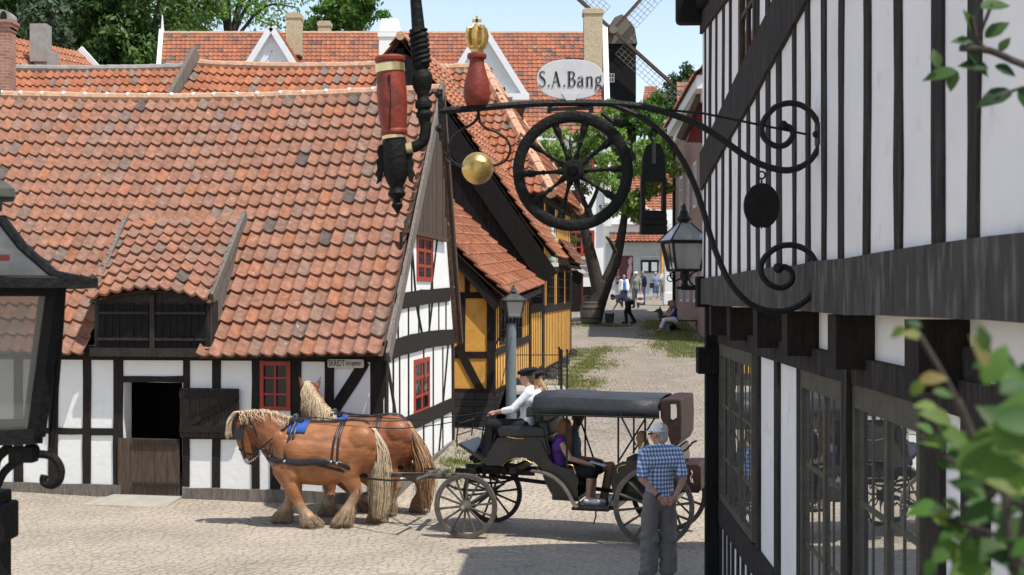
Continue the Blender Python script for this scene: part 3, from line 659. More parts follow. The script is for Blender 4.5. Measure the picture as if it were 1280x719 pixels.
for cx in (340,604):
    hw=P(cx+54,124,YC+.4).x-P(cx,124,YC+.4).x; ap=P(cx,38,YC+.4); zb_=P(0,122,YC+.4).z; M=MB('whitepaint')
    D0=V((ap.x-hw,ap.y,zb_)); D1=V((ap.x+hw,ap.y,zb_))
    M.prism([D0,D1,ap],V((0,.2,0))); g_=M.build('gable',C_)
    M=MB('whitepaint'); off=V((0,-.15,0))
    M.bar(D0+off,ap+off+V((0,0,.1)),.45,.32); M.bar(D1+off,ap+off+V((0,0,.1)),.45,.32); M.box((D0+D1)/2+off,(2*hw+.3,.5,.35))
    M.bar(V((ap.x-hw*.62,ap.y+.0,zb_+.4)),V((ap.x,ap.y,ap.z-1.1)),.12,.10,up=(0,-1,0)); M.bar(V((ap.x+hw*.62,ap.y,zb_+.4)),V((ap.x,ap.y,ap.z-1.1)),.12,.10,up=(0,-1,0))
    M.box(V((ap.x-hw*.8,ap.y+.2,zb_-1.6)),(.5,.5,3)); M.box(V((ap.x+hw*.8,ap.y+.2,zb_-1.6)),(.5,.5,3)); M.box(V((ap.x,ap.y+.35,zb_-1.6)),(hw*1.6,.3,3))
    M.build('cornice',g_)
    for sgn in (-1,1):
        e0_=V((ap.x+sgn*hw*1.04,ap.y-.1,zb_+.12)); r0_=V((ap.x,ap.y-.1,ap.z+.28)); bk=V((0,6.6,0)); bk2=V((0,5.6,0))
        if sgn>0: S,W,L=planeS(e0_,e0_+bk*.45,r0_,r0_+bk2)
        else: S,W,L=planeS(e0_+bk*.45,e0_,r0_+bk2,r0_)
        roof('gable_roof',g_,S,W,L,tw=.28,rh=.36,nu=3,pal=PAL_N,seed=int(cx)+sgn,amp=.045)
    window(Plane((ap.x-5,ap.y+.19),(1,0)),5-.8,5+.8,zb_-2.4,zb_-.5,2,2,g_,fw=.15,bar=.1,d=.05)
def chimney(parent,px,py0,py1,wpx,Y,mat,capm=None,dp=None):
    a=P(px,py0,Y); b=P(px,py1,Y); w_=wpx/F*Y; M=MB(mat); M.box((a+b)/2,(w_,dp or w_,a.z-b.z))
    if capm: M.use(capm)
    M.box(a+V((0,0,-.12)),(w_*1.12,(dp or w_)*1.12,.24)); M.box(a+V((0,0,.03)),(w_*.9,(dp or w_)*.9,.1)); return M.build('chimney',parent)
chimney(C_,368,19,70,18,YC+4,'yellowbrick'); chimney(C_,406,29,60,15,YC+7,'yellowbrick'); chimney(C_,741,14,90,23,YC+3.0,'yellowbrick')
o=chimney(C_,488,43,140,26,YC-.6,'plaster'); M=MB('plaster'); a=P(488,42,YC-.6); w_=13/F*YC
M.hexa([a+V((-w_,-w_,0)),a+V((w_,-w_,0)),a+V((w_,w_,0)),a+V((-w_,w_,0)),a+V((-w_*.78,-w_*.78,.72)),a+V((w_*.78,-w_*.78,.72)),a+V((w_*.78,w_*.78,.72)),a+V((-w_*.78,w_*.78,.72))]); M.build('chimney_cap',o)
PC=Plane((-30,YC+.3),(1,0))
for (x0,x1,y0,y1) in ((712,743,288,320),(678,703,196,224),(712,743,196,224),(640,668,288,320)):
    s0,zt=PC.at(x0,y0); s1,zb_=PC.at(x1,y1); window(PC,s0,s1,zb_,zt,4,3,C_,fw=.14,bar=.07,d=.06,mull=2)
M=MB('blocks'); s0,zt=PC.at(690,324); s1,zb_=PC.at(747,347); rect(M,PC,s0,s1,zb_,zt,-.05,.12); M.build('stone_base',C_)
M=MB('whitepaint'); rect(M,PC,s0,s1+.1,zb_-.5,zb_,-.05,.3); M.build('base_course',C_)
M=MB('ink'); rect(M,PC,s0,s1+.1,2,zb_-.5,-.05,.14); M.build('dark_plinth',C_)
# ================================================================== ochre houses along the street
sdir=V((2.23,15,0)).normalized(); wdir=V((-sdir.y,sdir.x,0))
O1=V((-.379,28,0))
PF=Plane(O1.xy,(-wdir.x,-wdir.y))      # gable wall facing camera: s<=0 to the left
PW=Plane(O1.xy,(sdir.x,sdir.y))        # street wall, s = depth, normal to +X
Y1=thing('ochre_house','low ochre half-timbered house with flared tile eave behind the white stable','house',(-2.5,29.5,.5))
zg=.5; D1=5.44; zE1=3.2; hw=3.0; zR1=6.55
M=MB('yellow')
M.add([PF.pt(-2*hw,zg),PF.pt(0,zg),PF.pt(0,zE1),PF.pt(-hw,zR1-.1),PF.pt(-2*hw,zE1)],[(0,1,2,3,4)])
M.add([PW.pt(0,zg),PW.pt(D1,zg),PW.pt(D1,zE1+.1),PW.pt(0,zE1+.1)],[(0,1,2,3)]); M.build('wall',Y1)
M=MB('plinth'); zs=PF.at(590,491)[1]
rect(M,PF,-2*hw,0.0,0,zs,-.1,.05); rect(M,PW,.0,D1,0,zs-.05,-.1,.05); M.build('stone_plinth',Y1)
M=MB('timber'); fx=lambda px: PF.sx(px); fz=lambda px,py: PF.at(px,py)[1]
timber(M,PF,(-2*hw,zs),(0,zs),.16,d=.03)
timber(M,PF,(-2*hw,fz(590,444)),(0,fz(590,444)),.14)
timber(M,PF,(-2*hw,fz(590,369)),(0,fz(590,369)),.13)
timber(M,PF,(-.06,zs),(-.06,zE1),.16,d=.028)
timber(M,PF,(fx(577.5),fz(578,440)),(fx(577.5),fz(578,370)),.145)
timber(M,PF,(fx(584.5),fz(584,366)),(fx(584.5),fz(584,330)),.12)
timber(M,PF,(fx(571),fz(571,432)),(fx(602),fz(602,490)),.17,d=.027)
# verge board
for a_,b_ in (((552,283),(578,318)),((578,318),(600,349)),((600,349),(613,365))): pass
timber(M,PF,(-hw,zR1-.06),(.10,zE1-.20),.20,d=.15,base=.0,jit=.003)
timber(M,PF,(-hw,zR1-.12),(-2*hw,zE1-.20),.26,d=.17,jit=.003)
# street wall timbers
wx=lambda px: PW.sx(px); wz=lambda px,py: PW.at(px,py)[1]
timber(M,PW,(0,zs-.03),(D1,zs+.05),.16,d=.028); 
zsill=wz(640,434); timber(M,PW,(0,wz(622,441)),(D1,wz(660,423)),.15,d=.026); timber(M,PW,(0,zE1-.02),(D1,zE1-.02),.2,d=.03)
for i in range(15):
    s=.12+i*(D1-.2)/14; timber(M,PW,(s,zs),(s,wz(640,432)),.07,d=.008)
for s in (.25,.5,D1-1.25,D1-.95,D1-.65,D1-.35,D1-.1): timber(M,PW,(s,wz(640,432)),(s,zE1),.07,d=.010)
timber(M,PW,(.06,zs),(.06,zE1),.14,d=.028)
M.build('timber_frame',Y1)
o=window(PW,.72,D1-1.5,wz(640,428),wz(640,352)-.1,6,4,Y1,fm='timber',fw=.06,bar=.03,d=.03,mull=3)
eF=PF.pt(.24,3.10,.20); eB=PW.pt(D1,3.42,.24); rF=PF.pt(-hw,zR1,.20); rB=PF.pt(-hw,zR1,-D1)
S,W,L=planeS(eF,eB,rF,rB,flare=.12); roof('roof',Y1,S,W,L,tw=.22,rh=.30,nu=6,pal=PAL_S,seed=51)
S,W,L=planeS(PF.pt(-2*hw-.2,3.1,-D1),PF.pt(-2*hw-.2,3.1,.20),rB,rF); roof('roof',Y1,S,W,L,tw=.3,rh=.34,nu=3,pal=PAL_S,seed=52)
ridgecaps('ridge_tiles',Y1,rF,rB)
M=MB('doordark'); M.bar(eF+V((0,-.03,-.06)),eB+V((0,0,-.06)),.16,.12); M.build('eave_board',Y1)
# ---- Y2: black boarded gable
O2=PW.pt(D1,0); PF2=Plane(O2.xy,(-wdir.x,-wdir.y)); PW2=PW
Y2=thing('ochre_house','ochre shop house whose tall gable is clad in black boards','house',(-2,35.5,.8))
zp=PF2.at(502,46)[1]; zE2=PF2.at(688,322)[1]; sp_=PF2.sx(502); sE=PF2.sx(688); D2=2.6
M=MB('blackwood'); nb=34; zbot=PF2.at(655,332)[1]
sl=2*sp_-sE
for i in range(nb):
    a_=sl+(sE-.25-sl)*i/nb; b_=sl+(sE-.25-sl)*(i+1)/nb-.014; m_=(a_+b_)/2
    zt=zp-.25-(zp-zE2)*abs(m_-sp_)/(sE-sp_)
    rect(M,PF2,a_,b_,zbot-.02,max(zbot+.05,zt),-.05,.05+RNG.uniform(0,.015))
M.build('black_boarding',Y2)
M=MB('yellow'); M.add([PF2.pt(sl+.6,.8),PF2.pt(0,.8),PF2.pt(0,zE2),PF2.pt(sp_,zp-.3),PF2.pt(sl+.6,zE2)],[(0,1,2,3,4)]); M.add([PW.pt(D1,.8),PW.pt(D1+D2+.4,.8),PW.pt(D1+D2+.4,zE2+.15),PW.pt(D1,zE2+.15)],[(0,1,2,3)]); M.build('wall',Y2)
M=MB('blackwood')
timber(M,PF2,(sp_-.02,zp-.62),(sE-.02,zE2-.52),.50,d=.09,base=.06,jit=.004); timber(M,PF2,(sp_+.02,zp-.62),(sl,zE2-.52),.50,d=.09,base=.06,jit=.004)
rect(M,PF2,fx(600)-2,-.02,zbot-.10,zbot,-.02,.12); M.build('verge_board',Y2)
eF=PF2.pt(sE,zE2,.16); eB=PF2.pt(sE,zE2,-D2); rF=PF2.pt(sp_,zp,.16); rB=PF2.pt(sp_,zp,-7.5)
S,W,L=planeS(eF,eB,rF,rB,flare=.08); roof('roof',Y2,S,W,L,tw=.23,rh=.33,nu=6,pal=PAL_S,seed=55)
S,W,L=planeS(PF2.pt(sl,zE2,-D2),PF2.pt(sl,zE2,.16),rB,rF); roof('roof',Y2,S,W,L,tw=.3,rh=.34,nu=3,pal=PAL_S,seed=56)
ridgecaps('ridge_tiles',Y2,rF,rB)
# ---- shared street wall of Y2/Y3
s2a,s2b=D1,15.2
Y3=thing('ochre_house','tall ochre house with hipped tile roof and leaded windows at the street bend','house',(.5,40,1.2))
sY3=D1+D2; zE3=5.9
PF3=Plane(PW.pt(sY3,0).xy,(-wdir.x,-wdir.y))
M=MB('yellow'); M.add([PW.pt(sY3,.8),PW.pt(s2b,.8),PW.pt(s2b,zE3),PW.pt(sY3,zE3)],[(0,1,2,3)])
M.add([PF3.pt(-9,.8),PF3.pt(0,.8),PF3.pt(0,zE3),PF3.pt(-9,zE3)],[(0,1,2,3)])
PE3=Plane(PW.pt(s2b,0).xy,(wdir.x,wdir.y)); M.add([PE3.pt(0,.8),PE3.pt(9,.8),PE3.pt(9,zE3),PE3.pt(0,zE3)],[(0,1,2,3)]); M.build('wall',Y3)
def street_frame(house,sa,sb,ztop):
    M=MB('timber')
    z1=PW.at(690,420)[1]; zs2=PW.at(690,461)[1]; z2=PW.at(690,386)[1]
    timber(M,PW,(sa,zs2),(sb,zs2+.12),.2,d=.03); timber(M,PW,(sa,z2),(sb,z2+.05),.18,d=.028)
    timber(M,PW,(sa,PW.at(690,332)[1]),(sb,PW.at(690,332)[1]),.16,d=.03)
    k=int((sb-sa)/.36)
    for i in range(k+1):
        s=sa+.07+i*(sb-sa-.14)/k; timber(M,PW,(s,zs2),(s,z2),.075,d=.007)
    timber(M,PW,(sa+.08,zs2),(sa+.08,ztop),.16,d=.03); timber(M,PW,(sb-.08,zs2),(sb-.08,ztop),.16,d=.03)
    return M,zs2,z2
M,zs2,z2=street_frame(Y2,D1,sY3,zE2); 
timber(M,PF2,(-.08,1.2),(-.08,zbot),.2,d=.03)
M.build('timber_frame',Y2)
zt2=PW.at(690,338)[1]
window(PW,D1+.35,sY3-.25,z2+.1,zt2,5,4,Y2,fm='timber',fw=.06,bar=.035,d=.035)
M=MB('plinth'); rect(M,PW,D1,sY3,.4,zs2-.08,-.1,.06); M.build('stone_plinth',Y2)
M,_,_=street_frame(Y3,sY3,s2b,zE3)
zt3=PW.at(700,338)[1]
k=[(sY3+.9,sY3+2.4),(sY3+3.3,sY3+4.9),(sY3+5.6,s2b-.5)]
for s in (sY3+.45,sY3+.7,sY3+2.7,sY3+3.0,sY3+5.2): timber(M,PW,(s,z2),(s,zt3),.08,d=.010)
zu0,zu1=PW.at(700,300)[1],PW.at(700,258)[1]
for i in range(14):
    s=sY3+.1+i*(s2b-sY3-.2)/13; timber(M,PW,(s,zt3+.1),(s,zE3),.09,d=.010)
timber(M,PW,(sY3,zE3-.1),(s2b,zE3-.1),.2,d=.03); timber(M,PF3,(-9,zE3-.1),(0,zE3-.1),.2,d=.03); timber(M,PF3,(-.09,.9),(-.09,zE3),.2,d=.03); timber(M,PF3,(-.7,4.2),(-.7,zE3),.14); timber(M,PF3,(-3,4.75),(0,4.75),.14)
M.build('timber_frame',Y3)
for a_,b_ in k: window(PW,a_,b_,z2+.1,zt3,4,4,Y3,fm='timber',fw=.06,bar=.035,d=.035)
for a_,b_ in ((sY3+.8,sY3+2.6),(sY3+3.6,sY3+5.2)): window(PW,a_,b_,zu0+.35,zu1+.1,4,3,Y3,fm='timber',fw=.06,bar=.035,d=.035)
M=MB('plinth'); rect(M,PW,sY3,s2b,.4,zs2-.08,-.1,.065); 
for i in range(9): r_=RNG.uniform(.10,.17); M.sphere(PW.pt(sY3+.4+i*.78+RNG.uniform(-.2,.2),gz(0,36+i*.78)+.04,.13+RNG.uniform(0,.1)),(r_,r_*1.2,r_),8,6)
M.build('stone_plinth',Y3)
# hipped roof
ov=.35
c0=PF3.pt(.30,zE3,.4); c1=PW.pt(s2b+.3,zE3,.30); cL=PF3.pt(-9,zE3,.4); cLb=PE3.pt(9,zE3,.3)
rz3=P(0,82,39.5).z; dep=s2b-sY3; rP=PF3.pt(-2.2,rz3,-dep/2); rQ=PF3.pt(-9,rz3,-dep/2)
S,W,L=planeS(cL,c0,PF3.pt(-9,rz3,-dep/2),PF3.pt(.42,rz3,-dep/2)); hipw=2.62
roof('roof',Y3,S,W,L,tw=.24,rh=.34,nu=6,pal=PAL_N,seed=61,mask=lambda a,b:a<W-hipw*b/L)
W3,L3=W,L
S,W,L=planeS(c0,c1,PF3.pt(-2.2,rz3,.4),PF3.pt(-2.2,rz3,-dep-.3))
roof('roof',Y3,S,W,L,tw=.24,rh=.34,nu=4,pal=PAL_N,seed=62,mask=lambda a,b:W/2*b/L<a<W-W/2*b/L)
S,W,L=planeS(c1,cLb,PE3.pt(-.42,rz3,-dep/2),PE3.pt(9,rz3,-dep/2)); roof('roof',Y3,S,W,L,tw=.4,rh=.4,nu=3,pal=PAL_N,seed=63,mask=lambda a,b:a>hipw*b/L)
ridgecaps('hip_tiles',Y3,c0,rP,.16,.4); ridgecaps('ridge_tiles',Y3,rQ,rP,.14,.4); ridgecaps('hip_tiles',Y3,c1,rP,.15,.4)
# small tiled canopy over the side bay and the white carved figure
S,W,L=planeS(PW.pt(sY3+3.6,4.2,.42),PW.pt(s2b-.5,4.2,.42),PW.pt(sY3+3.6,4.85,0),PW.pt(s2b-.5,4.85,0)); roof('canopy',Y3,S,W,L,tw=.24,rh=.3,nu=4,pal=PAL_A,seed=64)
M=MB('doordark'); M.prism([PW.pt(sY3+3.6,4.10,.38),PW.pt(sY3+3.6,4.12,0),PW.pt(sY3+3.6,4.78,0)],sdir*.06); M.prism([PW.pt(s2b-.56,4.10,.38),PW.pt(s2b-.56,4.12,0),PW.pt(s2b-.56,4.78,0)],sdir*.06); rect(M,PW,sY3+3.6,s2b-.5,4.05,4.12,.3,.40); M.build('canopy_frame',Y3)
MT['verdigris']=mk('verdigris_paint',(.30,.38,.34),.5,.4,9)
fp=PW.pt(sY3+.95,PW.at(694,331)[1],.12)
st=thing('carved_figure','pale green and white carved figure fixed to the corner of the tall ochre house','statue',fp)
M=MB('verdigris'); M.lathe([(.14,0),(.16,.08),(.12,.2),(.15,.4),(.17,.62),(.12,.78),(.06,.84)],fp,(0,0,1),10); M.tube([fp+V((-.05,-.1,.7)),fp+V((.14,-.16,.45)),fp+V((.0,-.2,.4))],.045,6); M.build('robe',st,smooth='all')
M=MB('whitepaint'); M.sphere(fp+V((0,0,.95)),(.09,.09,.12),10,8); M.lathe([(.11,1.0),(.13,1.06),(.05,1.12)],fp,(0,0,1),10); M.box(fp+V((0,0,-.05)),(.4,.3,.1)); M.build('head',st,smooth=True)
# landing with railings and steps in front of Y1
lp=V((.55,28.6,gz(0,28.6)))
ld=thing('stone_landing','raised stone landing with thin iron railing beside the ochre house','landing',lp)
M=MB('darkstone'); zt=P(0,492,28).z; M.box(V((lp.x-.05,28.7,(zt+.3)/2)),(1.15,1.7,zt-.3)); M.use('stone').box(V((lp.x-.05,28.7,zt+.03)),(1.25,1.8,.07)); M.build('plinth',ld)
M=MB('iron')
for (x,y) in ((.0,27.85),(1.02,27.85),(1.02,28.4),(1.02,29.5),(1.14,28.1)): M.tube([V((x,y,zt)),V((x,y,zt+.85))],.018,6); M.sphere(V((x,y,zt+.88)),.03,8,6)
for zz in (.32,.8): M.tube([V((-.1,27.85,zt+zz)),V((1.02,27.85,zt+zz)),V((1.02,29.5,zt+zz))],.011,6)
M.build('railing',ld)
# ================================================================== house H on the right (near)
def rndH(): return random.Random(77)
uD=V((.0424,1,0)).normalized()
PU=Plane((2.1-.0424*15,0),(uD.x,uD.y),side=-1)      # upper wall plane; s=distance along, normal -X
PL=Plane((2.29-.0424*15,0),(uD.x,uD.y),side=-1)     # lower wall
Hh=thing('timber_house','tall white house with close black studs and jettied upper floor on the right','house',(4,9,0))
sE0,sE1=2.2,15.0
zb0,zb1=3.115,3.40
M=MB('plasterH'); rect(M,PU,sE0,sE1,zb0+.02,7.0,-.25,0); M.build('upper_wall',Hh)
hW=[(9.55-.0,0),]
wins_=[(12.07,14.72),(6.28,9.52)]
ZW0,ZW1=1.02,2.71
M=MB('plasterH'); wall_holes(M,PL,sE0,sE1,0,zb0,[],0); 
M.add([PL.pt(sE1,0,0),PL.pt(sE1,0,-6),PL.pt(sE1,7,-6),PL.pt(sE1,7,0)],[(0,1,2,3)]); M.add([PL.pt(sE0,0,0),PL.pt(sE0,0,-6),PL.pt(sE0,7,-6),PL.pt(sE0,7,0)],[(3,2,1,0)]); M.build('lower_wall',Hh)
M=MB('timberH'); rngH=random.Random(8)
ys=[14.7,14.1,13.5,12.95,12.35,11.7,11.1,10.55,10.0,9.45,8.85,8.33,7.83,7.27,6.68,6.05,5.38,4.85,4.25,3.65,3.05,2.5]
for y in ys:
    timber(M,PU,(y,zb1-.03),(y,6.9),.145+rngH.uniform(-.04,.045),d=.013,jit=.014,n=9,rng=rngH,bend=rngH.uniform(-.07,.07))
timber(M,PU,(15.0,4.58),(7.9,5.25),.42,d=.032,jit=.015,n=10,rng=rngH)
timber(M,PU,(2.3,5.3),(15,6.2),.2,d=.03,rng=rngH)
# lower studs
lw=[(11.83,.15),(10.75,.19),(9.68,.16),(14.83,.2),(6.1,.25),(5.5,.3),(4.6,.25),(3.6,.25)]
for y,w_ in lw: timber(M,PL,(y,0),(y,zb0-.12),w_,d=.03,n=5,rng=rngH)
timber(M,PL,(sE0,.88),(sE1,.88),.26,d=.04,n=10,rng=rngH)
timber(M,PL,(sE0,zb0-.335),(sE1,zb0-.335),.16,d=.05,n=10,rng=rngH)
for y in (14.4,14.05,13.7,13.3,12.9,12.5): timber(M,PL,(y,0),(y,.8),.10,d=.022,rng=rngH)
M.build('timber_frame',Hh)
M=MB('beamH')
# jetty beam (bressummer)
vs=[];N=16
for i in range(N+1):
    s=sE0+(sE1+.04-sE0)*i/N; j=rngH.uniform(-.012,.012); k=rngH.uniform(-.010,.010)
    vs+=[PU.pt(s,zb0+j,.045),PU.pt(s,zb1+k,.045),PU.pt(s,zb1+k,-.26),PU.pt(s,zb0+j,-.26)]
fs=[]
for i in range(N):
    o=i*4;q=o+4
    for a_ in range(4): fs.append((o+a_,o+(a_+1)%4,q+(a_+1)%4,q+a_))
fs+=[(0,1,2,3),(N*4+3,N*4+2,N*4+1,N*4)]
M.add(vs,fs); M.build('jetty_beam',Hh)
M=MB('timber')
for y in (14.0,12.4,10.6,9.15,7.5,5.75,4.1,2.8):
    w_=.24
    M=MB('timber'); rect(M,PU,y-w_/2,y+w_/2,zb0-.31,zb0-.012,-.24,.02); M.build('joist_end',Hh)
M=MB('blackwood'); rect(M,PU,14.78,14.99,0,zb0-.005,-.26,-.02); rect(M,PU,14.74,15.06,zb0-.03,zb1+.02,-.2,.075); rect(M,PU,14.7,15.03,zb0-.75,zb0-.47,-.25,.07); M.build('corner_post',Hh)
M=MB('blackwood'); zc0=P(0,33,15).z; rect(M,PU,2.2,15.0,zc0+.12,zc0+.46,-.3,.10); rect(M,PU,14.75,15.02,zc0,zc0+.45,-.3,.30); 
M.build('eave_beam',Hh,bevel=.05)
M=MB('blackwood'); M.add([PU.pt(2.2,zc0+.46,.12),PU.pt(15.1,zc0+.46,.12),PU.pt(15.1,zc0+2.2,-3.4),PU.pt(2.2,zc0+2.2,-3.4)],[(0,1,2,3)]); M.add([PU.pt(2.2,zc0+.4,-7.2),PU.pt(15.1,zc0+.4,-7.2),PU.pt(15.1,zc0+2.2,-3.4),PU.pt(2.2,zc0+2.2,-3.4)],[(3,2,1,0)]); M.build('roof',Hh)
# upper window
window(PU,10.62,11.55,5.0,6.1,2,2,Hh,fm='brownwood',fw=.07,bar=.04,d=.03)
# lower windows with reflecting old glass
MT['winframe']=mk('drab_window_paint',(.085,.077,.057),.7,.3,9,.2,40)
def hwin(a,b,nc,mulls):
    W_=MB('winframe'); fw=.06
    rect(W_,PL,a,a+fw,ZW0,ZW1,-.05,.04); rect(W_,PL,b-fw,b,ZW0,ZW1,-.05,.04); rect(W_,PL,a+fw,b-fw,ZW1-.14,ZW1,-.05,.038); rect(W_,PL,a+fw,b-fw,ZW0,ZW0+.08,-.05,.038)
    for m_ in mulls: rect(W_,PL,m_-.038,m_+.038,ZW0+.08,ZW1-.14,-.05,.030)
    edges=[a+fw]+mulls+[b-fw]
    for e0,e1 in zip(edges,edges[1:]):
        for i in range(1,nc): c=e0+(e1-e0)*i/nc; rect(W_,PL,c-.016,c+.016,ZW0+.08,ZW1-.14,-.03,.017)
    for zz in (ZW0+.47,ZW0+1.02): rect(W_,PL,a+fw,b-fw,zz-.018,zz+.018,-.03,.016)
    o=W_.build('window',Hh)
    G=MB('paneH'); G.add([PL.pt(a+.04,ZW0+.04,.012),PL.pt(b-.04,ZW0+.04,.012),PL.pt(b-.04,ZW1-.1,.012),PL.pt(a+.04,ZW1-.1,.012)],[(0,1,2,3)]); G.build('pane',o)
hwin(12.07,14.72,3,[13.0,13.85]); 
hwin(7.92,9.52,3,[8.7]); hwin(6.28,7.78,2,[7.0])
M=MB('timberH'); timber(M,PL,(7.85,.9),(7.85,zb0-.2),.16,d=.075,rng=rngH); M.build('window_post',Hh)
# ================================================================== far street: brick house, gate pillar, grey-white house, kiosk
Rb=thing('brick_house','pink brick house with white cornice lining the right of the street','house',(8,50,1.7))
PR=Plane((6.2,36.0),(1.0/24,1),side=-1); sR=24.0; zRe=P(0,172,60).z
M=MB('brickpink'); rect(M,PR,9.2,sR,.5,zRe,-5,0); M.build('wall',Rb)
M=MB('cream'); rect(M,PR,sR-.9,sR+.05,.5,zRe-.1,-.3,.08); M.build('corner_pilaster',Rb)
M=MB('whitepaint'); rect(M,PR,9.2,sR+.3,zRe-.1,zRe+.35,-.2,.45); rect(M,PR,9.2,sR+.3,zRe-.4,zRe-.1,-.2,.2); M.build('cornice',Rb)
S,W,L=planeS(PR.pt(sR+.3,zRe+.3,.5),PR.pt(9,zRe+.3,.5),PR.pt(sR+.3,zRe+4,-3.5),PR.pt(9,zRe+4,-3.5)); roof('roof',Rb,S,W,L,tw=.4,rh=.4,nu=3,pal=PAL_N,seed=71)
M=MB('kioskred'); 
M.prism([P(858,178,47),P(888,178,46.5),P(888,118,46.5),P(880,118,46.5)],V((1.5,.4,0))); M.build('red_gable',Rb)
M=MB('brownwood'); M.bar(P(851,174,47),P(880,113,46.5),.35,.22); M.build('gable_verge',Rb)
for s in (11,14,17,20):
    for zz in (3.0,6.5): window(PR,s,s+1.1,zz,zz+1.7,2,3,Rb,fm='whitepaint',fw=.1,bar=.05,d=.03)
M=MB('iron'); M.tube([PR.pt(sR-1.2,.8,.15),PR.pt(sR-1.2,zRe-.2,.15),PR.pt(sR-1.2,zRe+.2,.5)],.07,8); M.build('downpipe',Rb)
gp_=P(838,381,68); M=MB('whitepaint'); M.box(gp_+V((0,.3,1.7)),(.56,.6,3.6)); M.box(gp_+V((0,.3,3.55)),(.75,.75,.15)); M.box(gp_+V((0,.3,.3)),(.66,.7,.6)); o=M.build('gate_pillar',loc=gp_,bevel=.02); tag(o,'pale grey-white gate pillar at the far end of the street','pillar')
YG=84.0
G_=thing('grey_house','low pale grey building with tile awning and wide board doors at the street end','house',P(795,372,YG))
PGr=Plane((0,YG),(1,0)); gx=lambda px: PGr.sx(px); gzz=lambda py: PGr.at(700,py)[1]
zg=2.9
M=MB('whitepaint'); rect(M,PGr,gx(752),gx(850),zg,gzz(262),-6,0); M.build('wall',G_)
M=MB('greyboard'); nbd=26
for i in range(nbd):
    a_=gx(770)+(gx(826)-gx(770))*i/nbd; b_=gx(770)+(gx(826)-gx(770))*(i+1)/nbd-.015; rect(M,PGr,a_,b_,zg+.3,gzz(312),-.05,.05+.012*(i%2))
rect(M,PGr,gx(768),gx(828),gzz(311),gzz(304),0,.10); rect(M,PGr,gx(800),gx(824),gzz(322),gzz(320),.05,.14); rect(M,PGr,gx(757),gx(769),zg,gzz(304),0,.12)
M.build('board_doors',G_)
M=MB('yellow'); rect(M,PGr,gx(826.5),gx(833),zg,gzz(303),.02,.14); M.build('ochre_strip',G_)
M=MB('conc'); rect(M,PGr,gx(768),gx(834),zg-.2,zg+.32,-.05,.4); M.build('step',G_)
S,W,L=planeS(PGr.pt(gx(762),gzz(303),1.1),PGr.pt(gx(836),gzz(303),1.1),PGr.pt(gx(762),gzz(291),0),PGr.pt(gx(836),gzz(291),0)); roof('awning',G_,S,W,L,tw=.26,rh=.3,nu=4,pal=PAL_C,seed=81)
M=MB('whitepaint'); M.prism([PGr.pt(gx(752),gzz(277),.1),PGr.pt(gx(838),gzz(277),.1),PGr.pt(gx(838),gzz(281),.1),PGr.pt(gx(752),gzz(281),.1)],V((0,-.4,0))); M.prism([PGr.pt(gx(770),gzz(277),.05),PGr.pt(gx(832),gzz(277),.05),PGr.pt(gx(800),gzz(258),.05)],V((0,-.15,0)))
M.bar(PGr.pt(gx(768),gzz(276),.2),PGr.pt(gx(800),gzz(256),.2),.2,.16); M.bar(PGr.pt(gx(834),gzz(276),.2),PGr.pt(gx(800),gzz(256),.2),.2,.16); M.build('pediment',G_)
S,W,L=planeS(PGr.pt(gx(790),gzz(262),-.2),PGr.pt(gx(858),gzz(262),-.2),PGr.pt(gx(790),gzz(205),-5),PGr.pt(gx(858),gzz(205),-5)); roof('roof',G_,S,W,L,tw=.28,rh=.36,nu=4,pal=PAL_N,seed=82,amp=.045)
M=MB('poster'); rect(M,PGr,gx(770),gx(791),gzz(355),gzz(320),.075,.11); ps=M.build('poster',loc=PGr.pt(gx(780),gzz(355),.1)); tag(ps,'tall plum poster with letters down its edge on the grey doors','poster')
for i,chh in enumerate('PASSION'):
    text_mesh(chh,.24,PGr.pt(gx(772.4),gzz(323.5+4.6*i),.113),(1,0,0),(0,0,1),'kletter' if 'kletter' in MT else 'cream',ps,'lettering')
M=MB('brickpink'); MT['palepink']=mk('pale_print',(.40,.25,.27),.6,.3,8)
M=MB('palepink'); M.prism([PGr.pt(gx(780)+x*.9,gzz(338)+z,.112) for x,z in ((.2,0),(.35,.3),(.25,.6),(.45,.85),(.6,.7),(.5,.4),(.55,.1),(.4,-.5),(.2,-.8))],V((0,-.004,0))); M.build('printed_shape',ps)
M=MB('timber'); rect(M,PGr,gx(801),gx(823),gzz(341),gzz(325),.06,.13); nb_=M.build('notice_board',loc=PGr.pt(gx(812),gzz(341),.1)); tag(nb_,'dark framed notice case holding two white sheets on the grey doors','notice board')
for x0 in (803,814): M=MB('paper'); rect(M,PGr,gx(x0),gx(x0+7),gzz(339),gzz(328),.132,.136); M.build('notice_sheet',nb_)
# kiosk
kp=P(722,367,62); kp.z=gz(0,62)
K_=thing('entrance_porch','small oxblood porch with curved white hood at the end of the ochre house','porch',kp)
M=MB('kioskred'); x0,x1=P(704,0,62).x,P(729,0,62).x; zt=P(0,338,62).z
M.box(V(((x0+x1)/2,62.6,(kp.z+zt)/2)),(x1-x0,1.2,zt-kp.z)); M.build('booth',K_)
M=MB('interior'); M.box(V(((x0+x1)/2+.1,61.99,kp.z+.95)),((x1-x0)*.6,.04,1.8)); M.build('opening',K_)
M=MB('whitepaint'); pts=[P(px,py,61.8) for px,py in ((706,327),(712,329),(718,334),(724,340),(731,343),(732,339),(726,335),(721,329),(714,324),(706,322))]; M.prism(pts,V((0,1.3,0))); M.build('curved_hood',K_)
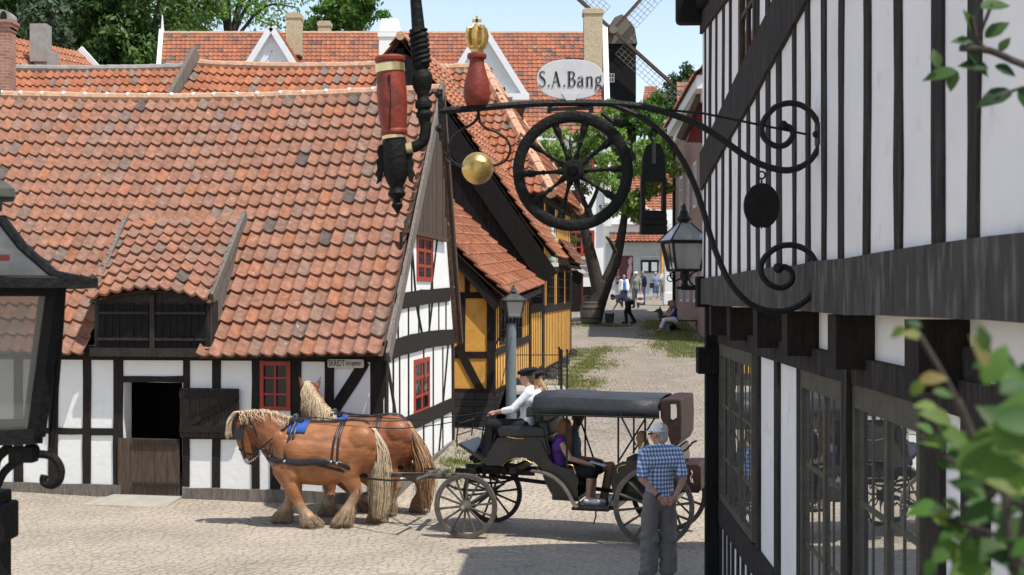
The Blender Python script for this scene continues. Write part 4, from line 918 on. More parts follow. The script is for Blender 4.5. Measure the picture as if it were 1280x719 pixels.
# far roof on the hill (right of the mill)
hr=thing('tiled_house','distant house on the hill, only its tile roof above the bushes','house',P(865,150,100)+V((0,2,-3)))
a=P(846,103,100); b=P(905,103,100); S,W,L=planeS(P(846,170,97),P(905,170,97),a,b); roof('roof',hr,S,W,L,tw=.35,rh=.45,nu=3,pal=PAL_A,seed=91,amp=.06,step=.06)
M=MB('plaster'); q0=P(847,172,98); q1=P(904,172,98); M.hexa([q0+V((0,0,-6)),q1+V((0,0,-6)),q1+V((0,5,-6)),q0+V((0,5,-6)),q0,q1,q1+V((0,5,0)),q0+V((0,5,0))]); M.build('wall',hr)
hr=thing('tiled_house','tiny red roof peeping from the hill bushes beside the windmill','house',P(817,125,120))
S,W,L=planeS(P(803,128,118),P(823,128,118),P(806,108,121),P(821,108,121)); roof('roof',hr,S,W,L,tw=.4,rh=.5,nu=3,pal=PAL_C,seed=92,amp=.06)
M=MB('plaster'); q0=P(804,128,118.4); q1=P(822,128,118.4); M.hexa([q0+V((0,0,-1.5)),q1+V((0,0,-1.5)),q1+V((0,4,-1.5)),q0+V((0,4,-1.5)),q0,q1,q1+V((0,4,0)),q0+V((0,4,0))]); M.build('wall',hr)
# ================================================================== windmill
YM=104.0
mz=lambda py: P(0,py,YM).z
mc=P(775,45,YM+1.6)
W_=thing('windmill','black boarded post windmill with four lattice sails above the rooftops','windmill',V((mc.x,mc.y,mz(330))))
w2=18/F*YM
M=MB('blackwood'); M.hexa([V((mc.x+sx*w2,mc.y+sy*1.6,z)) for z in (mz(260),mz(53)) for sx,sy in ((-1,-1),(1,-1),(1,1),(-1,1))])
M.build('body',W_)
M=MB('greywood'); M.prism([V((mc.x-w2-.05,mc.y-1.75,mz(55))),V((mc.x+w2+.05,mc.y-1.75,mz(55))),V((mc.x+w2*.85,mc.y-1.75,mz(36))),V((mc.x+w2*.35,mc.y-1.75,mz(24))),V((mc.x,mc.y-1.75,mz(19))),V((mc.x-w2*.5,mc.y-1.75,mz(23))),V((mc.x-w2*.9,mc.y-1.75,mz(36)))],V((0,.12,0)))
M.use('blackwood').prism([V((mc.x-w2-.1,mc.y-1.63,mz(55))),V((mc.x+w2+.1,mc.y-1.63,mz(55))),V((mc.x+w2*.9,mc.y-1.63,mz(35))),V((mc.x+w2*.35,mc.y-1.63,mz(22.5))),V((mc.x,mc.y-1.63,mz(18))),V((mc.x-w2*.5,mc.y-1.63,mz(22))),V((mc.x-w2*.95,mc.y-1.63,mz(35)))],V((0,3.4,0))); M.build('cap',W_)
pm=Plane((mc.x-5,mc.y-1.6),(1,0)); a_,zt=pm.at(760,92); b_,zb_=pm.at(768,103); window(pm,a_,b_,zb_,zt,2,2,W_,fm='whitepaint',fw=.06,bar=.05,d=.05)
hub=P(766,38,YM-1.0)
M=MB('greywood'); M.lathe([(.30,-.3),(.36,0),(.30,.4)],hub,(0,1,0),10); M.bar(hub+V((0,0,0)),hub+V((0,1.8,0)),.4,.4); M.build('hub',W_)
for k,ang in enumerate((48,138,228,318)):
    g=R(ang); d=V((math.cos(g),0,math.sin(g))); n_=V((d.z,0,-d.x))   # lattice on the trailing side
    Ls=7.0; M=MB('brownwood'); M.bar(hub,hub+d*Ls*.86,.22,.30,up=(0,1,0)); M.bar(hub+d*Ls*.8,hub+d*Ls,.10,.12,up=(0,1,0))
    if True:
        M.bar(hub+d*1.3+n_*.16+V((0,-.05,0)),hub+d*Ls*.84+n_*.16+V((0,-.05,0)),.02,.14,up=(0,1,0))
    w0=1.05
    M.use('greywood')
    for i in range(15): t=1.35+i*(Ls-1.4)/14; M.bar(hub+d*t,hub+d*t+n_*w0*1.15,.032,.032)
    for j in range(1,5): M.bar(hub+d*1.35+n_*w0*1.15*j/4,hub+d*Ls+n_*w0*1.15*j/4,.03,.03)
    M.build('sail',W_)
# ================================================================== wrought iron sign bracket with its wares (plane y = YS)
YS=8.0
def Q(px,py,dy=0): return P(px,py,YS)+V((0,dy,0))
def smooth_path(pts,n=6):
    out=[]; m=len(pts)
    for i in range(m-1):
        p0,p1,p2,p3=pts[max(i-1,0)],pts[i],pts[i+1],pts[min(i+2,m-1)]
        for k in range(n):
            t=k/n; out.append(tuple(.5*((2*p1[j])+(-p0[j]+p2[j])*t+(2*p0[j]-5*p1[j]+4*p2[j]-p3[j])*t*t+(-p0[j]+3*p1[j]-3*p2[j]+p3[j])*t**3) for j in range(len(p1))))
    out.append(tuple(pts[-1])); return out
pxm=YS/F   # metres per pixel there
bk=thing('sign_bracket','long black wrought iron wall bracket with two spiral scrolls','bracket',Q(1024,250))
M=MB('iron')
main=[(551,139),(600,135),(650,131),(700,129),(760,129.5),(800,133),(840,143),(875,157),(905,176),(930,194),(955,207),(985,213),(1010,203),(1024,182),(1024,158),(1010,137),(990,129),(968,135),(953,155),(955,172),(968,182),(982,181),(991,170),(988,160),(979,157)]
M.tube([Q(*p) for p in smooth_path(main)],[.020 if i<70 else .018 for i in range(len(smooth_path(main)))],8)
M.sphere(Q(979,157),.03,10,8); M.build('upper_scroll',bk,smooth=True)
low=[(766,131),(800,146),(830,169),(850,195),(866,226),(878,260),(888,295),(900,328),(915,357),(938,380),(965,389),(990,386),(1012,371),(1022,347),(1016,321),(998,308),(975,308),(956,322),(951,340),(960,354),(975,360),(988,354),(990,342),(982,334),(973,335)]
M=MB('iron'); M.tube([Q(*p) for p in smooth_path(low)],.018,8); M.sphere(Q(973,335),.032,10,8); M.build('lower_scroll',bk,smooth=True)
M=MB('iron'); M.tube([Q(770,131,.0),Q(880,142),Q(1008,168)],.0075,6); M.build('stay_rod',bk)
M=MB('iron')
for (x,y) in ((1027,168),(1026,345)): M.box(Q(x,y),(.06,.10,.13)); M.sphere(Q(x-7,y),.022,8,6)
M.build('wall_plate',bk)
M=MB('iron'); M.bar(Q(550,112),Q(552,176),.028,.03); M.sphere(Q(548,118),.024,8,6); M.sphere(Q(549,161),.024,8,6); M.tube([Q(549,118),Q(541,115),Q(536,120)],.010,6); M.build('end_post',bk)
M=MB('iron'); M.bar(Q(686,137),Q(742,135),.02,.02,up=(0,1,0)); M.tube([Q(688,131),Q(686,142)],.014,6); M.tube([Q(739,130),Q(739,141)],.014,6); M.build('hanger_bar',bk)
M=MB('iron'); M.tube([Q(752,141),Q(772,157)],.014,6); M.tube([Q(772,146),Q(764,160)],.014,6); M.sphere(Q(772,150),.028,8,6); M.build('clamp',bk)
# wheel
wc=(716,214)
wh=thing('wheel_sign','black spinning-wheel rim with ten turned spokes hung beneath the oval name board','wheel',Q(716,289))
M=MB('ironb'); prof=[]; seg=64; ro,ri=75*pxm,61*pxm; c=Q(*wc); vs=[]; fs=[]
sec=[(ro,-.020),(ro,.020),(ro-.018,.028),(ri+.016,.028),(ri,.018),(ri,-.018),(ri+.016,-.028),(ro-.018,-.028)]
for k in range(seg):
    g=2*math.pi*k/seg
    for r,y in sec: vs.append(c+V((r*math.cos(g),y,r*math.sin(g))))
ns=len(sec)
for k in range(seg):
    for j in range(ns): a_=k*ns+j; b_=k*ns+(j+1)%ns; c2=((k+1)%seg)*ns+(j+1)%ns; d2=((k+1)%seg)*ns+j; fs.append((a_,b_,c2,d2))
M.add(vs,fs); M.build('rim',wh,smooth=True)
M=MB('ironb'); M.lathe([(.0,-.06),(.03,-.06),(.035,-.045),(.060,-.042),(.066,-.03),(.066,.03),(.05,.045),(0,.05)],c,(0,1,0),24); M.lathe([(.02,-.075),(.026,-.07),(.026,-.055)],c,(0,1,0),16); M.build('hub',wh,smooth=True)
for k in range(10):
    g=R(3+36*k); d=V((math.cos(g),0,math.sin(g))); L=ri-.055
    M=MB('ironb'); p=[(.020,0),(.018,.1),(.011,.22),(.010,.45),(.017,.5),(.011,.55),(.013,.68),(.021,.80),(.024,.86),(.019,.92),(.022,.95),(.020,1.02)]
    M.lathe([(r,z*L) for r,z in p],c+d*.055,d,10); M.build('spoke',wh,smooth=True)
# oval name board
ob=thing('name_board','pale oval enamel board lettered S.A.Bang standing on the iron bracket','sign',Q(713,130))
M=MB('signwhite'); cc=Q(713,99.5); rx,rz=42*pxm,25*pxm
pl=[cc+V((rx*(abs(math.cos(g))**.82)*(1 if math.cos(g)>0 else -1),-.008,rz*(abs(math.sin(g))**.88)*(1 if math.sin(g)>0 else -1))) for g in [2*math.pi*i/56 for i in range(56)]]
M.prism(pl,V((0,.016,0))); M.build('board',ob,bevel=.003)
M=MB('signwhite'); M.prism([Q(702,117,-.012),Q(724,117,-.012),Q(719,126,-.012),Q(719,130,-.012),Q(708,130,-.012),Q(708,126,-.012)],V((0,.004,0))); M.build('bracket_tab',ob)
# letters as ribbons with contrast
GL={
'S':[([(.40,.86),(.36,.97),(.24,1.0),(.12,.95),(.07,.82),(.12,.68),(.24,.56),(.37,.42),(.42,.25),(.37,.09),(.24,.0),(.10,.03),(.05,.16)],[.02,.03,.04,.06,.08,.11,.13,.11,.08,.06,.04,.03,.02])],
'.':[([(.05,.06),(.13,.06)],[.13,.13])],
'A':[([(.04,0),(.27,1.0)],[.035,.045]),([(.26,1.0),(.50,0)],[.12,.12]),([(.12,.34),(.40,.34)],[.035,.035]),([(-.02,.015),(.12,.015)],[.03,.03]),([(.40,.015),(.60,.015)],[.03,.03])],
'B':[([(.12,0),(.12,1.0)],[.12,.12]),([(.0,.985),(.28,.985),(.42,.90),(.44,.76),(.38,.60),(.26,.53),(.14,.53)],[.03,.035,.07,.11,.07,.035,.03]),([(.26,.53),(.43,.46),(.50,.28),(.44,.08),(.28,.015),(.0,.015)],[.03,.07,.12,.07,.035,.03])],
'a':[([(.06,.50),(.10,.61),(.22,.65),(.31,.60),(.33,.48),(.33,.10),(.37,.02),(.43,.04)],[.08,.05,.035,.05,.10,.10,.05,.03]),([(.33,.40),(.16,.34),(.05,.24),(.05,.10),(.14,.01),(.24,.04),(.33,.14)],[.03,.05,.09,.10,.06,.03,.03])],
'n':[([(.10,0),(.10,.64)],[.11,.11]),([(.0,.62),(.10,.64)],[.03,.03]),([(.10,.50),(.20,.62),(.31,.65),(.39,.56),(.40,.40),(.40,0)],[.03,.04,.06,.10,.11,.11]),([(.0,.015),(.20,.015)],[.03,.03]),([(.31,.015),(.50,.015)],[.03,.03])],
'g':[([(.20,.66),(.08,.58),(.06,.44),(.10,.31),(.20,.25),(.31,.31),(.35,.44),(.32,.58),(.20,.66)],[.03,.07,.10,.07,.03,.07,.10,.07,.03]),([(.31,.60),(.38,.70),(.44,.70)],[.03,.04,.07]),([(.12,.28),(.06,.18),(.12,.10),(.30,.06),(.40,-.04),(.36,-.18),(.22,-.25),(.07,-.22),(.02,-.10),(.10,.04)],[.03,.06,.08,.09,.09,.06,.04,.05,.07,.03])],
}
def glyphs(txt,x0,z0,h,Y,mat,parent,adv):
    M=MB(mat); x=x0; kk=0
    for ch in txt:
        for pts,ws in GL[ch]:
            P2=smooth_path([(p[0],p[1],w_) for p,w_ in zip(pts,ws)],5) if len(pts)>2 else [(p[0],p[1],w_) for p,w_ in zip(pts,ws)]
            vs=[]; 
            for i,p in enumerate(P2):
                q0=P2[max(i-1,0)]; q1=P2[min(i+1,len(P2)-1)]; dx,dz=q1[0]-q0[0],q1[1]-q0[1]; l=math.hypot(dx,dz) or 1; nx,nz=-dz/l,dx/l
                for s_ in (1,-1): vs.append(V((x+(p[0]+s_*nx*p[2]/2)*h,Y-.0006*kk,z0+(p[1]+s_*nz*p[2]/2)*h)))
            kk=(kk+1)%3
            n=len(P2); fs=[(2*i,2*i+1,2*i+3,2*i+2) for i in range(n-1)]
            b=[v+V((0,.003,0)) for v in vs]; o=len(vs)
            M.add(vs+b,fs+[(o+2*i,o+2*i+2,o+2*i+3,o+2*i+1) for i in range(n-1)]+[(2*i,2*i+2,o+2*i+2,o+2*i) for i in range(n-1)]+[(2*i+1,o+2*i+1,o+2*i+3,2*i+3) for i in range(n-1)])
        x+=adv[ch]*h
    return M.build('lettering',parent)
glyphs('S.A.Bang',Q(673.5,0).x,Q(0,108.5).z,18.8*pxm,YS-.012,'ink',ob,{'S':.58,'.':.29,'A':.74,'B':.66,'a':.56,'n':.62,'g':.5})
# crowned red bulb at the bracket's end
vb=thing('crowned_bulb','red bottle-shaped turned finial topped with a gilded crown','shop sign',Q(597,135))
o=Q(596,135)
M=MB('pipered'); M.lathe([(10,0),(13,3),(16,12),(16.8,20),(15.5,32),(12,44),(9.5,54),(9,60),(11.5,62),(12,65),(11.5,67),(8,68)] and [(a_*pxm,b_*pxm) for a_,b_ in [(9,-1),(13,3),(16,12),(16.8,20),(15.5,32),(12,44),(9.5,54),(9,60),(11.8,62),(12.3,65),(11.5,67.5),(6,68)]],o,(0,0,1),28); M.build('turned_body',vb,smooth=True)
M=MB('ironb'); M.lathe([(6*pxm,-4*pxm),(11*pxm,-2.5*pxm),(12.5*pxm,2*pxm)],o,(0,0,1),20); M.build('foot',vb,smooth=True)
M=MB('gold'); M.lathe([(a_*pxm,b_*pxm) for a_,b_ in [(6,67.5),(7.5,69),(7.5,73),(9.5,74),(9.5,77),(7,78)]],o,(0,0,1),20)
for k in range(6):
    g=R(60*k+20); dx=V((math.cos(g),math.sin(g),0)); M.tube([o+dx*(r*pxm)+V((0,0,z*pxm)) for r,z in ((8.5,75),(12,82),(13.2,90),(11.5,98),(6,101),(1,99))],[.016,.019,.02,.018,.014,.010],8,flat=(dx,.6))
M.sphere(o+V((0,0,102*pxm)),.016,10,8); M.box(o+V((0,0,108.5*pxm)),(.014,.014,.06)); M.box(o+V((0,0,109*pxm)),(.055,.014,.016)); M.build('crown',vb,smooth=True)
# gilded ball on curled wires
gb=thing('gilded_ball','gilded ball held by two curling wires under the red bulb','shop sign',Q(597,138))
M=MB('gold'); M.sphere(Q(597,210.5),(20*pxm,20*pxm,20.2*pxm),28,18); M.build('ball',gb,smooth='all')
M=MB('iron'); M.tube([Q(*p) for p in smooth_path([(598,137),(597,147),(590,155),(576,163),(566,172),(561,184),(562,196),(568,204),(578,209)])],.0085,6); M.tube([Q(*p) for p in smooth_path([(598,137),(600,152),(608,160),(622,166),(633,174),(638,186),(634,198),(627,204),(614,208)])],.0085,6); M.tube([Q(*p) for p in smooth_path([(561,196),(555,190),(558,200),(566,206)])],.006,6); M.build('wire',gb,smooth=True)
# mangle shape hanging from the brace
mg=thing('wooden_shop_sign','tall black wooden frame with a square opening hung by an iron strap','shop sign',Q(816,293))
M=MB('ironb'); d=.09
outl=[(801,268),(801,232),(803,196),(807,184),(813,180),(820,180),(826,184),(830,196),(832,232),(832,268)]
hole=[(806,264),(806,227),(827,227),(827,264)]
def framep(M,polyo,polyi,d):
    pass
M.prism([Q(*p,-d/2) for p in [(801,230),(803,196),(807,184),(813,180),(820,180),(826,184),(830,196),(832,230),(827.5,228),(805.5,228)]][::-1],V((0,d,0)))
M.prism([Q(801,268,-d/2),Q(801,229,-d/2),Q(805.5,228,-d/2),Q(806,264,-d/2)],V((0,d,0))); M.prism([Q(832,268,-d/2),Q(827,264,-d/2),Q(827.5,228,-d/2),Q(832,229,-d/2)],V((0,d,0)))
M.prism([Q(801,268,-d/2),Q(806,264,-d/2),Q(827,264,-d/2),Q(832,268,-d/2)],V((0,d,0)))
M.build('frame',mg)
M=MB('ironb')
for y0,y1,e in ((267,275,0),(275,282,1.2),(282,288,.6),(287,293,.9)): M.box(Q(816.5,(y0+y1)/2),((32+e)*pxm,d+.02+e*.01,(y1-y0+.5)*pxm))
M.build('base_block',mg,bevel=.008)
M=MB('zinc'); M.box(Q(816.5,193,-d/2-.004),(.022,.008,.12)); M.build('strap',mg)
M=MB('iron'); M.tube([Q(816,183),Q(816,177),Q(813,172),Q(811,167),Q(815,163),Q(820,166),Q(818,171)],.008,6); M.tube([Q(815,164),Q(815,158)],.008,6); M.build('hook',mg)
# dark disc
dk=thing('hanging_disc','dark notched oval disc hung from a ring under the upper scroll','shop sign',Q(952,285))
M=MB('ironb'); pl=[]
for i in range(40):
    g=2*math.pi*i/40; r=1-.10*math.exp(-((g-1.5*math.pi)/.12)**2); pl.append(Q(952+22.5*r*math.cos(g),257.5-28.5*r*math.sin(g),-.02))
M.prism(pl,V((0,.04,0))); M.build('disc',dk,bevel=.01)
M=MB('iron'); M.tube([Q(952,229),Q(952,286)],.005,6); M.build('rod',dk)
M=MB('iron'); M.tube([Q(952+4.5*math.cos(R(g)),219-4.5*math.sin(R(g))) for g in range(0,361,30)],.006,6); M.tube([Q(952,223),Q(952,231)],.006,6); M.build('ring',dk)
# ------------------------------------------------------------------ giant tobacco pipe
YP=7.5; pm_=YP/F
def Qp(px,py,dy=0): return P(px,py,YP)+V((0,dy,0))
tp=thing('pipe_sign','giant red and black tobacco pipe hung as a shop sign','shop sign',Qp(497,268))
def lat(M,p0,p1,prof,seg=28,**k):   # prof in (r px, t 0..1)
    a_=Qp(*p0); b_=Qp(*p1); L=(b_-a_).length; M.lathe([(r*pm_,t*L) for r,t in prof],a_,(b_-a_),seg,**k)
M=MB('pipered'); lat(M,(493,172),(487,70),[(13,0),(15,.02),(17,.05),(16.5,.09),(15.5,.10),(17.3,.22),(18.6,.40),(18.8,.58),(17.8,.74),(17,.80),(17,.92),(19.0,.935),(19.2,.97),(17,.995),(8,1)]); M.build('bowl',tp,smooth=True)
M=MB('ironb'); M.tube([Qp(489,96,-.083),Qp(490,130,-.083),Qp(488,164,-.075)],.0022,6); M.tube([Qp(487,96,-.083),Qp(489,164,-.073)],.0022,6); M.build('bowl_seam',tp)
M=MB('brass'); lat(M,(488,91),(487,80),[(17.2,0),(18.4,.05),(18.4,.95),(17.2,1)]); M.build('gilt_band',tp,smooth=True); M=MB('brass'); lat(M,(493,174),(492.5,169),[(14,0),(15.2,.1),(15.2,.9),(14,1)]); M.build('gilt_band',tp,smooth=True)
M=MB('ironb'); lat(M,(497,268),(493,174),[(.5,0),(2,.03),(6.5,.10),(7,.13),(4.5,.17),(4,.19),(10,.24),(11,.28),(9,.32),(8,.345),(8.5,.37),(11,.42),(14.5,.52),(15.8,.66),(15.8,.85),(15,.96),(14,1)],ridge=.03,nr=8); M.build('pipe_base',tp,smooth=True)
for sx in (-1,1):
    M=MB('ironb'); x=478 if sx<0 else 510
    pl=[(x,180),(x+sx*5,183),(x+sx*7,190),(x+sx*5,197),(x+sx*8,203),(x+sx*6,211),(x+sx*9,217),(x+sx*6,224),(x+sx*8,231),(x+sx*1,226),(x-sx*2,210)]
    M.prism([Qp(*p,-.012) for p in pl],V((0,.024,0))); M.build('carved_fin',tp,bevel=.006)
M=MB('ironb')
M.tube([Qp(*p) for p in smooth_path([(531,150),(532,162),(529,176),(520,183),(510,185)])],[.031]*20+[.028]*20 if False else .031,14)
M.build('stem_bend',tp,smooth=True)
M=MB('brass'); lat(M,(516,184.5),(507,186),[(6.5,0),(7.6,.1),(7.6,.9),(6.5,1)],seg=16); M.build('gilt_ferrule',tp,smooth=True)
M=MB('ironb'); lat(M,(531,155),(523,37),[(7,0),(8,.06),(10,.08),(10,.12),(8,.14),(7.5,.155),(10,.17),(10.5,.20),(10,.24),(7.5,.26),(7,.30),(11,.38),(13.2,.46),(12.5,.53),(8,.575),(9.5,.59),(11,.61),(11,.64),(9.6,.66)],ridge=.025,nr=10)
M.build('turned_stem',tp,smooth=True)
M=MB('ironb'); lat(M,(527,80),(523,37),[(10,0),(10,.9),(9,.93),(11.5,.95),(11.5,1.0),(8,1.03)],seg=28)
for k in range(2):
    a_=Qp(527,80); b_=Qp(523,40); ax_=(b_-a_); L=ax_.length; ax_.normalize(); u=V((0,1,0)); w__=ax_.cross(u)
    M.tube([a_+ax_*(L*i/60)+(u*math.cos(i*.32+math.pi*k)+w__*math.sin(i*.32+math.pi*k))*(9.6*pm_) for i in range(61)],.014,6)
M.build('twisted_stem',tp,smooth=True)
M=MB('ironb'); lat(M,(523,37),(513,-75),[(8.3,0),(7.2,.3),(7.0,1)],seg=18); M.build('upper_stem',tp,smooth=True)
M=MB('iron'); top=Qp(513,-75); wallx=2.1-.0424*15+.0424*YP; M.tube([top+V((0,0,-.05)),V((wallx-.02,YP,top.z+.05))],.022,8); M.tube([top+V((.9,0,.0)),V((wallx-.02,YP,top.z+.7))],.014,8); M.build('pipe_arm',tp,smooth=True)
# ================================================================== lanterns
def lantern(parent,c,zb,zt,wb,wt,ov,roof_h,rot,mats,cap_h,fw=.03,gm='lampglass',curved=False,base=True,n=4):
    """square lantern body from zb (half width wb) to zt (half width wt); pyramid roof with overhang"""
    fm,rm=mats; ang=[rot+math.pi/4+k*math.pi/2 for k in range(n)]
    def ring(w_,z): return [V((c.x+w_*math.sqrt(2)*math.cos(a_),c.y+w_*math.sqrt(2)*math.sin(a_),z)) for a_ in ang]
    b=ring(wb,zb); t=ring(wt,zt)
    M=MB(fm)
    for k in range(4):
        k2=(k+1)%4; M.bar(b[k],t[k],fw,fw); M.bar(b[k],b[k2],fw,fw*1.2); M.bar(t[k],t[k2],fw,fw*1.6)
    fr=M.build('frame',parent)
    for k in range(4):
        k2=(k+1)%4; ce=(b[k]+b[k2]+t[k]+t[k2])/4; nn=(V((ce.x,ce.y,0))-V((c.x,c.y,0))).normalized()*.004
        M=MB(gm); q=[b[k],b[k2],t[k2],t[k]]; M.prism([p-nn for p in q],-nn); M.build('glass',parent)
    # roof panels
    prof=[(wt+ov,zt+.01),(wt*.98,zt+roof_h*.16),(wt*.62,zt+roof_h*.55),(wt*.34,zt+roof_h)] if curved else [(wt+ov,zt+.01),(wt*.30,zt+roof_h)]
    M=MB(rm)
    for (w0,z0),(w1,z1) in zip(prof,prof[1:]):
        r0,r1=ring(w0,z0),ring(w1,z1)
        for k in range(4): k2=(k+1)%4; M.add([r0[k],r0[k2],r1[k2],r1[k]],[(0,1,2,3)])
    r0=ring(prof[0][0],zt+.01); M.add(r0,[(3,2,1,0)])
    M.build('roof',parent)
    M=MB(fm)
    for k in range(4): M.tube([ring(w_,z)[k] for w_,z in prof],fw*.42,6)
    for k in range(4): k2=(k+1)%4; M.bar(r0[k],r0[k2],fw*.7,fw*.8)
    M.build('roof_ribs',parent)
    M=MB(fm); zz=prof[-1][1]; w_=wt
    M.lathe([(r*w_,zz+h*cap_h) for r,h in ((.30,-.05),(.33,.0),(.30,.12),(.42,.16),(.44,.22),(.36,.30),(.26,.42),(.22,.62),(.12,.72),(.14,.80),(.06,1.0))],c*1.0 if False else V((c.x,c.y,0)),(0,0,1),20); M.build('cap',parent,smooth=True)
    M=MB('zinc'); M.lathe([(.03,zb),(.035,zb+.02),(.02,zb+.10),(.018,zb+(zt-zb)*.35)],V((c.x,c.y,0)),(0,0,1),10); M.build('burner',parent,smooth=True)
# big near lantern on its post, left edge
YL=4.6; lm=YL/F
lc=P(-34,555,YL); ln=thing('street_lantern','big dark lantern on an iron post cut by the left edge of the view','street lamp',V((lc.x,lc.y,0)))
zb=P(0,541,YL).z; zt=P(0,358,YL).z
lantern(ln,lc,zb,zt,72*lm,94*lm,40*lm,84*lm,R(21.6),('ironb','zinc'),.0001,fw=.042,gm='clearglass',curved=True)
M=MB('zinc'); ca,sa=math.cos(R(21.6)),math.sin(R(21.6))
def sq(w_,z): return [V((lc.x+(sx*ca-sy*sa)*w_,lc.y+(sx*sa+sy*ca)*w_,z)) for sx,sy in ((-1,-1),(1,-1),(1,1),(-1,1))]
vs=[p for w_,py in ((34*lm,262),(34*lm,250),(49*lm,248),(48*lm,238),(38*lm,230),(12*lm,214)) for p in sq(w_,P(0,py,YL).z)]
fs=[]
for j in range(5):
    for k in range(4): fs.append((j*4+k,j*4+(k+1)%4,j*4+4+(k+1)%4,j*4+4+k))
fs+=[(3,2,1,0),(20,21,22,23)]
M.add(vs,fs); M.build('ventilator',ln)
M=MB('ironb'); pz=P(0,632,YL).z; M.hexa([V((lc.x+sx*w_,lc.y+sy*w_,z)) for z,w_ in ((0,.095),(pz-.12,.095)) for sx,sy in ((-1,-1),(1,-1),(1,1),(-1,1))])
M.build('post',ln)
M=MB('ironb'); w_=43*lm; M.box(V((lc.x,lc.y,pz-.06)),(2*w_,2*w_,.13)); M.box(V((lc.x,lc.y,pz+.02)),(1.7*w_,1.7*w_,.05)); M.build('post_cap',ln,bevel=.01)
def Ql(px,py,dy=0): return P(px,py,YL)+V((0,dy,0))
for dy in (-.05,):
    M=MB('ironb'); M.tube([Ql(*p,dy) for p in smooth_path([(-20,640),(0,612),(12,588),(30,574),(52,566),(72,569),(82,583),(80,598),(70,604),(61,600),(62,592)])],.014,8); M.tube([Ql(*p,dy) for p in smooth_path([(-24,632),(-2,590),(4,570),(20,556)])],.017,8); M.build('scroll_bracket',ln,smooth=True)
M=MB('ironb'); M.box(Ql(36,566,-.05),(.08,.06,.05)); M.sphere(Ql(46,562,-.05),.03,8,6); M.build('collar',ln)
M=MB('ironb'); M.tube([Ql(86,350,-.05),Ql(80,440,-.05),Ql(69,568,-.05)],.010,8); M.build('ladder_rod',ln,smooth=True)
M=MB('kioskred'); M.box(Ql(41,325,-.255),(.03,.012,.02),(ca,sa,0),(-sa,ca,0)); M.build('red_stud',ln)
# lantern on the corner of house H
YR_=15.2; c=P(855,340,YR_); rl_=thing('wall_lantern','black four-sided lantern on scroll brackets at the corner of the timber house','street lamp',P(872,372,YR_))
rm=YR_/F
lantern(rl_,c,P(0,338,YR_).z,P(0,303,YR_).z,16*rm,22*rm,4*rm,24*rm,R(12),('iron','lampglass'),24*rm,fw=.022)
M=MB('iron'); M.box(P(858,360,YR_),(.22,.10,.03)); M.lathe([(.05,0),(.03,.05),(.06,.10),(.05,.16),(.09,.20)],P(856,358,YR_),(0,0,1),10)
M.tube([P(*p,YR_) for p in smooth_path([(842,338),(838,345),(844,351),(852,349),(857,360)])],.010,6); M.tube([P(*p,YR_) for p in smooth_path([(872,360),(862,352),(864,343),(872,339)])],.010,6); M.bar(P(852,360,YR_),P(880,360,YR_),.04,.05)
M.tube([P(829,302,YR_),P(836,330,YR_),P(838,345,YR_)],.007,6); M.tube([P(838+4*math.cos(R(g)),348+4*math.sin(R(g)),YR_) for g in range(0,360,30)],.007,6)
M.build('scroll_bracket',rl_,smooth=True)
# blue-grey street lamp by the landing
YB=27.2; c=P(642,440,YB); bm=YB/F
bl_=thing('street_lamp','blue-grey post lamp with small lantern beside the ochre house','street lamp',V((c.x,c.y,gz(0,YB))))
M=MB('bluepost'); zb=gz(0,YB); ztp=P(0,405,YB).z; M.lathe([(.20,zb),(.20,zb+.15),(.11,zb+.25),(.10,ztp-.15),(.085,ztp),(.02,ztp+.02)],V((P(639,0,YB).x,YB,0)),(0,0,1),12); M.build('post',bl_,smooth=True)
M=MB('iron'); M.tube([P(*p,YB) for p in smooth_path([(645,398),(640,408),(628,418),(620,430),(619,440)])],.02,6); M.build('arm',bl_,smooth=True)
lantern(bl_,P(642,395,YB),P(0,396,YB).z,P(0,376,YB).z,8*bm,12*bm,2.5*bm,9*bm,R(10),('zinc','zinc'),11*bm,fw=.025)
# ================================================================== trees and plants
def leafmat(name,trans=.35,rough=.5):
    m,nt,b=newmat(name); N=nt.nodes; L=nt.links; out=[n for n in N if n.type=='OUTPUT_MATERIAL'][0]
    a=N.new('ShaderNodeAttribute'); a.attribute_name='tint'; L.new(a.outputs['Color'],b.inputs['Base Color']); b.inputs['Roughness'].default_value=rough; b.inputs['Specular IOR Level'].default_value=.25
    t=N.new('ShaderNodeBsdfTranslucent'); mu=N.new('ShaderNodeVectorMath'); mu.operation='MULTIPLY'; mu.inputs[1].default_value=(1.5,1.5,.6); L.new(a.outputs['Color'],mu.inputs[0]); L.new(mu.outputs[0],t.inputs[0])
    mx=N.new('ShaderNodeMixShader'); mx.inputs[0].default_value=trans; L.new(b.outputs[0],mx.inputs[1]); L.new(t.outputs[0],mx.inputs[2]); L.new(mx.outputs[0],out.inputs[0]); return m
MT['leaf']=leafmat('leaf'); MT['bark']=mk('bark',(.050,.042,.034),.9,.45,6,.9,25,stretch=(2,2,.6))
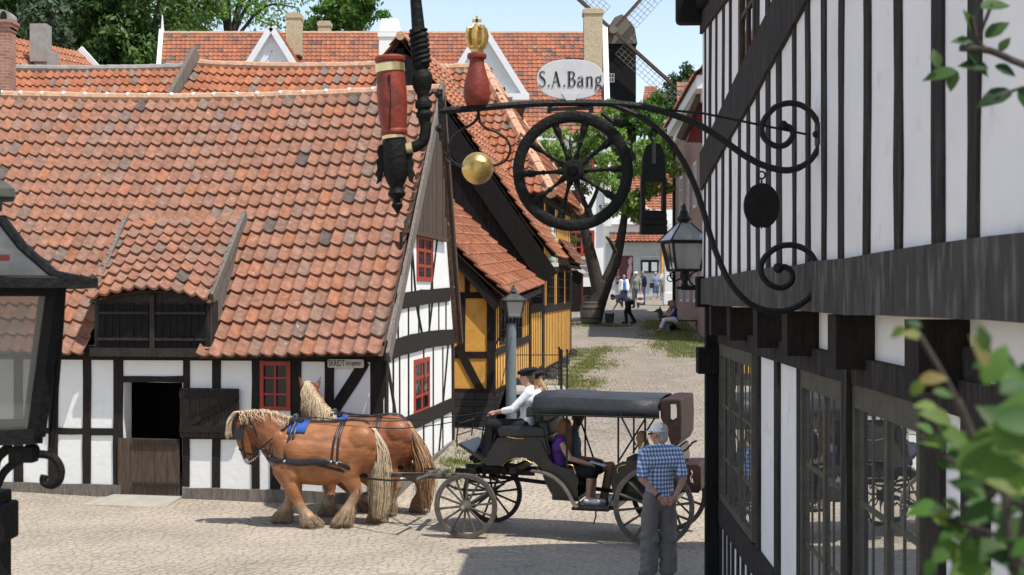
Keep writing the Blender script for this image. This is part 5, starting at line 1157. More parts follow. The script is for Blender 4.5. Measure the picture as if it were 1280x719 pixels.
def leaves_into(M,clumps,size,cols,rng,dens=1.0,flat=.0):
    for (c,rad,n) in clumps:
        c=V(c); shade=rng.uniform(.75,1.25)
        for _ in range(int(n*dens)):
            d=V((rng.gauss(0,1),rng.gauss(0,1),rng.gauss(0,1))).normalized(); rr=rng.random()**.45
            p=c+V((d.x*rad[0]*rr,d.y*rad[1]*rr,d.z*rad[2]*rr))
            nn=(d*.5+V((rng.gauss(0,.6),rng.gauss(0,.6),rng.gauss(.5,.5)))).normalized()
            a_=nn.cross(V((rng.gauss(0,1),rng.gauss(0,1),rng.gauss(0,.5)))).normalized(); b_=nn.cross(a_)
            s=size*rng.uniform(.6,1.35); k=rng.choice(cols); g=shade*rng.uniform(.75,1.25)
            M.add([p-a_*s,p+b_*s*.42-a_*s*.1,p+a_*s,p-b_*s*.42-a_*s*.1],[(0,1,2,3)],(k[0]*g,k[1]*g,k[2]*g))
def tree(name,label,base,trunks,clumps,size,cols,seed,group=None,dens=1.0):
    rng=random.Random(seed); t=thing(name,label,'tree',base,group); M=MB('bark')
    for pts,rs in trunks: M.tube(smooth_path([tuple(p) for p in pts],4) if len(pts)>2 else pts,[rs[0]+(rs[1]-rs[0])*i/(max(1,(4*(len(pts)-1)))) for i in range(4*(len(pts)-1)+1)] if len(pts)>2 else [rs[0],rs[1]],9)
    M.build('trunk',t,smooth='all'); M=MB('leaf'); leaves_into(M,clumps,size,cols,rng,dens); M.build('crown',t); return t
DK=[(.035,.07,.02),(.045,.088,.026),(.06,.11,.032)]; MG=[(.075,.15,.035),(.095,.18,.042),(.11,.20,.05)]; BR=[(.12,.23,.05),(.145,.26,.06),(.10,.20,.04)]; GG=[(.09,.125,.08),(.11,.145,.095),(.075,.11,.065)]
def crownclumps(c,R_,n,per,rng,zs=1.0,r0=.35):
    out=[]
    for i in range(n):
        d=V((rng.gauss(0,1),rng.gauss(0,1),rng.gauss(0,1))).normalized()*(rng.random()**.4)
        r=R_*r0*rng.uniform(.6,1.2); out.append((V(c)+V((d.x*R_,d.y*R_,d.z*R_*zs)),(r,r,r*.7),per))
    return out
rt=random.Random(99)
def conifer(label,px,Y,ztop,w_,seed,cols,droop=0):
    rng=random.Random(seed); b=P(px,371,Y); b.z=2; t=thing('fir_tree',label,'tree',b,'dark trees behind the rooftops'); M=MB('bark'); M.tube([b,V((b.x,b.y,ztop))],[.45,.05],8); M.build('trunk',t)
    M=MB('leaf'); z=8.0
    while z<ztop:
        f=(ztop-z)/(ztop-8); rad=w_*(f**.75)+.3; nb=9
        for k in range(nb):
            g=rng.uniform(0,6.283); L=rad*rng.uniform(.7,1.1)
            for i in range(5):
                q=(i+1)/5; p=V((b.x+math.cos(g)*L*q,b.y+math.sin(g)*L*q,z-.25*L*q*(1+droop)+rng.uniform(-.2,.2)))
                leaves_into(M,[(p,(.55,.55,.30+droop*.35),26)],.20,cols,rng)
        z+=.75
    M.build('crown',t); return t
conifer('dark fir beside the far-left chimney',30,84,30,4.2,1,DK)
conifer('dark fir between the pale spruce and the leafy tree',108,86,33,4.8,2,DK)
conifer('dark fir rising left of the leafy tree, third of the firs',140,82,29,4.2,3,DK)
conifer('pale drooping spruce just behind the grey chimney',57,76,23.5,2.2,4,GG,1.0)
def rounded(label,px,py,Y,R_,n,per,cols,seed,size=.22,zs=1,name='leafy_tree',group='dark trees behind the rooftops',ptop=None):
    rng=random.Random(seed); c=P(px,py,Y); b=V((c.x,c.y,2.0))
    cl=crownclumps(c,R_,n,per,rng,zs); tr=[([b,V((c.x+.3,c.y,(c.z+2)/2)),c],(.5,.18))]
    for k in range(7):
        q=cl[k*(len(cl)//8)][0]; tr.append(([c-V((0,0,R_*.6)),(c+q)/2+V((0,0,-.3)),q],(.16,.03)))
    return tree(name,label,b,tr,cl,size,cols,seed,group)
rounded('broad mid-green leafy tree left of the white verge board',182,30,84,4.4,60,170,[(.085,.15,.04),(.06,.115,.032),(.11,.18,.05)],11,zs=1.5)
rounded('airy bright-green tree with sky showing through above the far roof',285,-2,100,6.4,62,60,BR,12,size=.20,zs=.55,name='airy_tree')
rounded('bright-green tree spreading behind the leafy tree, thin crown',228,2,97,3.2,34,90,BR,15,size=.20,zs=.9,name='airy_tree')
rounded('round green tree between the two roof chimneys and the white chimney',440,18,100,2.6,40,120,MG,13,zs=.8)
rounded('small green tree peeping over the roof between two chimneys',405,32,104,1.8,24,90,MG,14,zs=.7)
# bushes on the hill
bl=[(806,150,98,1.5,MG),(822,175,96,1.9,MG),(838,160,99,1.8,DK),(812,205,95,1.6,MG),(835,230,93,2.0,BR),(815,245,92,1.5,MG),(850,190,98,2.4,MG),(828,128,110,1.6,MG),(843,120,112,1.8,DK),(858,103,108,1.6,DK),(872,102,110,1.5,DK),(800,280,91,1.2,BR),(790,150,99,1.4,DK)]
for i,(px,py,Y,R_,cols) in enumerate(bl):
    rng=random.Random(300+i); c=P(px,py,Y); b=V((c.x,c.y,c.z-R_)); lab=['hill bush right beside the windmill body','rounded bush lower down right of the windmill','dark bush left of the brick house on the slope','mid-green bush on the slope below the mill sail','bright bush low on the slope by the brick house','low bush under the grassy strip of the hill','broad bush half hidden by the brick house','high hill bush under the small red roof','dark hilltop bush beside the tiny red roof','dark tree crown above the distant tile roof','dark tree crown above the distant tile roof, nearer the black studs','bright bush at the foot of the hill','dark bush partly behind the windmill'][i]
    t=thing('hill_bush',lab,'bush',b,'bushes on the hill'); M=MB('bark'); M.tube([b-V((0,0,1.5)),c],[.12,.04],6); M.build('stem',t); M=MB('leaf'); leaves_into(M,crownclumps(c,R_,20,95,rng,.85,.42),.17,cols,rng); M.build('crown',t)
# the street tree
YT=54.0; tb=P(742,402,YT); tb.z=gz(0,YT)
def T(px,py,dy=0): return P(px,py,YT)+V((0,dy,0))
tr=[([T(739,404),T(748,375),T(757,352)],(.40,.30)),([T(750,370),T(741,330),T(732,295,-.2),T(726,262,-.3),T(718,215,-.3),T(712,175)],(.30,.05)),([T(754,360),T(768,330),T(776,300,.2),T(782,265,.3),T(786,225,.2),T(782,180)],(.27,.05)),
 ([T(729,275),T(748,235,.6),T(755,195,.8)],(.12,.03)),([T(780,275),T(805,235),T(818,205)],(.10,.03)),([T(771,318),T(762,302,-.3),T(757,297,-.4)],(.09,.05)),([T(728,285),T(700,235,-.5),T(690,200,-.6)],(.09,.02))]
cl=[]; rng=random.Random(55)
for (px,py,r,n) in [(700,180,.95,9),(735,165,1.1,10),(770,175,1.1,10),(805,195,.85,8),(815,235,.7,7),(790,250,.8,6),(755,225,1.0,8),(712,215,.85,7),(690,205,.6,5),(822,205,.6,4),(745,195,1.0,8),(696,335,.25,2),(683,290,.25,1),(700,300,.5,3),(760,140,.7,5),(800,275,.5,3),(712,262,.6,3)]:
    for _ in range(n):
        d=V((rng.gauss(0,.5),rng.gauss(0,.6),rng.gauss(0,.45)))*r; q=rng.uniform(.30,.52); cl.append((T(px,py)+d,(q,q,q*.7),170))
tree('street_tree','fork-trunked street tree with light green crown behind the hanging wheel',tb,tr,cl,.095,[(.17,.28,.07),(.20,.32,.085),(.13,.23,.055),(.24,.33,.11)],21)
for p,n in ((T(770,345,-.25),60),(T(750,335,-.3),60)):
    pass
MT['barrel']=mk('old_oak_staves',(.11,.085,.065),.85,.35,8,.5,30,stretch=(4,4,.5))
def barrel(label,p,h,r):
    t=thing('barrel',label,'barrel',p,'barrels by the street tree'); M=MB('barrel'); M.lathe([(r*.8,0),(r*.93,h*.2),(r,h*.5),(r*.93,h*.8),(r*.8,h),(r*.74,h),(r*.74,h*.96),(.01,h*.96)],p,(0,0,1),20,ridge=.012,nr=20); M.build('staves',t,smooth=True)
    for f in (.1,.3,.7,.9): M=MB('iron'); rr=r*(.86 if f in(.1,.9) else .965); M.lathe([(rr+.012,h*f-.02),(rr+.014,h*f+.02),(rr*.9,h*f+.02)],p,(0,0,1),20); M.build('hoop',t,smooth=True)
b0=P(738,401,53.0); b0.z=gz(0,53); barrel('dark barrel at the foot of the street tree',b0,.92,.40)
b1=P(741,385,56.5); b1.z=gz(0,56.5); barrel('paler barrel standing behind the trunk of the street tree',b1,1.0,.42)
# grass patches
def grass(name,pts,n,h,seed,cols=[(.14,.19,.06),(.18,.21,.08),(.27,.26,.13),(.11,.16,.045),(.32,.29,.17)]):
    rng=random.Random(seed); M=MB('leaf')
    for _ in range(n):
        cx,cy,rx,ry=rng.choice(pts); x=rng.gauss(cx,rx*.75); y=rng.gauss(cy,ry*.9)
        if math.sin(x*5.1+y*2.3)*math.sin(y*3.7-x*2.9)+.35*math.sin(x*13+y*11)<-.05 and rng.random()<.8: continue
        z=gz(x,y)-.02; g=rng.uniform(0,6.28); hh=h*rng.uniform(.4,1.3); w_=.006*rng.uniform(.7,1.6)*(1+cy*.02); d=V((math.cos(g),math.sin(g),0)); lean=V((rng.gauss(0,.4),rng.gauss(0,.4),0))*hh; k=rng.choice(cols); s=rng.uniform(.8,1.2)
        p=V((x,y,z)); M.add([p-d*w_,p+d*w_,p+d*w_*.6+lean*.4+V((0,0,hh*.6)),p+lean+V((0,0,hh)),p-d*w_*.6+lean*.4+V((0,0,hh*.6))],[(0,1,2,3,4)],tuple(c*s for c in k))
    o=M.build(name); tag(o,kind='stuff'); return o
gp=[]
for i in range(30): y=29.5+i*.5; gp.append((.149*(y-28)-.379+.75+.35*math.sin(i*.7),y,.5,.4))
grass('grass',gp,22000,.08,1)
gp=[]
for i in range(24): y=42+i*.55; gp.append((5.1+.045*(y-42)+.35+.2*math.sin(i),y,.6,.5))
grass('grass',gp,26000,.10,2)
grass('grass',[(3.0,53.2,.7,.3),(3.9,52.6,.5,.25),(2.7,52.7,.8,.3)],4500,.10,3)
grass('grass',[(-.5,24.2,.5,.25),(-.95,23.4,.2,.6),(-.3,25.5,.5,.5),(.2,26.9,.4,.3)],6000,.09,4)
grass('grass',[(-5.1+.45*i,21.15-.09*i,.1,.04) for i in (-4,-1.3,.4,3.2)],120,.06,5)
# near leaves, right edge
def leafshape(M,p,dir_,nrm,L,W_,col,rng):
    d=V(dir_).normalized(); n=V(nrm); n=(n-d*n.dot(d)).normalized(); s=d.cross(n); prof=[(0,.02),(.12,.30),(.28,.46),(.45,.50),(.62,.42),(.78,.27),(.90,.12),(1.0,.0)]
    vs=[];fs=[]
    for i,(t,w_) in enumerate(prof):
        ser=1+.06*(i%2); c=p+d*L*t-n*(.16*L*t*t); w2=w_*W_*ser; vs+=[c+s*w2+n*w2*.28,c+n*.0,c-s*w2+n*w2*.28]
    for i in range(len(prof)-1):
        o=i*3; fs+=[(o,o+1,o+4,o+3),(o+1,o+2,o+5,o+4)]
    M.add(vs,fs,col)
MT['leafn']=leafmat('near_leaf',.30,.55)
def near_plant(label,base,stems,lv,seed,dup_=0):
    rng=random.Random(seed); t=thing('leafy_shrub',label,'shrub',base); M=MB('bark'); M.col=(1,1,1)
    for pts,r in stems: M.tube(smooth_path([tuple(p) for p in pts],5),r,6)
    M.build('stems',t,smooth='all'); M=MB('leafn')
    lv=[(a,b,c,L*.74,an,co_,ti) for a,b,c,L,an,co_,ti in lv]+[(a+rng.uniform(-22,26),b+rng.uniform(-24,24),c+rng.uniform(-.08,.12),L*rng.uniform(.4,.6),an+rng.uniform(-70,70),rng.choice([G1,G2,G3,DG_]),ti) for a,b,c,L,an,co_,ti in lv for _ in range(dup_)]
    for (px,py,Y,L,ang,col,tilt) in lv:
        p=P(px,py,Y); g=R(ang); d=V((math.cos(g),rng.uniform(-.35,.2),math.sin(g))); nrm=V((rng.uniform(-.4,.4),-1,.5+tilt)); l=L/F*Y; leafshape(M,p-d*l*.5,d,nrm,l,l*rng.uniform(.5,.62),tuple(c*rng.uniform(.85,1.15) for c in col),rng)
    M.build('leaves',t,smooth='all'); return t
G1=(.038,.092,.018); G2=(.062,.13,.022); G3=(.095,.15,.026); RD=(.15,.145,.035); DG_=(.018,.052,.016)
Yn=1.25
near_plant('blurred green shrub with some reddish tips filling the lower right corner',P(1330,371,1.25).xy.to_3d(),
 [([V((.62,1.3,0)),V((.60,1.28,1.6)),P(1268,719,1.25),P(1240,620,1.3),P(1215,545,1.3),P(1196,500,1.3)],.0045),([P(1268,719,1.25),P(1285,600,1.2),P(1262,500,1.2),P(1222,450,1.2)],.004),([P(1285,640,1.2),P(1230,600,1.35),P(1180,570,1.4),P(1150,545,1.4)],.003),([P(1290,719,1.2),P(1255,675,1.3),P(1200,655,1.4),P(1165,640,1.4)],.003),([P(1196,500,1.3),P(1180,470,1.3),P(1150,420,1.3)],.0025)],
 [(1250,565,1.15,150,25,G2,.4),(1230,590,1.3,110,200,G1,.3),(1275,520,1.1,140,60,G2,.2),(1272,600,1.2,120,-10,G3,.2),(1226,438,1.1,62,115,RD,.2),(1245,455,1.15,80,60,G3,.1),(1168,473,1.25,48,10,RD,.3),(1140,418,1.3,40,170,RD,.3),(1170,520,1.4,60,160,G3,.4),(1165,552,1.4,46,170,G3,.5),(1200,575,1.4,75,15,G1,.4),(1155,636,1.4,62,190,G2,.5),(1175,648,1.4,50,-30,G3,.4),(1210,610,1.4,70,150,G1,.3),(1240,640,1.3,90,10,G1,.4),(1275,660,1.25,90,30,G1,.3),(1225,690,1.35,80,200,G1,.4),(1180,690,1.4,60,-150,G2,.5),(1265,700,1.25,90,160,DG_,.3),(1205,655,1.4,70,20,G1,.4),(1265,470,1.15,80,-20,G2,.3),(1195,545,1.4,60,-20,G2,.4),(1250,525,1.3,90,140,G1,.3),(1290,560,1.1,120,120,G3,.3),(1215,715,1.35,80,15,G2,.3),(1285,625,1.3,100,190,G1,.3)],7,2)
near_plant('dark green leafy spray hanging in front of the white wall, top right',P(1420,371,2.3).xy.to_3d(),
 [([V((1.05,2.2,0)),V((1.03,2.2,2.4)),P(1390,150,2.2),P(1300,92,2.2),P(1262,74,2.2),P(1235,63,2.2),P(1200,60,2.2)],.006),([P(1235,63,2.2),P(1222,50,2.2),P(1215,20,2.2)],.003),([P(1300,105,2.2),P(1270,112,2.2),P(1245,124,2.2)],.003),([P(1222,50,2.2),P(1240,5,2.2)],.003)],
 [(1212,26,2.2,46,110,G1,.3),(1246,6,2.2,60,15,G1,.4),(1247,36,2.2,48,35,G1,.2),(1203,51,2.2,40,175,G1,.4),(1217,68,2.2,40,-70,DG_,.3),(1217,82,2.2,52,170,DG_,.4),(1174,93,2.2,58,188,G1,.4),(1170,72,2.2,36,100,G1,.3),(1226,86,2.2,40,-40,DG_,.3),(1258,88,2.2,40,-25,DG_,.3),(1243,122,2.2,66,200,DG_,.4),(1281,124,2.2,44,-70,DG_,.2),(1190,100,2.2,40,-100,G1,.3),(1256,55,2.2,30,60,G1,.3)],8)
# ================================================================== bodies: fused capsules -> one continuous skin
class Body:
    def __init__(s): s.M=MB('tint'); s.S=[]
    def seg(s,a,b,ra,rb,col,flat=None,seg=14):
        a=V(a); b=V(b); d=b-a; L=d.length
        if L<1e-5: b=a+V((0,0,1e-3)); d=b-a; L=1e-3
        prof=[]
        for k in range(5): g=R(90*k/5+6); prof.append((ra*math.sin(g),-ra*math.cos(g)))
        prof.append((ra,0)); prof.append((rb,L))
        for k in range(4,-1,-1): g=R(90*k/5+6); prof.append((rb*math.sin(g),L+rb*math.cos(g)))
        n0=len(s.M.v); s.M.lathe(prof,a,d,seg)
        if flat:
            ax=V(flat[0]).normalized(); f=flat[1]
            du=d.normalized()
            for i in range(n0,len(s.M.v)):
                p=V(s.M.v[i]); t=(p-a).dot(du); c=a+du*t; q=(p-c).dot(ax); s.M.v[i]=tuple(p-ax*q*(1-f))
        s.S.append((a,b,ra,rb,col,flat))
    def ell(s,c,r,col):
        s.M.sphere(c,r,16,12); m=sum(r)/3 if isinstance(r,(tuple,list)) else r; s.S.append((V(c),V(c)+V((0,0,1e-3)),m,m,col,None))
    def loft(s,rings,col,ya=(0,1,0),seg=20):
        """rings: (centre, up-vector*halfheight, halfwidth)"""
        ya=V(ya); vs=[]; fs=[]
        for c,u,w_ in rings:
            for k in range(seg): g=2*math.pi*k/seg; vs.append(V(c)+V(u)*math.cos(g)+ya*w_*math.sin(g))
        n=len(rings)
        for i in range(n-1):
            for k in range(seg): k2=(k+1)%seg; fs.append((i*seg+k,i*seg+k2,(i+1)*seg+k2,(i+1)*seg+k))
        fs.append(tuple(range(seg-1,-1,-1))); fs.append(tuple((n-1)*seg+k for k in range(seg))); s.M.add(vs,fs)
        for i in range(n-1):
            s.S.append((V(rings[i][0]),V(rings[i+1][0]),(V(rings[i][1]).length+rings[i][2])/2,(V(rings[i+1][1]).length+rings[i+1][2])/2,col,None))
    def build(s,name,parent,voxel=.012,sm=4,mat='tint',colfn=None,cut=None):
        me=bpy.data.meshes.new(name); me.from_pydata(s.M.v,[],s.M.f)
        o=bpy.data.objects.new('tmp',me); COL.objects.link(o)
        # consistent outward faces for every closed shell
        import bmesh
        bm=bmesh.new(); bm.from_mesh(me); bmesh.ops.recalc_face_normals(bm,faces=bm.faces); bm.to_mesh(me); bm.free()
        r=o.modifiers.new('r','REMESH'); r.mode='VOXEL'; r.voxel_size=voxel; r.adaptivity=0
        if sm: q=o.modifiers.new('s','SMOOTH'); q.iterations=sm; q.factor=.5
        dg=bpy.context.evaluated_depsgraph_get(); dg.update(); me2=bpy.data.meshes.new_from_object(o.evaluated_get(dg)); bpy.data.objects.remove(o); bpy.data.meshes.remove(me)
        if cut:
            bm=bmesh.new(); bm.from_mesh(me2); bmesh.ops.bisect_plane(bm,geom=bm.verts[:]+bm.edges[:]+bm.faces[:],plane_co=cut[0],plane_no=cut[1],clear_inner=True); bm.to_mesh(me2); bm.free()
        n=len(me2.vertices); co=np.empty(n*3); me2.vertices.foreach_get('co',co); co=co.reshape(-1,3)
        best=np.full(n,1e9); cols=np.zeros((n,4),dtype=np.float32); cols[:,3]=1; wsum=np.zeros(n); acc=np.zeros((n,3))
        ds=[]
        for a,b,ra,rb,col,fl in s.S:
            a_=np.array(a); d=np.array(b)-a_; L2=d@d; t=np.clip(((co-a_)@d)/L2,0,1); dist=np.linalg.norm(co-a_-t[:,None]*d,axis=1)-(ra+(rb-ra)*t); ds.append(dist)
        ds=np.array(ds); mn=ds.min(axis=0); wgt=np.exp(-np.clip((ds-mn)/(voxel*.9),0,40)); wgt/=wgt.sum(axis=0)
        cc=np.array([c[4] for c in s.S]); cols[:,:3]=wgt.T@cc
        if colfn: cols[:,:3]=colfn(co,cols[:,:3])
        o0=np.array(parent['_o'] if parent is not None else (0,0,0)); co2=(co-o0).astype(np.float32); me2.vertices.foreach_set('co',co2.ravel())
        at=me2.attributes.new('tint','FLOAT_COLOR','POINT'); at.data.foreach_set('color',cols.ravel())
        me2.materials.clear(); me2.materials.append(MT[mat]); me2.polygons.foreach_set('use_smooth',[True]*len(me2.polygons)); me2.polygons.foreach_set('material_index',[0]*len(me2.polygons)); me2.update(); me2.name=name
        ob=bpy.data.objects.new(name,me2); COL.objects.link(ob)
        if parent is not None: ob.parent=parent; ob['_o']=tuple(parent['_o'])
        return ob
SKIN=(.46,.26,.18); SKIN2=(.40,.21,.14)
def lerp(a,b,t): return V(a)*(1-t)+V(b)*t
def person(label,base,J,face,k=1.0,skin=SKIN,hair=None,cap=None,shirt=None,legs=None,shoes=None,voxel=.012,fingers=True,extra=None,slim=1.0,group=None):
    """J: world joints: pel, chest, neck, head, shL,shR,elL,elR,wrL,wrR,hdL,hdR,hipL,hipR,knL,knR,anL,anR,toL,toR"""
    t=thing('person',label,'person',base,group); J={a:V(b) for a,b in J.items()}; f=V(face); f.z=0; f.normalize(); fh=V(J.get('look',f)).normalized()
    side=(J['shR']-J['shL']); side=side.normalized() if side.length>.02 else V((f.y,-f.x,0)); fwd=side.cross(J['chest']-J['pel']).normalized()*-1
    if fwd.dot(f)<0: fwd=-fwd
    up=(J['head']-J['neck']).normalized(); B=Body(); sk=skin
    # head
    hd=J['head']; hs=fh.cross(V((0,0,1))).normalized(); hu=hs.cross(fh).normalized()
    B.ell(hd+hu*.025*k-fh*.012*k,(.078*k,.078*k,.098*k),sk)
    B.seg(hd+fh*.035*k-hu*.01*k,hd+fh*.042*k-hu*.075*k,.058*k,.040*k,sk)
    B.seg(hd+fh*.088*k+hu*.01*k,hd+fh*.108*k-hu*.022*k,.010*k,.015*k,sk)   # nose
    for s_ in (-1,1):
        B.seg(hd+hs*s_*.076*k+hu*.02*k-fh*.005*k,hd+hs*s_*.080*k-hu*.025*k,.016*k,.012*k,sk,(hs,.5))
        B.seg(hd+hs*s_*.032*k+fh*.083*k+hu*.016*k,hd+hs*s_*.034*k+fh*.083*k+hu*.016*k,.010*k,.010*k,(.05,.035,.03))
        B.seg(hd+hs*s_*.015*k+fh*.086*k+hu*.037*k,hd+hs*s_*.048*k+fh*.076*k+hu*.037*k,.009*k,.007*k,(.20,.12,.08))
    B.seg(hd+hs*.022*k+fh*.085*k-hu*.052*k,hd-hs*.022*k+fh*.085*k-hu*.052*k,.009*k,.009*k,(.38,.14,.11))
    B.seg(J['neck']-up*.03*k,hd-hu*.05*k-fh*.02*k,.056*k,.052*k,sk)
    tor=(fwd,.62)
    B.seg(J['pel'],lerp(J['pel'],J['chest'],.45),.135*k*slim,.125*k*slim,sk,tor); B.seg(lerp(J['pel'],J['chest'],.45),J['chest'],.125*k*slim,.15*k*slim,sk,tor); B.seg(J['chest'],J['neck']-up*.02*k,.13*k*slim,.055*k,sk,tor)
    B.seg(J['shL'],J['shR'],.055*k,.055*k,sk)
    for s_ in 'LR':
        B.seg(J['sh'+s_],J['el'+s_],.050*k,.040*k,sk); B.seg(J['el'+s_],J['wr'+s_],.041*k,.027*k,sk)
        B.seg(J['hip'+s_],J['kn'+s_],.085*k*slim,.055*k,sk); B.seg(J['kn'+s_],J['an'+s_],.056*k,.036*k,sk); B.seg(J['an'+s_],J['to'+s_],.038*k,.034*k,sk)
        w_=J['wr'+s_]; h_=J['hd'+s_]; d=(h_-w_); d.normalize(); sd=d.cross(V(J.get('palm'+s_,(0,0,1)))).normalized(); pn=sd.cross(d)
        B.seg(w_+d*.01*k,w_+d*.075*k,.030*k,.036*k,sk,(pn,.55))
        if fingers:
            for q,(o_,l_) in enumerate(((-.030,.062),(-.010,.075),(.010,.072),(.029,.056))):
                a_=w_+d*.085*k+sd*o_*k; b_=a_+d*l_*.5*k+pn*-.006*k; c_=b_+d*l_*.38*k-pn*.028*k
                B.seg(a_,b_,.0098*k,.0092*k,sk,None,8); B.seg(b_,c_,.0092*k,.0080*k,sk,None,8)
            a_=w_+d*.03*k-sd*.030*k; b_=a_+d*.035*k-sd*.022*k-pn*.012*k; B.seg(a_,b_,.0125*k,.0105*k,sk,None,8); B.seg(b_,b_+d*.030*k+sd*.004*k-pn*.012*k,.0105*k,.009*k,sk,None,8)
    B.build('body',t,voxel if not fingers else min(voxel,.0085 if k>.8 else .008),3 if not fingers else 2)
    if shirt:
        c=shirt['col']; S=Body(); g=1.13
        S.seg(J['pel']+ (J['chest']-J['pel'])*shirt.get('low',-.05),lerp(J['pel'],J['chest'],.45),.165*k*slim*shirt.get('wide',1),.155*k*slim*shirt.get('wide',1),c,(fwd,.68)); S.seg(lerp(J['pel'],J['chest'],.45),J['chest'],.155*k*slim*shirt.get('wide',1),.175*k*slim,c,(fwd,.68)); S.seg(J['chest'],J['neck']-up*.035*k,.155*k*slim,.062*k,c,(fwd,.72))
        S.seg(J['neck']-up*.03*k,J['neck']+up*.012*k-fwd*.008*k,.064*k,.060*k,c) if shirt.get('collar',1) else None
        sl=shirt.get('sleeve',.75)
        S.seg(J['shL'],J['shR'],.066*k,.066*k,c); S.seg(lerp(J['shL'],J['pel'],.2)-fwd*.015*k,lerp(J['shR'],J['pel'],.2)-fwd*.015*k,.095*k,.095*k,c); S.seg(lerp(J['shL'],J['neck'],.3),lerp(J['shR'],J['neck'],.3),.075*k,.075*k,c)
        if sl>0:
            for s_ in 'LR':
                S.seg(J['sh'+s_],lerp(J['sh'+s_],J['el'+s_],min(1,sl)),.068*k,.066*k if sl<1 else .056*k,c)
                if sl>1: S.seg(J['el'+s_],lerp(J['el'+s_],J['wr'+s_],sl-1),.056*k,.046*k,c)
                for w_ in range(3):
                    pass
        o=S.build(shirt.get('name','shirt'),t,max(voxel,.012),3,shirt.get('mat','cloth'),cut=((J['pel']+V((0,0,shirt['hem'])),(0,.06,1)) if 'hem' in shirt else None))
    if legs:
        c=legs['col']; S=Body(); ln=legs.get('len',2.0)
        S.seg(J['pel']+(J['chest']-J['pel'])*.12,J['pel']-(J['chest']-J['pel']).normalized()*.06*k,.150*k*slim,.155*k*slim,c,(fwd,.72))
        for s_ in 'LR':
            S.seg(J['hip'+s_]+V((0,0,.0)),lerp(J['hip'+s_],J['kn'+s_],min(1,ln)),.108*k*slim,(.082 if ln>=1 else .098)*k*legs.get('wide',1),c)
            if ln>1:
                e=lerp(J['kn'+s_],J['an'+s_],min(1,ln-1)); S.seg(J['kn'+s_],e,.080*k*legs.get('wide',1),.066*k*legs.get('wide',1),c)
                if legs.get('folds'):
                    rr=random.Random(3)
                    for q in range(7): z=lerp(J['kn'+s_],e,q/6.5); S.seg(z+V((-.05,rr.uniform(-.03,.03),rr.uniform(-.02,.02)))*k,z+V((.05,rr.uniform(-.03,.03),rr.uniform(-.02,.02)))*k,.058*k,.058*k,c)
        if legs.get('skirt'):
            S.seg(J['pel'],(J['knL']+J['knR'])/2,.15*k,.17*k,c,(fwd,.8))
        if legs.get('pockets'):
            for s_,q in (('L',-1),('R',1)): z=lerp(J['hip'+s_],J['kn'+s_],.62); S.seg(z+side*q*.085*k+V((0,0,.09)),z+side*q*.085*k-V((0,0,.08)),.035*k,.04*k,c,(side,.8))
        S.build(legs.get('name','trousers'),t,max(voxel,.012),3,'cloth')
    if shoes:
        for s_ in 'LR':
            S=Body(); d=(J['to'+s_]-J['an'+s_]); S.seg(J['an'+s_]-V((0,0,.03))*k-d*.15,J['to'+s_]+V((0,0,.005)),.046*k,.043*k,shoes); S.build('shoe',t,max(voxel,.010),2,'cloth')
    if hair:
        S=Body(); c=hair['col']
        S.ell(hd+hu*.045*k-fh*.026*k,(.088*k,.088*k,.088*k),c)
        S.seg(hd-fh*.05*k+hu*.02*k,hd-fh*.06*k-hu*.05*k,.066*k,.050*k,c)
        if hair.get('long'):
            n=hair.get('n',14); rr=random.Random(hair.get('seed',1))
            for i in range(n):
                g=-1+2*i/(n-1); a_=hd+hs*g*.078*k-fh*(.045-.02*abs(g))*k+hu*.01*k; e=J['neck']+hs*g*.11*k-fh*.075*k-V((0,0,hair['long']*rr.uniform(.75,1.05))); m_=lerp(a_,e,.5)-fh*.018*k+hs*rr.uniform(-.02,.02)
                S.seg(a_,m_,.030*k,.028*k,c); S.seg(m_,e,.028*k,.012*k,c)
        if hair.get('tail'):
            a_=hd-fh*.10*k-hu*.0*k; S.seg(a_,a_-fh*.05*k-V((0,0,.10)),.028*k,.034*k,c); S.seg(a_-fh*.05*k-V((0,0,.10)),a_-fh*.04*k-V((0,0,.24)),.034*k,.012*k,c)
        S.build('hair',t,max(.008,voxel*.8),2,'hair')
    if cap:
        S=Body(); c=cap['col']; S.ell(hd+hu*.062*k-fh*.012*k,(.096*k,.096*k,.074*k*cap.get('tall',1)),c); S.seg(hd+hu*.045*k-fh*.02*k,hd+hu*.048*k+fh*.0*k,.094*k,.094*k,c,(hu,.35))
        S.seg(hd+fh*.07*k+hu*.045*k-hs*.035*k,hd+fh*.07*k+hu*.045*k+hs*.035*k,.07*k*cap.get('brim',1),.07*k*cap.get('brim',1),c,(hu,.14))
        if cap.get('flat'): S.seg(hd+hu*.10*k-fh*.03*k,hd+hu*.085*k+fh*.02*k,.122*k,.118*k,c,(hu,.30))
        S.build('cap',t,max(.008,voxel*.7),2,'cloth')
    if extra: extra(t,J,k)
    return t
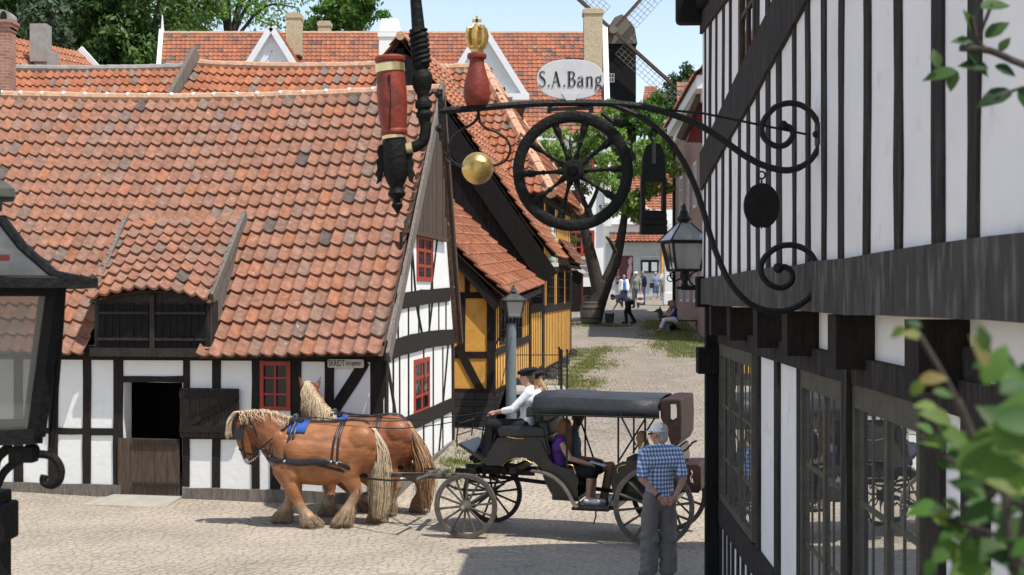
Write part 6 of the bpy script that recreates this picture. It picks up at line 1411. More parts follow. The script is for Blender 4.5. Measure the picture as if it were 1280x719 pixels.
def standing(base,yaw,h,**o):
    k=h/1.75; b=V(base); c,s=math.cos(yaw),math.sin(yaw)
    D=dict(pel=(0,0,.97),chest=(0,.01,1.27),neck=(0,-.01,1.47),head=(0,.015,1.615),shL=(-.175,-.01,1.415),shR=(.175,-.01,1.415),elL=(-.235,-.02,1.13),elR=(.235,-.02,1.13),wrL=(-.25,.06,.88),wrR=(.25,.06,.88),hdL=(-.245,.09,.78),hdR=(.245,.09,.78),
      hipL=(-.09,0,.90),hipR=(.09,0,.90),knL=(-.10,.02,.49),knR=(.10,.02,.49),anL=(-.11,-.01,.085),anR=(.11,-.01,.085),toL=(-.14,.13,.045),toR=(.14,.13,.045))
    D.update({a:v for a,v in o.items() if a not in('look',)})
    W={a:b+V((v[0]*c-v[1]*s,v[0]*s+v[1]*c,v[2]))*1.0 if False else b+V(((v[0]*c-v[1]*s)*k,(v[0]*s+v[1]*c)*k,v[2]*k)) for a,v in D.items()}
    if 'look' in o: v=V(o['look']); W['look']=V((v.x*c-v.y*s,v.x*s+v.y*c,v.z))
    return W,V((-s,c,0)),k
# plaid for the man's shirt
def plaid():
    m,nt,b=newmat('blue_plaid_cotton'); N=nt.nodes; L=nt.links; tc=N.new('ShaderNodeTexCoord'); sp=N.new('ShaderNodeSeparateXYZ'); L.new(tc.outputs['Object'],sp.inputs[0])
    n=N.new('ShaderNodeTexNoise'); n.inputs['Scale'].default_value=5; L.new(tc.outputs['Object'],n.inputs['Vector'])
    def band(sock,fr,ph):
        w_=N.new('ShaderNodeMath'); w_.operation='MULTIPLY_ADD'; w_.inputs[1].default_value=fr; w_.inputs[2].default_value=ph; L.new(sock,w_.inputs[0])
        a=N.new('ShaderNodeMath'); a.operation='MULTIPLY_ADD'; a.inputs[1].default_value=2.6; L.new(n.outputs['Fac'],a.inputs[0]); L.new(w_.outputs[0],a.inputs[2])
        s=N.new('ShaderNodeMath'); s.operation='SINE'; L.new(a.outputs[0],s.inputs[0]); r=N.new('ShaderNodeMapRange'); r.inputs['From Min'].default_value=-.35; r.inputs['From Max'].default_value=.35; L.new(s.outputs[0],r.inputs['Value']); return r.outputs[0]
    ad=N.new('ShaderNodeMath'); ad.operation='MULTIPLY_ADD'; ad.inputs[1].default_value=.6; L.new(sp.outputs['Y'],ad.inputs[0]); L.new(sp.outputs['X'],ad.inputs[2])
    bx=band(ad.outputs[0],150,0); bz=band(sp.outputs['Z'],135,1)
    su=N.new('ShaderNodeMath'); su.operation='ADD'; L.new(bx,su.inputs[0]); L.new(bz,su.inputs[1]); h=N.new('ShaderNodeMath'); h.operation='MULTIPLY'; h.inputs[1].default_value=.5; L.new(su.outputs[0],h.inputs[0])
    cr=N.new('ShaderNodeValToRGB'); e=cr.color_ramp.elements; e[0].color=(.06,.125,.31,1); e[1].color=(.78,.81,.86,1); x=e.new(.5); x.color=(.23,.34,.55,1); L.new(h.outputs[0],cr.inputs[0]); L.new(cr.outputs[0],b.inputs['Base Color']); b.inputs['Roughness'].default_value=.85
    n3=N.new('ShaderNodeTexNoise'); n3.inputs['Scale'].default_value=9; L.new(tc.outputs['Object'],n3.inputs['Vector']); bp=N.new('ShaderNodeBump'); bp.inputs['Strength'].default_value=.6; bp.inputs['Distance'].default_value=.03; L.new(n3.outputs['Fac'],bp.inputs['Height']); L.new(bp.outputs[0],b.inputs['Normal']); return m
MT['plaid']=plaid()
# ------------------------------------------------------------------ man watching, back to the camera
bm_=V((1.672,15.4,0))
W,f,k=standing(bm_,R(14),1.76,shL=(-.195,-.02,1.43),shR=(.195,-.02,1.43),elL=(-.245,-.10,1.15),elR=(.245,-.10,1.15),wrL=(-.085,-.235,.96),wrR=(.10,-.235,.955),hdL=(.02,-.255,.905),hdR=(-.01,-.27,.885),palmL=(0,1,0),palmR=(0,1,0),head=(0,.03,1.63),neck=(0,0,1.48),look=(-.62,.75,-.10),hipL=(-.09,0,.92),hipR=(.09,0,.92),knL=(-.115,.01,.50),knR=(.105,.03,.50),anL=(-.135,-.02,.085),anR=(.105,.0,.085),toL=(-.17,.12,.045),toR=(.135,.14,.045))
W['palmL']=V((.2,1,0)); W['palmR']=V((.2,1,0))
def watch(t,J,k):
    M=MB('ink'); a_=lerp(J['wrL'],J['elL'],.10); d=(J['elL']-J['wrL']).normalized(); M.lathe([(.031,-.012),(.035,-.010),(.035,.010),(.031,.012)],a_,d,14); M.build('watch',t,smooth=True)
    M=MB('ink'); fh=J['look'].normalized(); hs=fh.cross(V((0,0,1))).normalized(); hd=J['head']
    for q in (-1,1): M.tube([hd+hs*q*.082+fh*.09+V((0,0,.02)),hd+hs*q*.084+V((0,0,.022))],.004,6)
    M.tube([hd+hs*.06+fh*.10+V((0,0,.012)),hd-hs*.06+fh*.10+V((0,0,.012))],.012,6); M.build('glasses',t)
person('man in a white cap and blue checked shirt, hands clasped behind his back',bm_,W,f,k,hair={'col':(.42,.40,.38)},cap={'col':(.84,.81,.77)},shirt={'col':(.2,.3,.5),'mat':'plaid','sleeve':.82,'low':-.22,'wide':1.04,'hem':-.035},legs={'col':(.17,.155,.145),'folds':1,'pockets':1,'wide':1.05},shoes=(.10,.09,.08),extra=watch,skin=(.43,.235,.165))
# ================================================================== horses
HC1=(.30,.118,.044); HC2=(.25,.088,.038); PALE=(.60,.48,.32); FEA=(.36,.25,.155)
def strands(M,roots,fn,n,rng,r0,r1,cols,seg=5):
    for _ in range(n):
        pts=fn(rng); k=rng.choice(cols); g=rng.uniform(.9,1.1); m=len(pts); pp=smooth_path([tuple(p) for p in pts],3); q=len(pp)
        M.tube(pp,[r0+(r1-r0)*i/(q-1) for i in range(q)],seg,col=tuple(c*g for c in k))
def horse(label,X0,Y0,coat,seed,head='down',legs=0):
    s0=89.7
    def h(px,py,y=0): return V((X0+(px-400)/s0,Y0+y,max(.0,(657.5-py)/s0)))
    base=V((X0,Y0,0)); t=thing('horse',label,'horse',base,'pair of harnessed draught horses'); B=Body(); dk=tuple(c*.8 for c in coat); lt=tuple(min(1,c*1.15+.02) for c in coat)
    RG=[(337,553,580,.10),(345,538,594,.235),(358,529,601,.30),(375,526,605,.335),(400,528,607,.365),(420,527.5,605,.36),(438,525,600,.345),(452,525.5,596,.345),(463,530,592,.31),(471,541,586,.22),(475.5,556,574,.10)]
    B.loft([(h(px,(a+b)/2),V((0,0,(b-a)/2/s0)),w_) for px,a,b,w_ in RG],coat)
    B.seg(h(357,560,-.17),h(364,590,-.20),.19,.14,coat,((0,1,0),.7)); B.seg(h(357,560,.17),h(364,590,.20),.19,.14,coat,((0,1,0),.7))
    for y in (-1,1): B.seg(h(352,545,.25*y),h(361,578,.275*y),.10,.09,coat,((0,1,0),.6)); B.ell(h(369,588,.25*y),(.12,.08,.13),coat); B.ell(h(453,548,.22*y),(.21,.14,.20),coat); B.seg(h(460,552,.24*y),h(443,586,.235*y),.14,.10,coat,((0,1,0),.7)); B.seg(h(372,560,.29*y),h(420,566,.30*y),.16,.17,coat,((0,1,0),.5))
    if head=='down':
        nk=[(h(356,556),.345),(h(338,541),.27),(h(322,532),.21),(h(310,528),.165)]
        for (a,ra),(b,rb) in zip(nk,nk[1:]): B.seg(a,b,ra,rb,coat,((0,1,0),.55))
        hp=[(h(305,527),.115,.125),(h(304.5,540),.135,.12),(h(306,553),.115,.095),(h(308.5,566),.088,.078),(h(311,575),.078,.076),(h(312,580),.05,.055)]
        ax=(hp[-1][0]-hp[0][0]).normalized(); ux=ax.cross(V((0,1,0)))
        B.loft([(c,ux*a,w_) for c,a,w_ in hp],coat); B.seg(h(318,541,0),h(320,550,0),.11,.085,coat,((0,1,0),.8))
        B.S.append((h(311,574),h(312,579),.085,.085,(.05,.032,.028),None)); B.seg(h(314,578),h(316,573),.035,.03,(.07,.045,.04))
        for y in (-.07,.07): B.seg(h(303,520,y),h(301,511.5,y*1.3),.036,.012,coat,((1,0,0),.6))
        for y in (-.045,.045): B.seg(h(308,577,y),h(308.3,577.5,y),.02,.02,(.02,.015,.015))
        B.seg(h(301,541,-.118),h(301.3,541,-.118),.02,.02,(.01,.01,.01))
        poll=h(304,518)
        crest=[h(374,527),h(358,521),h(342,516),h(325,514),h(311,515),h(303,517)]
    else:
        c0=h(356,556)
        nk=[(h(356,552),.33),(h(344,528,.08),.26),(h(336,510,.20),.20),(h(332,498,.32),.165)]
        for (a,ra),(b,rb) in zip(nk,nk[1:]): B.seg(a,b,ra,rb,coat,((.5,.8,0),.62))
        hp=[(h(331,494,.36),.12),(h(328,503,.52),.12),(h(325,522,.66),.085),(h(324,534,.74),.07)]
        for (a,ra),(b,rb) in zip(hp,hp[1:]): B.seg(a,b,ra,rb,coat)
        poll=h(331,488,.36)
        for dx,dy in ((-9,-.02),(11,.02)): B.seg(h(331+dx,490,.36),h(331+dx*1.5,476,.36+dy),.045,.010,coat,((0,1,0),.6))
        crest=[h(374,527),h(360,515),h(350,503,.06),h(342,494,.14),h(335,486,.24),h(331,484,.34)]
    # legs (pixel coordinates of the near horse, two phases)
    LG=[[( (357,585,.155),(367,604,.125),(377,628,.072),(387,644,.062),(392,651,.075)),-.20,1],
        [((357,585,.155),(364,604,.125),(359,628,.072),(351,643,.062),(347,650,.075)),.20,1],
        [((453,560,.20),(437,589,.16),(448,613,.078),(434,639,.068),(427,649,.078)),-.19,0],
        [((455,560,.20),(454,592,.15),(477,616,.078),(471,643,.066),(468,650,.078)),.17,0]]
    if legs: LG=[[((357,585,.155),(364,604,.125),(366,628,.072),(364,644,.062),(361,651,.075)),-.20,1],
        [((357,585,.155),(368,604,.125),(388,626,.072),(404,640,.062),(408,648,.075)),.20,1],
        [((453,560,.20),(440,590,.15),(452,616,.078),(440,643,.066),(436,650,.075)),-.19,0],
        [((455,560,.20),(456,592,.15),(481,614,.078),(484,640,.066),(478,650,.078)),.17,0]]
    feet=[]
    for pts,y,fr in LG:
        P_=[(h(a,b,y),r) for a,b,r in pts]; cs=[coat,coat,tuple(c*.9 for c in coat),FEA,FEA]
        for i in range(4): 
            (a,ra),(b,rb)=P_[i],P_[i+1]; B.seg(a,b,ra,rb,coat if i<2 else FEA,((0,1,0),.8) if i<2 else None)
        B.seg(lerp(P_[2][0],P_[3][0],.55),P_[3][0],.075,.10,FEA)
        hf=P_[4][0]; hz=.055; q=V((hf.x-.03,hf.y,hz)); B.seg(q+V((.02,0,.03)),q+V((-.035,0,-.0)),.085,.075,(.085,.065,.05),((0,0,1),.72)); feet.append((P_[2][0],P_[3][0],hf))
    rngc=np.random.RandomState(seed)
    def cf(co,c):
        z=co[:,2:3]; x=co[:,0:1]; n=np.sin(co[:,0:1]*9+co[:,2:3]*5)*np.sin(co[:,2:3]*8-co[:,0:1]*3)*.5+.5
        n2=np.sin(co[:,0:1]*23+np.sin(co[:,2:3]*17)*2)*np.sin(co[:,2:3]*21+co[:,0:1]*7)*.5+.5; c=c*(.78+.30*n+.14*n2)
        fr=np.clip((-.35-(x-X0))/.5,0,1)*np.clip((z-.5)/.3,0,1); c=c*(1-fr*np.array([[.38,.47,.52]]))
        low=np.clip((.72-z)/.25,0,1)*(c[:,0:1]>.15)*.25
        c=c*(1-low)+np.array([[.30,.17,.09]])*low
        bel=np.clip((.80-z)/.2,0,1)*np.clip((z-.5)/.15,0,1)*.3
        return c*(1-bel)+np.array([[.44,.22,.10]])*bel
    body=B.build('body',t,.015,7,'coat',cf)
    # mane
    rng=random.Random(seed); M=MB('hair'); cp=smooth_path([tuple(p) for p in crest],6)
    def mane(rg):
        i=rg.randrange(len(cp)); p=V(cp[i])+V((rg.uniform(-.02,.02),rg.uniform(-.04,.04),rg.uniform(-.025,.0)))
        if head=='down': s_=-1 if rg.random()<.28 else 1; q=.35 if s_<0 else 1.3; return [p,p+V((-.02+rg.uniform(-.03,.05),s_*.05,.03)),p+V((.01+rg.uniform(-.05,.08),s_*.10,-.06*q)),p+V((.03+rg.uniform(-.06,.10),s_*.135,-.15*q-rg.random()*.08))]
        s_=-1 if rg.random()<.8 else 1; return [p,p+V((-.02,s_*.10,.01)),p+V((rg.uniform(-.08,.05),s_*.19,-.16)),p+V((rg.uniform(-.10,.08),s_*.22,-.28-rg.random()*.12))]
    strands(M,None,mane,190 if head=='down' else 620,rng,.006,.002,[PALE,(.55,.40,.24),(.68,.54,.36)])
    if head=='down':
        def fl(rg):
            p=poll+V((rg.uniform(-.03,.03),rg.uniform(-.05,.05),.02)); return [p,p+V((-.10,rg.uniform(-.05,.02),.02)),p+V((-.17-rg.random()*.05,rg.uniform(-.08,.0),-.12)),p+V((-.16-rg.random()*.08,rg.uniform(-.1,.02),-.28-rg.random()*.10))]
        strands(M,None,fl,46,rng,.007,.002,[PALE,(.68,.54,.36)])
    M.build('mane',t,smooth='all')
    # tail
    M=MB('hair'); tr=h(462,534); TC=[PALE,(.54,.41,.26),(.64,.52,.36)] if head=='down' else [(.40,.23,.12),(.31,.16,.075),(.47,.30,.17)]
    def tailf(rg):
        sx=rg.gauss(0,.036); sy=rg.gauss(0,.05); ln=rg.uniform(.75,1.0); z0=tr.z
        dx=0 if head=='down' else .11
        return [tr+V((0,sy*.3,0)),tr+V((.085,sy,-.06)),tr+V((.14+sx+dx*.3+rg.gauss(0,.012),sy*1.4+rg.gauss(0,.015),-.40*ln)),tr+V((.15+sx*1.45+dx+rg.gauss(0,.010),sy*1.8+rg.gauss(0,.02),-.70*ln)),tr+V((.15+sx*1.5+dx*1.2+rg.gauss(0,.012),sy*1.8+rg.gauss(0,.025),-1.0*ln)),tr+V((.125+sx*1.3+dx*1.6,sy*1.6,-1.27*ln))]
    strands(M,None,tailf,900,rng,.0085,.0025,TC,5)
    M.build('tail',t,smooth='all')
    # feathers
    for kn,fe,hf in feet:
        M=MB('hair')
        def ff(rg):
            q=rg.uniform(.35,1); p=lerp(kn,fe,q); g=rg.uniform(0,6.283); r=.06; d=V((math.cos(g),math.sin(g),0)); e=V((hf.x+d.x*.16+.02,hf.y+d.y*.15,.015+rg.random()*.07)); m=lerp(p,e,.5)+d*.035+V((rg.gauss(0,.012),rg.gauss(0,.012),0))
            return [p+d*r*.6,m,e]
        strands(M,None,ff,240,rng,.005,.0015,[FEA,(.44,.33,.22),(.29,.20,.12)],4); M.build('feathering',t,smooth='all')
    # harness
    def ring(px):
        for (a,b) in zip(RG,RG[1:]):
            if a[0]<=px<=b[0]: q=(px-a[0])/(b[0]-a[0]); return [a[i]+(b[i]-a[i])*q for i in range(4)]
        return RG[0] if px<RG[0][0] else RG[-1]
    def sk(px,py,off=.022):
        _,a,b,w_=ring(px); zc=(a+b)/2; hz=(b-a)/2; q=max(-1,min(1,(py-zc)/hz)); return h(px,py,-(w_*math.sqrt(max(0,1-q*q))+off))
    Hn=MB('leather')
    def strap(pts,w_=.025,off=.022,mb=None):
        p=[sk(x,y,off) for x,y in smooth_path(pts,4)]; (mb or Hn).tube(p,w_,8,flat=((0,1,0),.42))
    strap([(338,571),(352,572.5),(364,573),(380,575),(398,573),(412,573)],.044); strap([(412,573),(426,575),(438,581),(450,590),(458,596)],.032); strap([(398,576),(420,582),(440,588),(458,592)],.018)
    Hn.tube([h(338,571,-.15),h(335,570,0),h(338,571,.15)],.05,8,flat=((1,0,0),.5))
    strap([(368,527.2),(367,536),(364,550),(361,565),(360,578),(364,592)],.022); strap([(373,527),(371,540),(369,555)],.018)
    strap([(428,526.5),(423,540),(420,556),(418,574)],.018); strap([(432,526),(428,540),(426,556),(425,575)],.018)
    strap([(351,528),(345,540),(341,555),(340,570)],.020); strap([(360,527.5),(352,540),(346,555),(344,569)],.015)
    for y in (-.03,.03): Hn.tube([h(x,z,y) for x,z in ((374,525.4),(400,526.6),(420,526.2),(440,523.6),(455,524.4),(462,530))],.014,6)
    Hn.tube([h(363,595,-.2),h(366,605,-.12),h(367,607,.1)],.03,8)
    hn=Hn.build('harness',t,smooth=True)
    if head=='down':
        Br=MB('leather'); 
        Br.tube([h(309,517,-.07),h(307,528,-.125),h(304,548,-.125),h(305,560,-.10),h(307,571,-.085)],.014,6); Br.tube([h(299,561,-.02),h(302,562,-.085),h(312,566,-.082),h(316,568,-.02)],.015,6)
        Br.tube([h(298,534,0),h(300,532,-.09),h(308,530,-.128),h(318,533,-.12)],.013,6); Br.tube([h(309,518,-.08),h(318,532,-.12),h(323,545,-.10),h(321,553,-.05)],.013,6)
        Br.box(h(300.5,541,-.15),(.13,.02,.15)); Br.sphere(h(303,531,-.135),.025,8,6); b_=Br.build('bridle',t,smooth=True)
        St=MB('steel'); St.tube([h(308,573,-.09),h(310,577,-.09),h(313,580,-.07)],.010,6); St.lathe([(.035,-.004),(.035,.004)],h(309,575,-.09),(0,1,0),12)
        for i in range(9): q=i/8; St.sphere(lerp(h(310,578,-.085),h(331,560,-.12),q)+V((0,0,-.03*math.sin(math.pi*q))),.016,6,5)
        St.build('bit_chain',t,smooth=True)
        Br=MB('leather'); Br.tube([h(312,574,-.09),h(326,560,-.14),h(345,545,-.26),h(362,530,-.16)],.012,6); Br.tube([h(331,560,-.13),h(338,568,-.18)],.014,6); Br.build('rein',t,smooth=True)
    MT['padblue']=MT.get('padblue') or mk('blue_saddle_pad',(.03,.09,.34),.8,.15,10,.2,40)
    Pd=MB('padblue'); 
    for sgn in (-1,1):
        for px0,px1 in ((361,392),):
            q=[]
            for i in range(9):
                px=px0+(px1-px0)*i/8; q.append(px)
            for py in (529,532,536,540):
                pass
    vs=[];fs=[];n1=8;n2=7
    for i in range(n1+1):
        px=363+(386-363)*i/n1; _,a,b,w_=ring(px); zc=(a+b)/2; hz=(b-a)/2
        for j in range(n2+1):
            g=-.82+1.64*j/n2; lim=1 if abs(g)<.6 else 1; sh=px-(abs(g)>.0)*abs(g)*6+3; _,a2,b2,w2=ring(sh); vs.append(h(sh,0,0)*0+V((h(sh,600).x,Y0+math.sin(g)*(w2+.022),h(sh,(a2+b2)/2).z+math.cos(g)*((b2-a2)/2/s0+.022))))
    for i in range(n1):
        for j in range(n2): o=i*(n2+1)+j; fs.append((o,o+n2+1,o+n2+2,o+1))
    Pd.add(vs,fs); o=Pd.build('saddle_pad',t,smooth='all'); sm_=o.modifiers.new('thick','SOLIDIFY'); sm_.thickness=.02
    Sd=MB('leather'); Sd.box(h(372,524.5),(.20,.22,.05)); Sd.tube([h(366,526,-.17),h(366,522.5,0),h(366,526,.17)],.035,8); Sd.tube([h(377,527,-.14),h(377,523,0),h(377,527,.14)],.03,8); Sd.build('saddle',t,bevel=.01)
    Sr=MB('steel')
    for y in (-.06,.06): Sr.tube([h(369+2.5*math.cos(R(g)),520-2.5*math.sin(R(g)),y) for g in range(0,361,45)],.006,5)
    for p in ((360,573),(418,573),(425,575),(340,568)): Sr.sphere(sk(*p,.04),.022,8,6)
    Sr.build('harness_ring',t,smooth=True)
    return t,h
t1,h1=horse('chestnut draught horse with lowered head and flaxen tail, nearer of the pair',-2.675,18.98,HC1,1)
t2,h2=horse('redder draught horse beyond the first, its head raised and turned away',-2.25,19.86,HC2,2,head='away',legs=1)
# ================================================================== carriage
CO=V((1.81,17.35,0)); ce=V((.966,-.259,0)); cf_=V((.259,.966,0))
def K(px,py,y=0):
    O=CO+cf_*y; k=(px-640)/F; a=(k*O.y-O.x)/(ce.x-k*ce.y); Y=O.y+ce.y*a; return O+ce*a+V((0,0,H-(py-HOR)/F*Y))
def off(p,y): return p+cf_*y
CR=thing('carriage','open black horse carriage with leather canopy and dusty spoked wheels','carriage',CO+ce*-1.2+cf_*.6)
def wheel(c,r,n,mat):
    M=MB(mat); vs=[];fs=[];sg=56
    sec=[(r,-.026),(r,.026),(r-.014,.028),(r-.062,.022),(r-.062,-.022),(r-.014,-.028)]
    for k in range(sg):
        g=2*math.pi*k/sg
        for q,y in sec: vs.append(c+ce*q*math.cos(g)+V((0,0,q*math.sin(g)))+cf_*y)
    m=len(sec)
    for k in range(sg):
        for j in range(m): fs.append((k*m+j,k*m+(j+1)%m,((k+1)%sg)*m+(j+1)%m,((k+1)%sg)*m+j))
    M.add(vs,fs); w_=M.build('wheel',CR,smooth=True)
    M=MB(mat)
    for k in range(n):
        g=2*math.pi*(k+.3)/n; d=ce*math.cos(g)+V((0,0,math.sin(g))); M.tube([c+d*.06,c+d*(r*.5),c+d*(r-.055)],[.017,.014,.018],8,flat=(cf_,.8))
    M.build('spokes',w_,smooth=True)
    M=MB('wheelgrey' if mat=='wheelgrey' else mat); M.lathe([(.0,-.12),(.04,-.118),(.048,-.06),(.072,-.05),(.078,0),(.072,.05),(.05,.10),(.04,.12)],c,cf_,18); M.use('steel' if mat=='wheelgrey' else mat).lathe([(0,-.135),(.028,-.132),(.034,-.115)],c,cf_,14); M.build('hub',w_,smooth=True)
wr=K(817,636); wr.z=.52; wf=K(582,633); wf.z=.43
TR=1.30
wheel(wr,.52,14,'wheelgrey'); wheel(wf,.43,14,'wheelgrey'); wheel(off(wr,TR),.52,14,'wheelblack'); wheel(off(wf,TR),.43,12,'wheelblack')
y0,y1=.20,1.12
def ext(M,pts,ya,yb): M.prism([K(px,py,y0)+cf_*(ya-y0) for px,py in pts],cf_*(yb-ya))
# main coachwork
def arc(cx,cy,r,a0,a1,n=8): return [(cx+r*math.cos(R(a0+(a1-a0)*i/n)),cy-r*math.sin(R(a0+(a1-a0)*i/n))) for i in range(n+1)]
M=MB('carpaint')
ext(M,[(622,547),(681,546),(684,560),(690,585),(694,600),(686,598),(676,586),(666,577),(656,572.5),(645,572),(634,575),(627,583),(607,582),(604,577)],y0,y1)
M.build('driver_box',CR,bevel=.008)
M=MB('carpaint'); ext(M,[(571,556),(574,554),(611,578),(609,583)],y0+.02,y1-.02); M.build('footboard',CR,bevel=.004)
M=MB('carpaint')
ext(M,[(667,552),(670,549),(677,551),(683,566),(690,578),(702,584),(719,587),(722,598),(722,622),(692,622),(684,608),(680,598),(676,580)],y0-.02,y0+.02); ext(M,[(667,552),(670,549),(677,551),(683,566),(690,578),(702,584),(719,587),(722,598),(722,622),(692,622),(684,608),(680,598),(676,580)],y1-.02,y1+.02)
ext(M,[(667,552),(672,549),(680,566),(690,600),(684,603),(676,580)],y0+.02,y1-.02)
M.build('side_panel',CR,bevel=.006)
M=MB('leather'); ext(M,[(684,588),(722,588),(722,600),(686,600)],y0+.03,y1-.03); ext(M,[(676,556),(682,556),(694,588),(688,590)],y0+.04,y1-.04); M.build('front_bench',CR,bevel=.02)
M=MB('carpaint'); ext(M,[(768,582),(778,577),(800,576),(800,625),(768,625),(764,604)],y0-.02,y0+.02); ext(M,[(768,582),(778,577),(800,576),(845,572),(851,590),(846,624),(768,625),(764,604)],y1-.02,y1+.02); ext(M,[(800,575),(845,570),(851,592),(846,624),(800,625)],y0-.021,y0+.021); ext(M,[(844,560),(849,560),(852,592),(846,620)],y0+.02,y1-.02); M.build('rear_body',CR,bevel=.006)
M=MB('leather'); ext(M,[(770,589),(842,589),(843,600),(770,601)],y0+.03,y1-.03); M.build('rear_bench',CR,bevel=.02)
M=MB('carpaint'); ext(M,[(690,620),(722,622),(722,627),(690,625)],y0,y1); ext(M,[(766,620),(846,622),(846,627),(766,626)],y0,y1); ext(M,[(719,631),(770,633),(770,638),(719,636)],y0,y1); M.build('floor',CR)
M=MB('gold')
def trim(pts,ya): M.tube([K(px,py,y0)+cf_*(ya-y0) for px,py in smooth_path(pts,4)],.006,5)
trim([(709,580.5),(716,581.5),(718,586),(720,592)],y0-.03); trim([(773,591),(772,586),(776,582),(783,580.5)],y0-.03); trim([(634,546),(645,548),(655,548)],y0-.01)
for pts in ([(628,583),(635,576),(645,573.5),(656,574),(666,579),(675,588),(682,600),(692,618)],): M.tube([K(px,py,y0)-cf_*.03 for px,py in smooth_path(pts,4)],.0025,4)
M.build('gilt_trim',CR)
M=MB('leather'); ext(M,[(621,536),(628,533),(676,533),(683,537),(683,547),(624,547)],y0-.02,y1+.02); ext(M,[(672,528),(684,526),(688,545),(680,546)],y0,y1); M.build('driver_seat',CR,bevel=.03)
# fenders, step
M=MB('wheelgrey')
def fender(pts,ya,w_):
    pp=smooth_path(pts,5); 
    for a,b in zip(pp,pp[1:]):
        A_=K(*a,y0)+cf_*(ya-y0); B_=K(*b,y0)+cf_*(ya-y0); M.hexa([A_,B_,B_+cf_*w_,A_+cf_*w_,A_+V((0,0,.018)),B_+V((0,0,.018)),B_+cf_*w_+V((0,0,.018)),A_+cf_*w_+V((0,0,.018))])
fender([(667,588),(682,591),(697,598),(709,611),(718,627),(724,634),(742,635)],.02,.16); M.build('fender',CR)
M=MB('wheelgrey'); fender([(762,634),(768,620),(776,604),(790,592),(806,587),(824,588),(842,596)],.06,.12); M.build('fender',CR)
M=MB('iron'); ext(M,[(718,632),(764,634),(764,637),(719,635)],.0,.3); M.tube([K(744,635,.1),K(745,645,.1),K(742,655,.1)],.010,6); M.tube([K(722,622,.2),K(726,634,.2)],.012,6); M.build('step_plate',CR)
M=MB('iron'); ext(M,[(718,632),(764,634),(764,637),(719,635)],1.1,1.35); M.build('step_plate',CR)
# canopy
M=MB('hood'); zl=[(669,494,517),(700,493,518),(740,494.5,520),(780,496,521),(826,498.5,522)]
rows=[]
for i,(px,pt_,pb) in enumerate(zl):
    a=K(px,pt_,y0); b=K(px,pb,y0); zt,zb_=a.z,b.z; row=[]
    sag=.012*math.sin(i*1.9)
    for (y,z) in ((.06,zb_),(.055,zb_+(zt-zb_)*.45),(.09,zt-.03),(.18,zt+sag),(.66,zt+.03),(1.14,zt+sag),(1.23,zt-.03),(1.265,zb_+(zt-zb_)*.45),(1.26,zb_)):
        p=a+cf_*(y-y0); row.append(V((p.x,p.y,z)))
    rows.append(row)
vs=[p for r_ in rows for p in r_]; fs=[]
for i in range(len(rows)-1):
    for j in range(8): o=i*9+j; fs.append((o,o+1,o+10,o+9))
M.add(vs,fs); ext_=M.build('canopy',CR,smooth=True); sm_=ext_.modifiers.new('thick','SOLIDIFY'); sm_.thickness=.02; sm_.offset=1
M=MB('leather'); ext(M,[(661,508),(669,507),(672,519),(660,521)],.06,1.26); M.build('canopy_visor',CR,bevel=.02)
M=MB('iron')
for ya in (.055,1.265): M.tube([K(669,517,y0)+cf_*(ya-y0),K(826,521.5,y0)+cf_*(ya-y0)],.012,6)
M.build('canopy_rail',CR)
M=MB('brownleather'); ext(M,[(827,499),(836,497.5),(853,498),(854,520),(853.5,546),(849,556),(842,558),(836,540),(828,521)],.04,1.28); hb=M.build('folded_hood',CR,bevel=.02)
M=MB('cream'); q=[K(px,py,.035) for px,py in ((838.5,505.5),(845,505.5),(846,511),(846,522),(841,525),(838.5,523))]; M.prism(q,-cf_*.006); M.build('hood_window',hb)
for (a,b,ya) in (((711,519),(711,583),.08),((680,519),(690,566),.08),((775,521),(775,578),.08),((711,519),(711,583),1.24),((680,519),(690,566),1.24),((775,521),(775,578),1.24),((776,514),(797,555),.06),((808,523),(774,577),.1),((808,522),(808,562),.1),((808,523),(774,577),1.22),((700,519),(722,583),1.22)):
    M=MB('iron'); M.tube([K(a[0],a[1],y0)+cf_*(ya-y0),K(b[0],b[1],y0)+cf_*(ya-y0)],.013,6); M.build('canopy_post',CR)
M=MB('brownleather'); ext(M,[(850,585),(853,581.5),(872,581.5),(875,585),(875,612),(872,618),(851,617)],.30,1.05); tk=M.build('trunk_box',CR,bevel=.012)
M=MB('cream'); M.tube([K(864,603,.295),K(863,597,.295),K(865.5,592,.295),K(864,588,.295)],.006,4); M.tube([K(866,604,.295),K(865,598,.295)],.006,4); M.build('painted_mark',tk)
# underframe
M=MB('iron')
M.tube([wr+cf_*.0,off(wr,TR)],.03,8); M.tube([wf,off(wf,TR)],.03,8)
for ya in (.28,1.02):
    M.tube([off(K(px,py,y0),ya-y0) for px,py in smooth_path([(776,612),(800,621),(817,624),(836,621),(860,612)],4)],.016,6); M.tube([off(K(px,py,y0),ya-y0) for px,py in smooth_path([(776,612),(800,606),(817,603),(836,606),(860,612)],4)],.016,6)
    M.tube([off(K(px,py,y0),ya-y0) for px,py in smooth_path([(556,606),(570,599),(590,596),(612,599),(628,606)],4)],.018,6); M.tube([off(K(px,py,y0),ya-y0) for px,py in smooth_path([(556,606),(570,612),(590,614),(612,612),(628,606)],4)],.018,6)
M.bar(off(K(560,592,y0),.35),off(K(660,596,y0),.35),.06,.06); M.bar(off(K(560,592,y0),.85),off(K(660,596,y0),.85),.06,.06); M.bar(off(K(590,590,y0),.0),off(K(590,590,y0),.95),.08,.08); M.bar(off(K(640,588,y0),.0),off(K(640,588,y0),.95),.08,.08)
M.tube([off(K(600,600,y0),.45),off(K(817,627,y0),.45)],.03,6)
M.lathe([(.28,-.02),(.28,.02)],off(K(610,588,y0),.45),(0,0,1),20)
